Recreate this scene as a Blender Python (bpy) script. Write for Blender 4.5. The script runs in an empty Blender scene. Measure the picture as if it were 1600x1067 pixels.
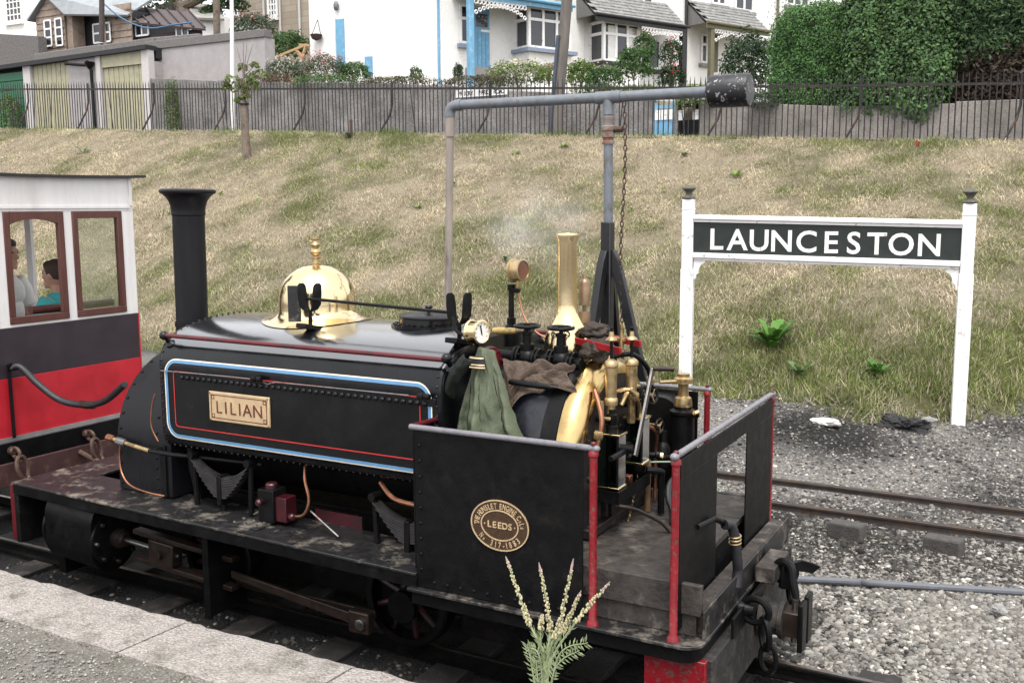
import bpy, bmesh, math, random
import numpy as np
from mathutils import Vector, Matrix, noise as mnoise

random.seed(7)
RNG = np.random.default_rng(11)
sc = bpy.context.scene
COL = sc.collection
R = math.radians

# ------------------------------------------------------------------ camera
CAM = Vector((0.0, -4.53, 2.3))
YAW, PITCH, ROLL, FPX = R(-28.9), R(7.7), R(-0.3), 1556.0
_base = Matrix(((1, 0, 0), (0, 0, -1), (0, 1, 0)))
CR = Matrix.Rotation(ROLL, 3, 'Z') @ Matrix.Rotation(PITCH, 3, 'X') @ _base @ Matrix.Rotation(YAW, 3, 'Z')
cam = bpy.data.cameras.new('camera')
cam.sensor_width = 36.0
cam.lens = FPX / 1600.0 * 36.0
cam.clip_start = 0.05
cam.clip_end = 3000.0
camo = bpy.data.objects.new('camera', cam)
COL.objects.link(camo)
camo.matrix_world = Matrix.Translation(CAM) @ Matrix((CR[0], -CR[1], -CR[2])).transposed().to_4x4()
sc.camera = camo

# ------------------------------------------------------------------ light
SUN_EL = R(64)
sun_dir = Vector((math.cos(SUN_EL) * math.cos(R(-62)), math.cos(SUN_EL) * math.sin(R(-62)), math.sin(SUN_EL)))
wd = bpy.data.worlds.new('World')
sc.world = wd
wd.use_nodes = True
wn = wd.node_tree
bg = wn.nodes['Background']
sky = wn.nodes.new('ShaderNodeTexSky')
sky.sky_type = 'NISHITA'
sky.sun_disc = False
sky.sun_elevation = SUN_EL
sky.sun_rotation = math.atan2(sun_dir.x, sun_dir.y)
sky.air_density = 1.0
sky.dust_density = 6.0
sky.ozone_density = 1.0
hs = wn.nodes.new('ShaderNodeHueSaturation')      # thin bright cloud: the sky is white, not blue
hs.inputs['Saturation'].default_value = 0.22
wn.links.new(sky.outputs[0], hs.inputs['Color'])
veil = wn.nodes.new('ShaderNodeMix')                # even white cloud cover under the clear sky
veil.data_type = 'RGBA'
veil.inputs[0].default_value = 0.62
veil.inputs[7].default_value = (4.7, 4.75, 4.9, 1)
wn.links.new(hs.outputs[0], veil.inputs[6])
wn.links.new(veil.outputs[2], bg.inputs['Color'])
bg.inputs['Strength'].default_value = 0.15
sun = bpy.data.lights.new('sun', 'SUN')
sun.energy = 0.9
sun.angle = R(24)
sun.color = (1.0, 0.96, 0.9)
suno = bpy.data.objects.new('sun', sun)
COL.objects.link(suno)
suno.location = (5, -8, 14)
suno.rotation_euler = sun_dir.to_track_quat('Z', 'Y').to_euler()
vs = sc.view_settings
vs.view_transform = 'Standard'
vs.look = 'None'
vs.exposure = 1.38
vs.gamma = 1.0
vs.use_curve_mapping = False

# ------------------------------------------------------------------ helpers
def ray(x, y):
    return CR.transposed() @ Vector(((x - 800) / FPX, (y - 533) / FPX, 1.0))

def A(x, y, ax, v):
    """the point of the place that stands behind photo point (x, y) on the plane ax = v"""
    d = ray(x, y)
    i = 'xyz'.index(ax)
    return CAM + d * ((v - CAM[i]) / d[i])

def V(*a):
    return Vector(a)

class MB:
    def __init__(s):
        s.v = []
        s.f = []

    def add(s, vs_, fs):
        o = len(s.v)
        s.v += [tuple(p) for p in vs_]
        s.f += [tuple(i + o for i in f) for f in fs]
        return s

    def hexa(s, p):
        return s.add(p, [(0, 3, 2, 1), (4, 5, 6, 7), (0, 1, 5, 4), (1, 2, 6, 5), (2, 3, 7, 6), (3, 0, 4, 7)])

    def box(s, x0, x1, y0, y1, z0, z1, M=None):
        p = [V(x0, y0, z0), V(x1, y0, z0), V(x1, y1, z0), V(x0, y1, z0), V(x0, y0, z1), V(x1, y0, z1), V(x1, y1, z1), V(x0, y1, z1)]
        if M is not None:
            p = [M @ q for q in p]
        return s.hexa(p)

    def cyl(s, p0, p1, r0, r1=None, n=14, cap=True):
        r1 = r0 if r1 is None else r1
        return s.lathe([(r0, 0.0), (r1, (Vector(p1) - Vector(p0)).length)], p0, Vector(p1) - Vector(p0), n, cap)

    def lathe(s, prof, o, ax=(0, 0, 1), n=24, cap=True):
        ax = Vector(ax).normalized()
        a = ax.orthogonal().normalized()
        b = ax.cross(a)
        o = Vector(o)
        vs_, fs = [], []
        for r, h in prof:
            for i in range(n):
                t = 2 * math.pi * i / n
                vs_.append(o + ax * h + (a * math.cos(t) + b * math.sin(t)) * max(r, 1e-4))
        for k in range(len(prof) - 1):
            for i in range(n):
                j = (i + 1) % n
                fs.append((k * n + i, k * n + j, (k + 1) * n + j, (k + 1) * n + i))
        if cap:
            fs.append(tuple(reversed(range(n))))
            fs.append(tuple(range((len(prof) - 1) * n, len(prof) * n)))
        return s.add(vs_, fs)

    def tube(s, pts, r, n=8, smooth=0, cap=True):
        pts = [Vector(p) for p in pts]
        if smooth:
            pts = spline(pts, smooth)
        rs = r if isinstance(r, (list, tuple)) else [r] * len(pts)
        if len(rs) != len(pts):
            rs = [np.interp(i / (len(pts) - 1), np.linspace(0, 1, len(rs)), rs) for i in range(len(pts))]
        t0 = (pts[1] - pts[0]).normalized()
        a = t0.orthogonal().normalized()
        vs_, fs = [], []
        for k, p in enumerate(pts):
            t = ((pts[k] - pts[k - 1]).normalized() if k else V(0, 0, 0)) + ((pts[k + 1] - pts[k]).normalized() if k < len(pts) - 1 else V(0, 0, 0))
            t = t.normalized() if t.length > 1e-6 else t0
            a = (a - t * a.dot(t))
            a = a.normalized() if a.length > 1e-6 else t.orthogonal().normalized()
            b = t.cross(a)
            for i in range(n):
                q = 2 * math.pi * i / n
                vs_.append(p + (a * math.cos(q) + b * math.sin(q)) * rs[k])
        for k in range(len(pts) - 1):
            for i in range(n):
                j = (i + 1) % n
                fs.append((k * n + i, k * n + j, (k + 1) * n + j, (k + 1) * n + i))
        if cap:
            fs.append(tuple(reversed(range(n))))
            fs.append(tuple(range((len(pts) - 1) * n, len(pts) * n)))
        return s.add(vs_, fs)

    def prism(s, poly, o, u, v, w, d=1.0):
        o, u, v, w = Vector(o), Vector(u), Vector(v), Vector(w)
        n = len(poly)
        vs_ = [o + u * a + v * b for a, b in poly] + [o + u * a + v * b + w * d for a, b in poly]
        fs = [tuple(range(n - 1, -1, -1)), tuple(range(n, 2 * n))] + [(i, (i + 1) % n, n + (i + 1) % n, n + i) for i in range(n)]
        return s.add(vs_, fs)

    def ell(s, c, r, nu=14, nv=10, M=None):
        c = Vector(c)
        vs_, fs = [], []
        for j in range(1, nv):
            ph = math.pi * j / nv
            for i in range(nu):
                th = 2 * math.pi * i / nu
                p = V(r[0] * math.sin(ph) * math.cos(th), r[1] * math.sin(ph) * math.sin(th), r[2] * math.cos(ph))
                vs_.append(c + (M @ p if M is not None else p))
        t = V(0, 0, r[2])
        vs_ += [c + (M @ t if M is not None else t), c - (M @ t if M is not None else t)]
        k = len(vs_)
        for j in range(nv - 2):
            for i in range(nu):
                i2 = (i + 1) % nu
                fs.append((j * nu + i, (j + 1) * nu + i, (j + 1) * nu + i2, j * nu + i2))
        for i in range(nu):
            i2 = (i + 1) % nu
            fs.append((k - 2, i, i2))
            fs.append((k - 1, (nv - 2) * nu + i2, (nv - 2) * nu + i))
        return s.add(vs_, fs)

    def ring(s, c, Rr, r, ax, n=20, m=8, sx=1.0, up=None):
        """torus; sx stretches it along up"""
        ax = Vector(ax).normalized()
        a = (Vector(up) - ax * Vector(up).dot(ax)).normalized() if up is not None else ax.orthogonal().normalized()
        b = ax.cross(a)
        pts = [Vector(c) + a * (math.cos(2 * math.pi * i / n) * Rr * sx) + b * (math.sin(2 * math.pi * i / n) * Rr) for i in range(n)]
        vs_, fs = [], []
        for i, p in enumerate(pts):
            t = (pts[(i + 1) % n] - pts[i - 1]).normalized()
            o = t.cross(ax)
            for k in range(m):
                q = 2 * math.pi * k / m
                vs_.append(p + (o * math.cos(q) + ax * math.sin(q)) * r)
        for i in range(n):
            i2 = (i + 1) % n
            for k in range(m):
                k2 = (k + 1) % m
                fs.append((i * m + k, i * m + k2, i2 * m + k2, i2 * m + k))
        return s.add(vs_, fs)

def spline(pts, k=6):
    out = []
    n = len(pts)
    for i in range(n - 1):
        p0, p1, p2, p3 = pts[max(i - 1, 0)], pts[i], pts[i + 1], pts[min(i + 2, n - 1)]
        for j in range(k):
            t = j / k
            out.append(0.5 * ((2 * p1) + (p2 - p0) * t + (2 * p0 - 5 * p1 + 4 * p2 - p3) * t * t + (3 * p1 - p0 - 3 * p2 + p3) * t ** 3))
    out.append(pts[-1])
    return out

ORG = {}

def tag(o, label=None, cat=None, group=None, kind=None):
    if label:
        o['label'] = label
    if cat:
        o['category'] = cat
    if group:
        o['group'] = group
    if kind:
        o['kind'] = kind
    return o

def thing(name, label, cat, loc=(0, 0, 0), rz=0.0, group=None):
    o = bpy.data.objects.new(name, None)
    o.empty_display_size = 0.2
    COL.objects.link(o)
    o.location = loc
    o.rotation_euler = (0, 0, rz)
    ORG[o.name] = Vector(loc) if not rz else Vector((0, 0, 0))
    return tag(o, label, cat, group)

def link(name, me, mat, parent=None):
    o = bpy.data.objects.new(name, me)
    COL.objects.link(o)
    if mat is not None:
        me.materials.clear()
        me.materials.append(mat)
    if parent is not None:
        o.parent = parent
        ORG[o.name] = ORG[parent.name]
    return o

def mesh(mb, name, off=V(0, 0, 0), smooth=35):
    me = bpy.data.meshes.new(name)
    me.from_pydata([(p[0] - off.x, p[1] - off.y, p[2] - off.z) for p in mb.v], [], mb.f)
    if smooth:
        me.polygons.foreach_set('use_smooth', [True] * len(me.polygons))
        me.update()
        me.set_sharp_from_angle(angle=R(smooth))
    me.update()
    return me

def P(mb, name, mat, parent=None, smooth=35, bevel=0.0, kind=None, label=None, loc=None):
    """one mesh object. With a parent: a part (its points are written in world metres, or in the parent's own frame if that is turned)"""
    off = ORG[parent.name] if parent is not None else Vector(loc or (0, 0, 0))
    me = mesh(mb, name, off, smooth)
    o = link(name, me, mat, parent)
    if parent is None and loc is not None:
        o.location = loc
        ORG[o.name] = Vector(loc)
    elif parent is None:
        ORG[o.name] = V(0, 0, 0)
    if bevel:
        m = o.modifiers.new('bevel', 'BEVEL')
        m.width = bevel
        m.segments = 2
        m.limit_method = 'ANGLE'
        m.angle_limit = R(40)
    return tag(o, label, None, None, kind)

def npmesh(name, verts, faces, mat, cols=None, smooth=False):
    """big mesh from numpy arrays: verts (n,3), faces (m,k)"""
    me = bpy.data.meshes.new(name)
    k = faces.shape[1]
    me.vertices.add(len(verts))
    me.vertices.foreach_set('co', verts.astype(np.float32).ravel())
    me.loops.add(faces.size)
    me.loops.foreach_set('vertex_index', faces.astype(np.int32).ravel())
    me.polygons.add(len(faces))
    me.polygons.foreach_set('loop_start', np.arange(0, faces.size, k, dtype=np.int32))
    if smooth:
        me.polygons.foreach_set('use_smooth', np.ones(len(faces), dtype=bool))
    me.update(calc_edges=True)
    if cols is not None:
        at = me.attributes.new('col', 'FLOAT_COLOR', 'POINT')
        c4 = np.ones((len(verts), 4), np.float32)
        c4[:, :3] = cols
        at.data.foreach_set('color', c4.ravel())
    return link(name, me, mat)

_GL = {}

def _glyph0(ch, off):
    cu = bpy.data.curves.new('glyph', 'FONT')
    cu.body = ch
    cu.extrude = 0.05
    cu.offset = off
    cu.resolution_u = 4
    ob = bpy.data.objects.new('glyph', cu)
    COL.objects.link(ob)
    bpy.context.view_layer.update()
    me = bpy.data.meshes.new_from_object(ob.evaluated_get(bpy.context.evaluated_depsgraph_get()))
    bpy.data.objects.remove(ob)
    _GL[(ch, off)] = me
for _t, _o in (('LIAN', -0.004), ('THEUNSLGICoLdNo317-8', 0.012), ('LEDS', 0.018), ('LAUNCESTO', 0.016), ('PRIOYAKD', 0.01)):
    for _c in set(_t):
        _glyph0(_c, _o)

def glyph(ch, height, depth, off=0.0):
    """a character as mesh: base line at y=0, centred in x, capitals 'height' tall, extruded in z"""
    me = _GL[(ch, off)].copy()
    s = height / 0.729
    n = len(me.vertices)
    co = np.empty(n * 3, np.float32)
    me.vertices.foreach_get('co', co)
    co = co.reshape(n, 3)
    lo, hi = co[:, 0].min(), co[:, 0].max()
    co[:, 0] -= (lo + hi) / 2
    co *= np.array([s, s, depth / 0.05])
    me.vertices.foreach_set('co', co.ravel())
    return me, (hi - lo) * s

def put_glyph(ch, height, depth, off, M, name, mat, parent, sx=1.0):
    me, w = glyph(ch, height, depth, off)
    if sx != 1.0:
        me.transform(Matrix.Diagonal((sx, 1, 1, 1)))
    o_ = ORG[parent.name]
    me.transform(Matrix.Translation(-o_) @ M)
    me.name = name
    return link(name, me, mat, parent)

def frame(o, u, v):
    u, v = Vector(u).normalized(), Vector(v).normalized()
    w = u.cross(v)
    return Matrix.Translation(Vector(o)) @ Matrix((u, v, w)).transposed().to_4x4()

def arc(cx, cy, r, a0, a1, n):
    return [(cx + r * math.cos(R(a0 + (a1 - a0) * i / n)), cy + r * math.sin(R(a0 + (a1 - a0) * i / n))) for i in range(n + 1)]

def rrect(x0, x1, z0, z1, r, n=6):
    return arc(x1 - r, z1 - r, r, 0, 90, n) + arc(x0 + r, z1 - r, r, 90, 180, n) + arc(x0 + r, z0 + r, r, 180, 270, n) + arc(x1 - r, z0 + r, r, 270, 360, n)

def band(a, b, fn, d):
    """closed strip between two outlines a and b of equal count; fn maps (p, depth) to a point"""
    m = MB()
    n = len(a)
    m.add([fn(p, 0) for p in a] + [fn(p, 0) for p in b] + [fn(p, d) for p in a] + [fn(p, d) for p in b],
          [(i, (i + 1) % n, n + (i + 1) % n, n + i) for i in range(n)] + [(2 * n + i, 3 * n + i, 3 * n + (i + 1) % n, 2 * n + (i + 1) % n) for i in range(n)]
          + [(i, 2 * n + i, 2 * n + (i + 1) % n, (i + 1) % n) for i in range(n)] + [(n + i, n + (i + 1) % n, 3 * n + (i + 1) % n, 3 * n + i) for i in range(n)])
    return m

# ------------------------------------------------------------------ materials
def pm(name, c, rough=0.5, metal=0.0, var=0.12, scale=8.0, bump=0.0, bscale=60.0, c2=None, c2amt=0.45, c2scale=3.0, coat=0.0, rvar=0.1, spec=0.5, streak=False, c2sharp=0.12):
    """procedural surface: base colour with fine mottling, an optional second colour in patches (dirt, rust, chips) and relief"""
    m = bpy.data.materials.new(name)
    m.use_nodes = True
    t = m.node_tree
    b = t.nodes['Principled BSDF']
    tc = t.nodes.new('ShaderNodeTexCoord')
    mp = t.nodes.new('ShaderNodeMapping')
    t.links.new(tc.outputs['Object'], mp.inputs['Vector'])
    if streak:
        mp.inputs['Scale'].default_value = (1, 1, 0.15)
    n1 = t.nodes.new('ShaderNodeTexNoise')
    n1.inputs['Scale'].default_value = scale
    n1.inputs['Detail'].default_value = 6
    n1.inputs['Roughness'].default_value = 0.65
    t.links.new(mp.outputs[0], n1.inputs['Vector'])
    mr = t.nodes.new('ShaderNodeMapRange')
    mr.inputs['From Min'].default_value = 0.3
    mr.inputs['From Max'].default_value = 0.7
    mr.inputs['To Min'].default_value = 1 - var
    mr.inputs['To Max'].default_value = 1 + var
    t.links.new(n1.outputs['Fac'], mr.inputs['Value'])
    mul = t.nodes.new('ShaderNodeVectorMath')
    mul.operation = 'SCALE'
    t.links.new(mr.outputs[0], mul.inputs['Scale'])
    if c2 is not None:
        n2 = t.nodes.new('ShaderNodeTexNoise')
        n2.inputs['Scale'].default_value = c2scale
        n2.inputs['Detail'].default_value = 8
        n2.inputs['Roughness'].default_value = 0.7
        t.links.new(mp.outputs[0], n2.inputs['Vector'])
        r2 = t.nodes.new('ShaderNodeMapRange')
        th = 1 - c2amt
        r2.inputs['From Min'].default_value = 0.25 + th * 0.5 - c2sharp / 2
        r2.inputs['From Max'].default_value = 0.25 + th * 0.5 + c2sharp / 2
        t.links.new(n2.outputs['Fac'], r2.inputs['Value'])
        mx = t.nodes.new('ShaderNodeMix')
        mx.data_type = 'RGBA'
        mx.inputs[6].default_value = (*c, 1)
        mx.inputs[7].default_value = (*c2, 1)
        t.links.new(r2.outputs[0], mx.inputs[0])
        t.links.new(mx.outputs[2], mul.inputs[0])
    else:
        mul.inputs[0].default_value = c
    t.links.new(mul.outputs[0], b.inputs['Base Color'])
    b.inputs['Metallic'].default_value = metal
    b.inputs['Specular IOR Level'].default_value = spec
    rr = t.nodes.new('ShaderNodeMapRange')
    rr.inputs['From Min'].default_value = 0.3
    rr.inputs['From Max'].default_value = 0.7
    rr.inputs['To Min'].default_value = max(rough - rvar, 0.02)
    rr.inputs['To Max'].default_value = min(rough + rvar, 1)
    t.links.new(n1.outputs['Fac'], rr.inputs['Value'])
    t.links.new(rr.outputs[0], b.inputs['Roughness'])
    if coat:
        b.inputs['Coat Weight'].default_value = coat
        b.inputs['Coat Roughness'].default_value = 0.33
    if bump:
        n3 = t.nodes.new('ShaderNodeTexNoise')
        n3.inputs['Scale'].default_value = bscale
        n3.inputs['Detail'].default_value = 5
        t.links.new(mp.outputs[0], n3.inputs['Vector'])
        bp = t.nodes.new('ShaderNodeBump')
        bp.inputs['Strength'].default_value = bump
        bp.inputs['Distance'].default_value = 0.02
        t.links.new(n3.outputs['Fac'], bp.inputs['Height'])
        t.links.new(bp.outputs[0], b.inputs['Normal'])
    return m

def vm(name, rough=0.9, mul=1.0, trans=0.0, spec=0.2):
    """colour from the 'col' attribute (each blade, leaf or stone has its own colour)"""
    m = bpy.data.materials.new(name)
    m.use_nodes = True
    t = m.node_tree
    b = t.nodes['Principled BSDF']
    a = t.nodes.new('ShaderNodeAttribute')
    a.attribute_name = 'col'
    t.links.new(a.outputs['Color'], b.inputs['Base Color'])
    b.inputs['Roughness'].default_value = rough
    b.inputs['Specular IOR Level'].default_value = spec
    if trans:
        tr = t.nodes.new('ShaderNodeBsdfTranslucent')
        t.links.new(a.outputs['Color'], tr.inputs['Color'])
        mx = t.nodes.new('ShaderNodeMixShader')
        mx.inputs[0].default_value = trans
        t.links.new(b.outputs[0], mx.inputs[1])
        t.links.new(tr.outputs[0], mx.inputs[2])
        t.links.new(mx.outputs[0], t.nodes['Material Output'].inputs['Surface'])
    return m

def glass(name, c=(0.9, 0.95, 0.93), alpha=0.15, rough=0.02):
    """thin window glass: mostly clear, mirrors at glancing angles"""
    m = bpy.data.materials.new(name)
    m.use_nodes = True
    t = m.node_tree
    t.nodes.remove(t.nodes['Principled BSDF'])
    g = t.nodes.new('ShaderNodeBsdfGlossy')
    g.inputs['Roughness'].default_value = rough
    tr = t.nodes.new('ShaderNodeBsdfTransparent')
    tr.inputs['Color'].default_value = (*c, 1)
    fr = t.nodes.new('ShaderNodeFresnel')
    fr.inputs['IOR'].default_value = 1.5
    ad = t.nodes.new('ShaderNodeMath')
    ad.inputs[1].default_value = alpha
    t.links.new(fr.outputs[0], ad.inputs[0])
    mx = t.nodes.new('ShaderNodeMixShader')
    t.links.new(ad.outputs[0], mx.inputs[0])
    t.links.new(tr.outputs[0], mx.inputs[1])
    t.links.new(g.outputs[0], mx.inputs[2])
    t.links.new(mx.outputs[0], t.nodes['Material Output'].inputs['Surface'])
    return m

M = {}
M['black'] = pm('black_gloss_paint', (0.0035, 0.004, 0.0055), 0.23, var=0.3, scale=5, bump=0.03, bscale=40, rvar=0.07, c2=(0.007, 0.007, 0.007), c2amt=0.3, c2scale=2.5, c2sharp=0.3, spec=0.35)
M['sheen_top'] = pm('boosted_sheen_tank_top', (0.005, 0.0055, 0.007), 0.2, var=0.3, scale=5, bump=0.02, bscale=40, rvar=0.06, spec=0.8, coat=1.0)  # tank black with gloss and coat raised, to whiten the sky sheen on top
M['sheen_top'].node_tree.nodes['Principled BSDF'].inputs['IOR'].default_value = 2.0
M['sheen_top'].node_tree.nodes['Principled BSDF'].inputs['Coat Roughness'].default_value = 0.16
M['blackm'] = pm('black_matt_paint', (0.0045, 0.0045, 0.005), 0.38, var=0.3, scale=12, bump=0.08, bscale=90, c2=(0.010, 0.009, 0.0085), c2amt=0.28, c2scale=5, spec=0.16)
M['smoke'] = pm('smokebox_black', (0.007, 0.007, 0.009), 0.42, var=0.25, scale=14, bump=0.12, bscale=120, streak=True, spec=0.22)
M['grime'] = pm('oily_grime', (0.004, 0.004, 0.004), 0.55, var=0.4, scale=15, bump=0.2, bscale=50, c2=(0.016, 0.012, 0.010), c2amt=0.25, c2scale=6, spec=0.15)
M['plate'] = pm('worn_running_plate', (0.012, 0.0115, 0.012), 0.42, var=0.35, scale=20, bump=0.12, bscale=70, c2=(0.17, 0.15, 0.125), c2amt=0.30, c2scale=7, c2sharp=0.16)
M['red'] = pm('red_paint', (0.19, 0.004, 0.010), 0.4, var=0.25, c2=(0.085, 0.06, 0.05), c2amt=0.36, c2scale=55, c2sharp=0.06)
M['redclean'] = pm('red_gloss', (0.24, 0.006, 0.010), 0.35, var=0.12)
M['maroon'] = pm('maroon_paint', (0.085, 0.006, 0.010), 0.35, var=0.25, c2=(0.02, 0.012, 0.013), c2amt=0.3, c2scale=14)
M['brass'] = pm('polished_brass', (0.80, 0.64, 0.38), 0.16, 1.0, var=0.08, scale=6, rvar=0.05, bump=0.015, bscale=30)
M['brassband'] = pm('firebox_brass', (0.58, 0.42, 0.19), 0.2, 1.0, var=0.15, scale=9, rvar=0.06, bump=0.008, bscale=14, c2=(0.46, 0.32, 0.14), c2amt=0.35, c2scale=6)
M['brassold'] = pm('dull_brass', (0.46, 0.34, 0.18), 0.38, 0.9, var=0.22, scale=14, rvar=0.1, c2=(0.17, 0.11, 0.05), c2amt=0.30, c2scale=9)
M['copper'] = pm('copper_pipe', (0.28, 0.13, 0.08), 0.5, 1.0, var=0.25, scale=20)
M['steel'] = pm('bright_steel', (0.26, 0.25, 0.245), 0.42, 1.0, var=0.25, scale=20, c2=(0.09, 0.065, 0.045), c2amt=0.35, c2scale=10)
M['railsteel'] = pm('rail_steel', (0.055, 0.046, 0.042), 0.55, 0.4, var=0.3, scale=15, c2=(0.075, 0.05, 0.036), c2amt=0.45, c2scale=8)
M['railhead'] = pm('worn_rail_head', (0.22, 0.205, 0.195), 0.36, 1.0, var=0.25, scale=12, c2=(0.14, 0.09, 0.06), c2amt=0.4, c2scale=6)
M['rod'] = pm('oily_rod', (0.036, 0.024, 0.019), 0.4, 0.4, var=0.35, scale=18, c2=(0.03, 0.022, 0.018), c2amt=0.4, c2scale=7)
M['rustchain'] = pm('rusty_chain', (0.09, 0.055, 0.042), 0.6, 0.5, var=0.4, scale=40)
M['railgrey'] = pm('grey_rail_paint', (0.16, 0.155, 0.17), 0.3, var=0.15, scale=20, c2=(0.05, 0.045, 0.045), c2amt=0.25, c2scale=18)
M['blue'] = pm('blue_lining', (0.10, 0.24, 0.42), 0.35, var=0.12)
M['cream'] = pm('cream_lining', (0.75, 0.66, 0.52), 0.4, var=0.1)
M['redline'] = pm('red_lining', (0.50, 0.03, 0.03), 0.4, var=0.12)
M['platebrass'] = pm('nameplate_brass', (0.58, 0.43, 0.26), 0.4, 0.4, var=0.12, scale=20)
M['platered'] = pm('nameplate_letter', (0.10, 0.02, 0.012), 0.5, var=0.2)
M['ovalground'] = pm('maker_plate_ground', (0.05, 0.026, 0.012), 0.5, 0.2, var=0.3, scale=60)
M['white'] = pm('white_paint', (0.78, 0.77, 0.76), 0.5, var=0.05, scale=6, c2=(0.42, 0.39, 0.35), c2amt=0.27, c2scale=11, bump=0.05, c2sharp=0.08)
M['gaugeface'] = pm('gauge_face', (0.75, 0.74, 0.70), 0.4, var=0.04)
M['gaugedark'] = pm('gauge_glass_brown', (0.16, 0.07, 0.045), 0.15, var=0.3)
M['rubber'] = pm('black_rubber', (0.014, 0.014, 0.016), 0.5, var=0.3, scale=25)
M['floorwood'] = pm('dirty_floor_boards', (0.040, 0.034, 0.030), 0.65, var=0.5, scale=18, bump=0.3, bscale=40, spec=0.3, c2=(0.12, 0.105, 0.09), c2amt=0.35, c2scale=5)
M['oldwood'] = pm('weathered_timber', (0.16, 0.125, 0.095), 0.8, var=0.35, scale=14, bump=0.3, bscale=45, c2=(0.05, 0.04, 0.035), c2amt=0.35, c2scale=7)
M['soot'] = pm('sooty_backhead', (0.012, 0.009, 0.009), 0.55, var=0.5, scale=14, bump=0.2, bscale=60, c2=(0.05, 0.03, 0.024), c2amt=0.35, c2scale=6)
M['firebox'] = pm('firebox_cladding', (0.006, 0.0075, 0.012), 0.32, var=0.3, scale=9, bump=0.12, bscale=26, coat=0.0, c2=(0.024, 0.02, 0.017), c2amt=0.3, c2scale=6)
M['cloth'] = pm('brown_sacking', (0.105, 0.078, 0.062), 0.95, var=0.3, scale=30, bump=0.6, bscale=160, spec=0.1)
M['rag'] = pm('oily_rag', (0.055, 0.045, 0.038), 0.9, var=0.4, scale=24, bump=0.5, bscale=90, spec=0.1)
M['jacket'] = pm('green_waxed_jacket', (0.082, 0.096, 0.060), 0.6, var=0.3, scale=16, bump=0.2, bscale=120, spec=0.3)
M['collar'] = pm('dark_green_collar', (0.008, 0.011, 0.008), 0.6, spec=0.2, var=0.3, scale=25, bump=0.3, bscale=140)
M['badge'] = pm('jacket_patch', (0.012, 0.012, 0.010), 0.7, c2=(0.25, 0.18, 0.05), c2amt=0.35, c2scale=60, c2sharp=0.03)
M['galv'] = pm('galvanised_pipe', (0.15, 0.165, 0.185), 0.5, 0.2, var=0.18, scale=18, c2=(0.12, 0.10, 0.09), c2amt=0.3, c2scale=10)
M['tanpipe'] = pm('weathered_wood_pipe', (0.25, 0.215, 0.185), 0.8, var=0.25, scale=18, bump=0.2, bscale=60, c2=(0.10, 0.07, 0.055), c2amt=0.25, c2scale=5, streak=True)
M['tarblack'] = pm('tarred_steel', (0.006, 0.006, 0.0075), 0.4, var=0.3, scale=12, bump=0.08)
M['chipblack'] = pm('chipped_black_paint', (0.008, 0.008, 0.010), 0.42, var=0.3, c2=(0.34, 0.34, 0.35), c2amt=0.30, c2scale=30, c2sharp=0.04)
M['signblack'] = pm('sign_board_black', (0.012, 0.018, 0.016), 0.45, var=0.25, scale=12)
M['finial'] = pm('lichened_finial', (0.10, 0.095, 0.075), 0.9, var=0.5, scale=60, bump=0.5, bscale=120)
M['glass'] = glass('window_glass')
M['sightglass'] = glass('gauge_glass', (0.42, 0.60, 0.56), 0.0, 0.12)
M['spring'] = pm('greasy_spring_steel', (0.022, 0.020, 0.021), 0.45, var=0.3, scale=20)
M['dimred'] = pm('oily_dark_red', (0.045, 0.004, 0.008), 0.4, var=0.3, c2=(0.012, 0.008, 0.008), c2amt=0.4, c2scale=12)
M['cwhite'] = pm('carriage_cream_white', (0.74, 0.72, 0.71), 0.45, var=0.05, scale=4, c2=(0.52, 0.49, 0.47), c2amt=0.34, c2scale=4, c2sharp=0.3, streak=True)
M['cblack'] = pm('carriage_dark_band', (0.028, 0.020, 0.027), 0.4, var=0.15, scale=4)
M['cred'] = pm('carriage_red', (0.46, 0.014, 0.026), 0.38, var=0.12, scale=5, c2=(0.33, 0.012, 0.02), c2amt=0.35, c2scale=2.2, c2sharp=0.4, bump=0.03, bscale=12)
M['varnish'] = pm('varnished_frame', (0.085, 0.028, 0.021), 0.42, var=0.25, scale=30, streak=True, bump=0.05)
M['silver'] = pm('aluminium_trim', (0.55, 0.54, 0.55), 0.35, 0.8, var=0.1)
M['roofblack'] = pm('roof_felt', (0.018, 0.018, 0.020), 0.7, var=0.2)
M['darkwood'] = pm('darkened_timber', (0.016, 0.014, 0.013), 0.75, var=0.4, scale=14, bump=0.3, bscale=45, c2=(0.045, 0.036, 0.03), c2amt=0.35, c2scale=7)  # timber toned down; on the sleepers this paints in the shade beneath the engine
M['stone'] = pm('platform_stone', (0.34, 0.31, 0.285), 0.92, var=0.5, scale=90, bump=1.0, bscale=75, c2=(0.19, 0.175, 0.15), c2amt=0.36, c2scale=7, c2sharp=0.18)
M['concrete'] = pm('grey_concrete', (0.25, 0.245, 0.235), 0.9, var=0.2, scale=30, bump=0.5, bscale=60, c2=(0.12, 0.115, 0.11), c2amt=0.35, c2scale=3)

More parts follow.
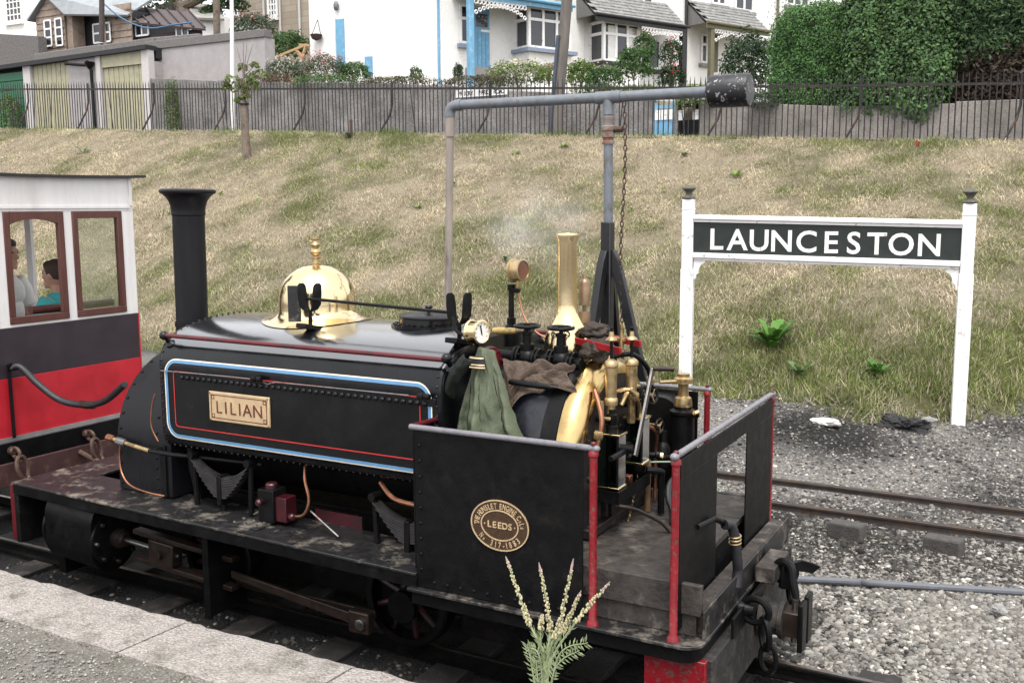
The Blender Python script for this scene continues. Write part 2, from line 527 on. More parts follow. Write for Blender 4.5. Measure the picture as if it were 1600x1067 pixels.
# ------------------------------------------------------------------ terrain
def vnoise(x, y, s, seed=0):
    """cheap smooth value noise on numpy arrays, about -1..1"""
    x = np.asarray(x, float) * s + seed * 17.3
    y = np.asarray(y, float) * s + seed * 9.7
    xi, yi = np.floor(x).astype(int), np.floor(y).astype(int)
    fx, fy = x - xi, y - yi
    fx, fy = fx * fx * (3 - 2 * fx), fy * fy * (3 - 2 * fy)
    def h(a, b):
        n = (a * 374761393 + b * 668265263 + seed * 1442695) & 0x7fffffff
        n = ((n ^ (n >> 13)) * 1274126177) & 0x7fffffff
        return ((n ^ (n >> 16)) & 0xffff) / 32767.5 - 1
    return (h(xi, yi) * (1 - fx) + h(xi + 1, yi) * fx) * (1 - fy) + (h(xi, yi + 1) * (1 - fx) + h(xi + 1, yi + 1) * fx) * fy

def fbm(x, y, s, seed=0, o=4):
    return sum(vnoise(x, y, s * 2 ** i, seed + i) * 0.5 ** i for i in range(o)) / 1.9

FENCE_Y, WALL_Y = 14.9, 19.0

def fz(x):
    """level of the road behind the railings"""
    return 3.31 + 0.0485 * (-0.7 - np.clip(np.asarray(x, float), -45, 12))

def walltop(x):
    return np.interp(x, [-60, -40, -26.6, -19.9, -17.1, -9.35, -4.7, -0.9, 20], [7.4, 7.0, 6.55, 5.95, 5.75, 5.0, 4.5, 4.42, 4.2])

def toe(x):
    x = np.asarray(x, float)
    return np.interp(x, [-30, -8, -4.5, -3.35, -2.6, -1.96, -1.4, -1.0, -0.3, 0.8, 5], [6.6, 6.6, 6.45, 6.25, 5.95, 5.78, 6.0, 6.35, 7.0, 7.6, 8]) + 0.16 * fbm(x, x * 0 + 3.1, 0.9, 3) + 0.18 * fbm(x, x * 0 + 1.1, 2.6, 5)

def H(x, y):
    x, y = np.asarray(x, float), np.asarray(y, float)
    flat = -0.115 + 0.02 * fbm(x, y, 0.9, 1) + 0.012 * fbm(x, y, 3.5, 2) + 0.058 * np.clip((y - 2.2) / 0.6, 0, 1)
    mound = 0.10 * np.exp(-(((x + 2.15) / 0.55) ** 2 + ((y - 5.25) / 0.35) ** 2)) + 0.24 * np.exp(-(((x + 2.9) / 1.3) ** 2 + ((y - 5.9) / 0.8) ** 2)) + 0.50 * np.exp(-(((x - 1.5) / 1.6) ** 2 + ((y - 7.6) / 1.5) ** 2)) \
        + 0.05 * np.exp(-(((x + 1.0) / 0.8) ** 2 + ((y - 6.1) / 0.5) ** 2)) + 0.13 * np.clip((y - 4.6) / 2.0, 0, 1) ** 1.5
    mound = mound * (1 + 0.35 * fbm(x, y, 1.6, 4))
    t = toe(x)
    k = np.clip((y - t) / (FENCE_Y - 0.5 - t), 0, 1)
    base = flat + mound
    bank = base * (1 - k) + fz(x) * k + 0.10 * np.sin(np.pi * k) + np.sin(np.pi * np.clip(k, 0, 1)) * (0.10 * fbm(x, y, 0.5, 6) + 0.035 * fbm(x, y, 2.4, 7))
    z = np.where(y > t, bank, base)
    z = np.where(y > FENCE_Y - 0.5, fz(x) + 0.012 * fbm(x, y, 3, 8), z)
    # garden terrace behind the road wall
    g = np.clip((y - WALL_Y - 0.15) / 0.2, 0, 1)
    gard = walltop(x) - 0.12 + 0.05 * fbm(x, y, 1, 9) + np.clip((y - WALL_Y) * 0.07, 0, 30)
    z = z * (1 - g) + gard * g
    # below the platform
    return z

def axis_pts(segs):
    out = []
    for a, b, s in segs:
        out += list(np.arange(a, b, s))
    return np.array(out + [segs[-1][1]])
gx = axis_pts([(-400, -60, 20), (-60, -30, 1.0), (-30, -8, 0.3), (-8, -3.5, 0.14), (-3.5, 1.6, 0.07), (1.6, 8, 0.4), (8, 40, 2), (40, 400, 20)])
gy = axis_pts([(-60, -8, 4), (-8, -1.8, 0.5), (-1.8, 0.2, 0.14), (0.2, 7.5, 0.08), (7.5, 15.2, 0.16), (15.2, 19, 0.5), (19, 19.6, 0.1), (19.6, 40, 0.8), (40, 400, 20)])
GX, GY = np.meshgrid(gx, gy)
GZ = H(GX, GY)
nx_, ny_ = len(gx), len(gy)
idx = np.arange(nx_ * ny_).reshape(ny_, nx_)
gfaces = np.stack([idx[:-1, :-1], idx[:-1, 1:], idx[1:, 1:], idx[1:, :-1]], -1).reshape(-1, 4)
gv = np.stack([GX, GY, GZ], -1).reshape(-1, 3)

STRAW = np.array([0.56, 0.48, 0.355])
STRAW2 = np.array([0.40, 0.34, 0.245])
GREEN = np.array([0.15, 0.19, 0.055])
GREEN2 = np.array([0.27, 0.29, 0.11])

def greenness(x, y):
    """0 dried out, 1 green: greener near the toe of the bank and in patches"""
    k = np.clip((y - 6.2) / 8.5, 0, 1)
    g = 0.25 + 0.65 * fbm(x, y, 0.45, 21) + 0.95 * fbm(x, y, 1.5, 23) + 0.55 * np.clip(0.48 - k, 0, 1) / 0.48 * np.where(x > -5.5, 1.5, 0.6) + 0.25 * np.exp(-((y - 14.3) / 0.25) ** 2)
    return np.clip(g, 0, 1)

isgrass = np.clip((GY - toe(GX)) / 0.25 + 0.5 + 0.6 * fbm(GX, GY, 3.0, 31), 0, 1) * (GY < 15.3) + (GY > WALL_Y) * 1.0
gr = greenness(GX, GY)[..., None]
soil = (STRAW2 * 0.55) * (1 - gr) + np.array([0.07, 0.068, 0.03]) * gr
dark = np.clip(0.36 + 0.9 * fbm(GX, GY, 0.8, 41) + 0.5 * np.exp(-(((GX + 1.2) / 1.4) ** 2 + ((GY - 2.6) / 0.6) ** 2)) + 1.1 * np.exp(-(((GX + 2.0) / 0.7) ** 2 + ((GY - 5.3) / 0.5) ** 2)) + 2.0 * (np.abs(GY) < 1.4) * (GX < -1.1), 0, 1)[..., None]  # last term blackens the trackbed under the engine: its deep shade, put into the colour
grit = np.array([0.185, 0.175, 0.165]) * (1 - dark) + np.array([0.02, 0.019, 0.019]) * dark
tar = np.array([0.06, 0.06, 0.06])
gc = grit * (1 - isgrass[..., None]) + soil * isgrass[..., None]
gc = np.where(((GY > 15.3) & (GY < WALL_Y))[..., None], tar, gc)
mground = vm('ground_soil_and_grit', 0.95)
t_ = mground.node_tree
nz = t_.nodes.new('ShaderNodeTexNoise'); nz.inputs['Scale'].default_value = 55; nz.inputs['Detail'].default_value = 6
tcg = t_.nodes.new('ShaderNodeTexCoord'); t_.links.new(tcg.outputs['Object'], nz.inputs['Vector'])
bpg = t_.nodes.new('ShaderNodeBump'); bpg.inputs['Strength'].default_value = 0.8; bpg.inputs['Distance'].default_value = 0.03
t_.links.new(nz.outputs['Fac'], bpg.inputs['Height']); t_.links.new(bpg.outputs[0], t_.nodes['Principled BSDF'].inputs['Normal'])
mxg = t_.nodes.new('ShaderNodeMix'); mxg.data_type = 'RGBA'; mxg.blend_type = 'MULTIPLY'; mxg.inputs[0].default_value = 0.75
rg = t_.nodes.new('ShaderNodeMapRange'); rg.inputs['From Min'].default_value = 0.3; rg.inputs['From Max'].default_value = 0.7; rg.inputs['To Min'].default_value = 0.45; rg.inputs['To Max'].default_value = 1.5
t_.links.new(nz.outputs['Fac'], rg.inputs['Value'])
for n in t_.nodes:
    if n.type == 'ATTRIBUTE':
        t_.links.new(n.outputs['Color'], mxg.inputs[6])
t_.links.new(rg.outputs[0], mxg.inputs[7])
t_.links.new(mxg.outputs[2], t_.nodes['Principled BSDF'].inputs['Base Color'])
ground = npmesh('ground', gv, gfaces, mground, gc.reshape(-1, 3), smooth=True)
tag(ground, kind='structure')

# road behind the railings: its own sheet
mb = MB()
xs = np.arange(-70, 30, 2.0)
vv, ff = [], []
for i, x in enumerate(xs):
    z = float(fz(x)) + 0.02
    vv += [(x, FENCE_Y + 0.55, z), (x, WALL_Y - 0.02, z)]
    if i:
        ff.append((2 * i - 2, 2 * i, 2 * i + 1, 2 * i - 1))
mb.add(vv, ff)
tag(P(mb, 'road', pm('asphalt', (0.055, 0.055, 0.055), 0.9, var=0.2, scale=40, bump=0.4, bscale=120)), kind='structure')

# ------------------------------------------------------------------ platform: coping slabs and a gravelled surface behind
PE, PZ = -1.40, 0.415
CW = 0.40                            # width of the coping
plat = thing('platform', 'low stone platform with pale coping slabs in the lower left corner', 'platform', (-4.0, PE, -0.2))
plat['kind'] = 'structure'
del plat['label'], plat['category']
m = MB()
nxp = 160
px_ = np.linspace(-12, 2.5, nxp)
for k, x in enumerate(px_):
    pass
vv, ff = [], []
rows = [PE - CW + 0.06, PE - CW - 0.06, PE - 1.0, PE - 1.4, PE - 2.2, PE - 8]
for j, y in enumerate(rows):
    for i, x in enumerate(px_):
        jit = 0.05 * math.sin(x * 5.1) + 0.035 * math.sin(x * 13.7 + 1) if j == 0 else 0
        vv.append((x, y + jit, PZ - 0.012 + 0.006 * math.sin(x * 9 + y * 7) + (0.0 if j else -0.006)))
n = len(px_)
for j in range(len(rows) - 1):
    for i in range(n - 1):
        ff.append((j * n + i, (j + 1) * n + i, (j + 1) * n + i + 1, j * n + i + 1))
m.add(vv, ff)
P(m, 'surface', pm('platform_gravel', (0.20, 0.185, 0.165), 0.95, var=0.45, scale=70, bump=1.0, bscale=110, c2=(0.13, 0.118, 0.098), c2amt=0.4, c2scale=5, c2sharp=0.3), plat)
m = MB().box(-12, 2.5, PE - 8, PE - 0.04, -0.4, PZ - 0.07)
P(m, 'retaining_face', M['concrete'], plat)
xx = [-12.0, -10.6, -9.7, -8.6, -7.55, -6.5, -5.35, -3.43 - 0.0, -2.47, -1.55, -0.45, 0.6, 1.7]
for i in range(len(xx) - 1):
    a, b = xx[i] + 0.006, xx[i + 1] - 0.006
    m = MB()
    nn = max(8, int((b - a) / 0.05))
    prof = [(PE - CW, PZ - 0.08), (PE - CW, PZ), (PE - 0.035, PZ), (PE - 0.003, PZ - 0.012), (PE, PZ - 0.03), (PE - 0.01, PZ - 0.13)]
    vv, ff = [], []
    for q in range(nn + 1):
        x = a + (b - a) * q / nn
        e = 0.018 * mnoise.noise(V(x * 5, 1.3, 0)) + 0.014 * mnoise.noise(V(x * 15, 4.3, 0)) + 0.012 * mnoise.noise(V(x * 37, 2.3, 0))
        for (yy, zz) in prof:
            d = e if yy > PE - 0.1 else 0.0
            vv.append((x + 0.16 * (yy - PE) * 0.3, yy + d, zz + (0.004 * mnoise.noise(V(x * 6, yy * 6, 0)) if zz == PZ else 0)))
    k = len(prof)
    for q in range(nn):
        for j in range(k):
            ff.append((q * k + j, q * k + (j + 1) % k, (q + 1) * k + (j + 1) % k, (q + 1) * k + j))
    ff += [tuple(range(k)), tuple(nn * k + j for j in reversed(range(k)))]
    m.add(vv, ff)
    P(m, 'coping_slab', M['stone'], plat, smooth=30)

# ------------------------------------------------------------------ railway tracks
def rail_mesh(x0, x1, y0, y1):
    """flat-bottom rail, head top at z=0; returns body and head"""
    sec = [(-.035, -.078), (.035, -.078), (.035, -.070), (.008, -.062), (.007, -.026), (.019, -.020), (.019, -.006), (.014, -.0006), (-.014, -.0006), (-.019, -.006), (-.019, -.020), (-.007, -.026), (-.008, -.062), (-.035, -.070)]
    b, h = MB(), MB()
    d = V(x1 - x0, y1 - y0, 0)
    u = V(-d.y, d.x, 0).normalized()
    b.prism(sec, (x0, y0, 0), u, (0, 0, 1), d)
    h.prism([(-.014, -.001), (.014, -.001), (.014, .0015), (-.014, .0015)], (x0, y0, 0), u, (0, 0, 1), d)
    return b, h

def track(name, label, ys, x0, x1, sleepers, polished):
    t = thing(name, label, 'railway track', ((x0 + x1) / 2, (ys[0][0] + ys[1][0]) / 2, -0.1))
    for ya, yb in ys:
        b, h = rail_mesh(x0, x1, ya, yb)
        o = P(b, 'rail', M['grime'] if polished else M['railsteel'], t, smooth=20)
        P(h, 'rail_head', M['railhead'] if polished else M['railsteel'], o)
    for x in sleepers:
        ym = (ys[0][0] + ys[1][0]) / 2
        j = random.uniform(-0.03, 0.03)
        m = MB().box(x - 0.1 + j, x + 0.1 + j, ym - 0.62, ym + 0.62, -0.19, -0.080)
        P(m, 'sleeper', M['darkwood'], t, bevel=0.006)
    return t
track('railway_track', 'narrow railway track that the black locomotive stands on', ((-0.33, -0.33), (0.33, 0.33)), -16, 3.5, np.arange(-8.6, 2.5, 0.66), True)
track('railway_track', 'rusty siding track in the gravel behind the locomotive', ((3.06, 3.12), (3.73, 3.79)), -20, 9, [], False)

# ------------------------------------------------------------------ ballast and gravel: stones as real geometry
def ico():
    p = (1 + 5 ** .5) / 2
    v = np.array([(-1, p, 0), (1, p, 0), (-1, -p, 0), (1, -p, 0), (0, -1, p), (0, 1, p), (0, -1, -p), (0, 1, -p), (p, 0, -1), (p, 0, 1), (-p, 0, -1), (-p, 0, 1)], float)
    f = np.array([(0, 11, 5), (0, 5, 1), (0, 1, 7), (0, 7, 10), (0, 10, 11), (1, 5, 9), (5, 11, 4), (11, 10, 2), (10, 7, 6), (7, 1, 8), (3, 9, 4), (3, 4, 2), (3, 2, 6), (3, 6, 8), (3, 8, 9), (4, 9, 5), (2, 4, 11), (6, 2, 10), (8, 6, 7), (9, 8, 1)])
    return v / np.linalg.norm(v[0]), f
ICO_V, ICO_F = ico()

def stones(name, x, y, z, size, cols, mat):
    n = len(x)
    sc_ = size[:, None] * RNG.uniform(0.55, 1.25, (n, 3)) * np.array([1, 1, 0.62])
    q = RNG.normal(size=(n, 4)); q /= np.linalg.norm(q, axis=1)[:, None]
    w, a, b, c = q.T
    Rm = np.stack([1 - 2 * (b * b + c * c), 2 * (a * b - w * c), 2 * (a * c + w * b), 2 * (a * b + w * c), 1 - 2 * (a * a + c * c), 2 * (b * c - w * a), 2 * (a * c - w * b), 2 * (b * c + w * a), 1 - 2 * (a * a + b * b)], -1).reshape(n, 3, 3)
    base = ICO_V[None] * RNG.uniform(0.55, 1.28, (n, 12, 1))
    v = np.einsum('nij,nkj->nki', Rm, base) * sc_[:, None, :]
    v += np.stack([x, y, z + size * 0.15], -1)[:, None, :]
    f = ICO_F[None] + (np.arange(n) * 12)[:, None, None]
    return npmesh(name, v.reshape(-1, 3), f.reshape(-1, 3), mat, np.repeat(cols, 12, axis=0))

def gravel_cols(n, x, y):
    g = RNG.uniform(0.09, 0.26, n)
    g = np.where(RNG.random(n) < 0.06, RNG.uniform(0.32, 0.48, n), g)
    dk = np.clip(0.27 + 0.9 * fbm(x, y, 0.8, 41) + 0.45 * np.exp(-(((x + 1.2) / 1.4) ** 2 + ((y - 2.6) / 0.6) ** 2)) + 1.1 * np.exp(-(((x + 2.0) / 0.7) ** 2 + ((y - 5.3) / 0.5) ** 2)) + 2.0 * (np.abs(y) < 1.4) * (x < -1.1), 0, 1)  # last term darkens the stones below the engine, shade painted in
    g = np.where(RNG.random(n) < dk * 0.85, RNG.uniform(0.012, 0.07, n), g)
    t = RNG.uniform(-0.03, 0.05, n)
    return np.clip(np.stack([g * (1.06 + t), g * 1.0, g * (0.90 - t * 0.5)], -1), 0.01, 0.8)

def scatter(n, x0, x1, y0, y1):
    return RNG.uniform(x0, x1, n), RNG.uniform(y0, y1, n)

X1, Y1 = scatter(31000, -1.6, 1.5, 0.25, 3.0)
X2, Y2 = scatter(40000, -3.6, 2.6, 2.4, 7.4)
X3, Y3 = scatter(2600, -6.2, -0.9, -1.35, -0.30)
X4, Y4 = scatter(1500, -1.6, 0.2, -1.0, 0.4)
gxs, gys = np.concatenate([X1, X2, X3, X4]), np.concatenate([Y1, Y2, Y3, Y4])
keep = (gys < toe(gxs) + 0.15 + 0.35 * fbm(gxs, gys, 2, 51))
for yr in (-0.33, 0.33):
    keep &= np.abs(gys - yr) > 0.045
for yr in (3.09, 3.76):
    keep &= np.abs(gys - yr) > 0.03
gxs, gys = gxs[keep], gys[keep]
big = np.clip(1.1 - np.abs(gys - 1.3) / 1.5, 0.25, 1)            # coarse ballast beside the running line, finer beyond
gsz = RNG.uniform(0.007, 0.018, len(gxs)) * (1 + 0.45 * big) * np.where(RNG.random(len(gxs)) < 0.05, 1.6, 1)
mstone = vm('gravel_stone', 0.88, spec=0.3)
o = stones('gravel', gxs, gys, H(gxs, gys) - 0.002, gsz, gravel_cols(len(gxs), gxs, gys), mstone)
tag(o, 'loose grey limestone gravel and cinders around the tracks', 'gravel', kind='stuff')
# grit on the platform behind the coping
gxp, gyp = scatter(15000, -6.5, -2.2, PE - 1.7, PE - 0.05)
kp = (gyp < PE - CW + 0.14 * fbm(gxp, gyp, 3, 52)) | (RNG.random(len(gxp)) < 0.03)
gxp, gyp = gxp[kp], gyp[kp]
g = RNG.uniform(0.12, 0.34, len(gxp))[:, None] * np.array([1.05, 1, 0.9])
o = stones('grit', gxp, gyp, gxp * 0 + PZ - 0.008, RNG.uniform(0.003, 0.009, len(gxp)), g, mstone)
tag(o, 'fine grit lying on the platform behind the coping', 'grit', kind='stuff')

# where a sight line meets the ground
def onbank(px, py):
    d = ray(px, py).normalized()
    t = 5.0
    while t < 60:
        p = CAM + d * t
        if p.z < float(H(p.x, p.y)):
            return V(p.x, p.y, float(H(p.x, p.y)))
        t += 0.03
    return p

# single stones and heaps one can point at
def rock(name, c, r, mat, label, cat, sq=(1, 1, 0.6), seed=1, amp=0.35, sub=3):
    bm = bmesh.new()
    bmesh.ops.create_icosphere(bm, subdivisions=sub, radius=1.0)
    for v in bm.verts:
        p = v.co.copy()
        k = 1 + amp * mnoise.noise(p * 1.3 + V(seed * 3.1, 0, 0)) + amp * 0.5 * mnoise.noise(p * 3.7 + V(0, seed, 0)) + amp * 0.25 * mnoise.noise(p * 9 + V(0, seed, 2))
        v.co = V(p.x * sq[0], p.y * sq[1], p.z * sq[2]) * (k * r)
    me = bpy.data.meshes.new(name)
    bm.to_mesh(me); bm.free()
    o = link(name, me, mat)
    o.location = c
    return tag(o, label, cat)
mcoal = pm('coal_slack', (0.016, 0.015, 0.016), 0.6, var=0.6, scale=40, bump=1.0, bscale=70)
p = onbank(1408, 672)
rock('coal_heap', (p.x, p.y + 0.1, p.z + 0.0), 0.27, mcoal, 'small black coal heap at the grass edge left of the white sign post', 'coal heap', (1.0, 0.6, 0.45), 3, 0.6, 5)
p = onbank(1288, 664)
rock('rock', (p.x, p.y, p.z + 0.02), 0.11, pm('white_rock', (0.62, 0.60, 0.56), 0.9, bump=0.5, bscale=30), 'white rock lying at the grass edge under the station sign', 'rock', (1.3, 0.7, 0.35), 8)
p = onbank(1452, 662)
rock('rock', (p.x, p.y, p.z + 0.03), 0.07, M['concrete'], 'grey rock lying on the coal heap near the right sign post', 'rock', (1, 0.8, 0.7), 9)
p = A(1560, 952, 'z', -0.06)
rock('rock', p, 0.045, M['concrete'], 'pale rock below the grey ground pipe at the right', 'rock', (1, 1, 0.8), 12)

for (px0, py0, lab) in ((1321, 852, 'concrete block half buried in gravel left of the pair near the siding'), (1473, 877, 'concrete block half buried in gravel right of the pair near the siding')):
    p = A(px0, py0, 'z', -0.12)
    q_ = V(p.x + 0.02, p.y + 0.14, -0.085)
    m = MB().box(q_.x - 0.125, q_.x + 0.125, q_.y - 0.14, q_.y - 0.02, q_.z - 0.10, q_.z + 0.125)
    o = P(m, 'concrete_block', pm('dark_concrete', (0.06, 0.055, 0.052), 0.9, var=0.35, scale=25, bump=0.5, bscale=70), None, bevel=0.012, loc=q_)
    o.rotation_euler = (R(2), R(-3), R(-14))
    tag(o, lab, 'block', 'concrete blocks in the gravel')

# grey pipe lying along the ground
a, b = A(1215, 903, 'z', -0.085), A(1640, 927, 'z', -0.085)
m = MB().tube([a, a.lerp(b, 0.3) + V(0, 0.01, 0.004), a.lerp(b, 0.65) + V(0, -0.012, 0.006), b + V(3.5, 1.2, 0)], 0.023, 10, 5)
tag(P(m, 'ground_pipe', pm('dull_grey_pipe', (0.10, 0.105, 0.12), 0.6, var=0.25), None, loc=a), 'long grey pipe lying on the gravel at the right', 'pipe')

# ------------------------------------------------------------------ grass on the bank
def grass(name, x, y, h, wid, lean, cols, mat, zoff=0.0):
    n = len(x)
    th = RNG.uniform(0, 2 * np.pi, n)
    la = RNG.uniform(0, 2 * np.pi, n)
    ln = np.abs(RNG.normal(0, 1, n)) * lean * h
    z = H(x, y) + zoff
    b0 = np.stack([x - np.cos(th) * wid / 2, y - np.sin(th) * wid / 2, z - 0.01], -1)
    b1 = np.stack([x + np.cos(th) * wid / 2, y + np.sin(th) * wid / 2, z - 0.01], -1)
    tp = np.stack([x + np.cos(la) * ln, y + np.sin(la) * ln, z + h * RNG.uniform(0.55, 1.0, n)], -1)
    v = np.stack([b0, b1, tp], 1)
    f = np.arange(3 * n).reshape(n, 3)
    c = np.repeat(cols, 3, axis=0)
    return npmesh(name, v.reshape(-1, 3), f, mat, c)

def fan(n, y0, y1, mx0=-0.3, mx1=0.5):
    """points on the bank inside the view fan, denser near the camera"""
    y = RNG.uniform(y0, y1, n)
    d = y - CAM.y
    xl, xr = -1.58 * d - mx0 * -1, 0.03 * d + mx1
    return RNG.uniform(0, 1, n) * (xr - xl) + xl, y

mgrass = vm('dry_grass', 0.9, trans=0.25)
gx1, gy1 = fan(430000, 5.9, 14.75)
cl = fbm(gx1, gy1, 2.2, 61, 3)
k1 = (gy1 > toe(gx1) - 0.2 + 0.5 * fbm(gx1, gy1, 2.5, 62)) & (RNG.random(len(gx1)) < 0.5 + 1.1 * cl)
gx1, gy1 = gx1[k1], gy1[k1]
gn = greenness(gx1, gy1)
isg = RNG.random(len(gx1)) < gn * 0.8
mixr = RNG.random((len(gx1), 1))
cs = np.where(isg[:, None], GREEN * mixr + GREEN2 * (1 - mixr), STRAW * mixr + STRAW2 * (1 - mixr))
cs = cs * RNG.uniform(0.7, 1.25, (len(gx1), 1)) * np.clip(1 + 0.42 * fbm(gx1, gy1, 1.1, 65, 3) + 0.5 * fbm(gx1, gy1, 3.6, 66, 2), 0.35, 1.6)[:, None]
nearb = np.clip(1 - (gy1 - 6.0) / 3.0, 0, 1)
hh = RNG.uniform(0.03, 0.075, len(gx1)) * (1 + 0.5 * gn + 0.9 * nearb * gn)
o = grass('dry_grass', gx1, gy1, hh, RNG.uniform(0.008, 0.018, len(gx1)), 0.9, cs, mgrass)
tag(o, 'short sun-dried grass with green patches on the bank', 'grass', kind='stuff')
# longer green grass along the foot of the bank
n = 46000
lx = RNG.uniform(-4.6, 2.2, n)
ly = toe(lx) + np.abs(RNG.normal(0, 1.1, n)) - 0.05
tuf = fbm(lx, ly, 2.6, 71, 2)
k2 = RNG.random(n) < np.clip(0.25 + 1.1 * tuf, 0, 1)
lx, ly, tuf = lx[k2], ly[k2], tuf[k2]
mixr = RNG.random((len(lx), 1))
cs = (np.array([0.10, 0.155, 0.03]) * mixr + np.array([0.21, 0.225, 0.07]) * (1 - mixr)) * RNG.uniform(0.7, 1.2, (len(lx), 1))
dry = RNG.random(len(lx)) < 0.25
cs[dry] = STRAW * RNG.uniform(0.8, 1.2, (dry.sum(), 1))
o = grass('long_grass', lx, ly, RNG.uniform(0.10, 0.26, len(lx)) * (0.7 + 0.6 * np.clip(tuf, 0, 1)), RNG.uniform(0.008, 0.014, len(lx)), 0.55, cs, mgrass)
tag(o, 'longer green grass along the foot of the bank below the station sign', 'grass', kind='stuff')

# matted blades lying over the bank, combed by a slow swirl; straw, olive and dead brown mixed blade by blade
def matted(n):
    bx, by = fan(n, 6.0, 14.7)
    cl = fbm(bx, by, 2.6, 67, 3)
    kt = (by > toe(bx) + 0.1) & (RNG.random(n) < 0.45 + 0.9 * cl)
    bx, by, cl = bx[kt], by[kt], cl[kt]
    n = len(bx)
    g_ = np.clip(greenness(bx, by) * 0.95 + 0.45 * fbm(bx, by, 4.0, 68, 2), 0, 1)
    t = np.clip(g_ + RNG.normal(0, 0.25, n), 0, 1)[:, None]
    col = np.array([0.57, 0.49, 0.365]) * (1 - t) + np.array([0.20, 0.245, 0.085]) * t
    dead = (RNG.random(n) < 0.10)[:, None]
    col = np.where(dead, np.array([0.23, 0.175, 0.115]), col) * RNG.uniform(0.72, 1.22, (n, 1)) * np.clip(1 + 0.55 * cl, 0.5, 1.45)[:, None]
    a = -np.pi / 2 + 1.8 * fbm(bx, by, 2.2, 69, 3) + RNG.normal(0, 1.0, n)
    l = RNG.uniform(0.05, 0.15, n)
    w = RNG.uniform(0.0025, 0.005, n)
    tx_, ty_ = bx + np.cos(a) * l, by + np.sin(a) * l
    z0, z1 = H(bx, by), H(tx_, ty_)
    up = l * RNG.uniform(0.05, 0.5, n)
    px_, py_ = -np.sin(a) * w, np.cos(a) * w
    b0 = np.stack([bx - px_, by - py_, z0 + 0.01], -1)
    b1 = np.stack([bx + px_, by + py_, z0 + 0.01], -1)
    m0 = np.stack([(bx + tx_) / 2 - px_ * 0.7, (by + ty_) / 2 - py_ * 0.7, (z0 + z1) / 2 + up + 0.03], -1)
    m1 = np.stack([(bx + tx_) / 2 + px_ * 0.7, (by + ty_) / 2 + py_ * 0.7, (z0 + z1) / 2 + up + 0.03], -1)
    tp = np.stack([tx_, ty_, z1 + up * 0.6 + 0.025], -1)
    v = np.stack([b0, b1, m0, m1, tp], 1).reshape(-1, 3)
    k = np.arange(n) * 5
    f = np.concatenate([np.stack([k, k + 1, k + 3], -1), np.stack([k, k + 3, k + 2], -1), np.stack([k + 2, k + 3, k + 4], -1)])
    return npmesh('matted_grass', v, f, mgrass, np.repeat(col, 5, axis=0))
tag(matted(300000), 'matted straw and olive grass lying over the bank', 'grass', kind='stuff')
# taller ragged tufts standing out of the mat
def ragged(n, nb):
    tx, ty = fan(n, 6.2, 14.6)
    g_ = np.clip(greenness(tx, ty) + RNG.normal(0, 0.2, n), 0, 1)
    keep_ = (ty > toe(tx)) & (RNG.random(n) < 0.35 + 0.9 * fbm(tx, ty, 0.9, 77, 3))
    tx, ty, g_ = tx[keep_], ty[keep_], g_[keep_]
    n = len(tx)
    hb_ = RNG.uniform(0.07, 0.17, n) * np.where(ty < 8.5, 1.3, 1.0)
    c_ = (np.array([0.52, 0.44, 0.32]) * (1 - g_[:, None]) + np.array([0.15, 0.20, 0.055]) * g_[:, None]) * RNG.uniform(0.7, 1.15, (n, 1))
    x_ = np.repeat(tx, nb) + RNG.normal(0, 0.05, n * nb)
    y_ = np.repeat(ty, nb) + RNG.normal(0, 0.05, n * nb)
    return grass('ragged_tufts', x_, y_, np.repeat(hb_, nb) * RNG.uniform(0.6, 1.2, n * nb), RNG.uniform(0.004, 0.010, n * nb), 0.7, np.repeat(c_, nb, axis=0) * RNG.uniform(0.8, 1.2, (n * nb, 1)), mgrass)
tag(ragged(7500, 13), 'ragged taller grass tufts scattered over the bank', 'grass', kind='stuff')

# ------------------------------------------------------------------ the locomotive
loco = thing('steam_locomotive', 'small black saddle tank steam engine with brass dome and open cab', 'locomotive', (-3.4, 0, 0))
RV = []                                  # rivet heads gathered per plate: too small to pick apart singly

def rivets(pts, nrm, r=0.0085, h=0.006):
    m = MB()
    n = Vector(nrm)
    for p in pts:
        m.lathe([(r, -0.003), (r * 0.9, h * 0.45), (r * 0.5, h * 0.9), (0.0005, h)], p, n, 7, False)
    return m

def lin(a, b, n):
    a, b = Vector(a), Vector(b)
    return [a.lerp(b, i / (n - 1)) for i in range(n)]

# --- running plates
for s in (-1, 1):
    m = MB()
    y0, y1 = s * 0.78, s * 0.40
    za, zb = 0.628, 0.578
    for (d0, d1, ya, yb) in ((0, -0.014, y0, y1),):
        m.hexa([V(-5.62, ya, za + d1), V(-2.60, ya, zb + d1), V(-2.60, yb, zb + d1), V(-5.62, yb, za + d1), V(-5.62, ya, za), V(-2.60, ya, zb), V(-2.60, yb, zb), V(-5.62, yb, za)])
    o = P(m, 'running_plate', M['plate'], loco, bevel=0.003)
    m = MB()
    ya, yb = s * 0.775, s * 0.762
    m.hexa([V(-5.615, ya, za - 0.075), V(-2.60, ya, zb - 0.075), V(-2.60, yb, zb - 0.075), V(-5.615, yb, za - 0.075), V(-5.615, ya, za - 0.0145), V(-2.60, ya, zb - 0.0145), V(-2.60, yb, zb - 0.0145), V(-5.615, yb, za - 0.0145)])
    P(m, 'valance', M['blackm'], o, bevel=0.002)
    # curve from the running plate down to the cab step
    m = MB()
    sec = [(-2.60, 0.50)] + [(-2.60 - 0.10 + 0.10 * math.cos(R(t)), 0.42 - 0.0 + 0.085 * math.sin(R(t))) for t in range(0, 91, 15)] + [(-2.86, 0.505), (-2.86, 0.518), (-2.60, 0.518)]
    m.prism([(a, b) for a, b in sec], (0, s * 0.762, 0), (1, 0, 0), (0, 0, 1), (0, -s * 0.014, 0))
    P(m, 'step_web', M['blackm'], o)
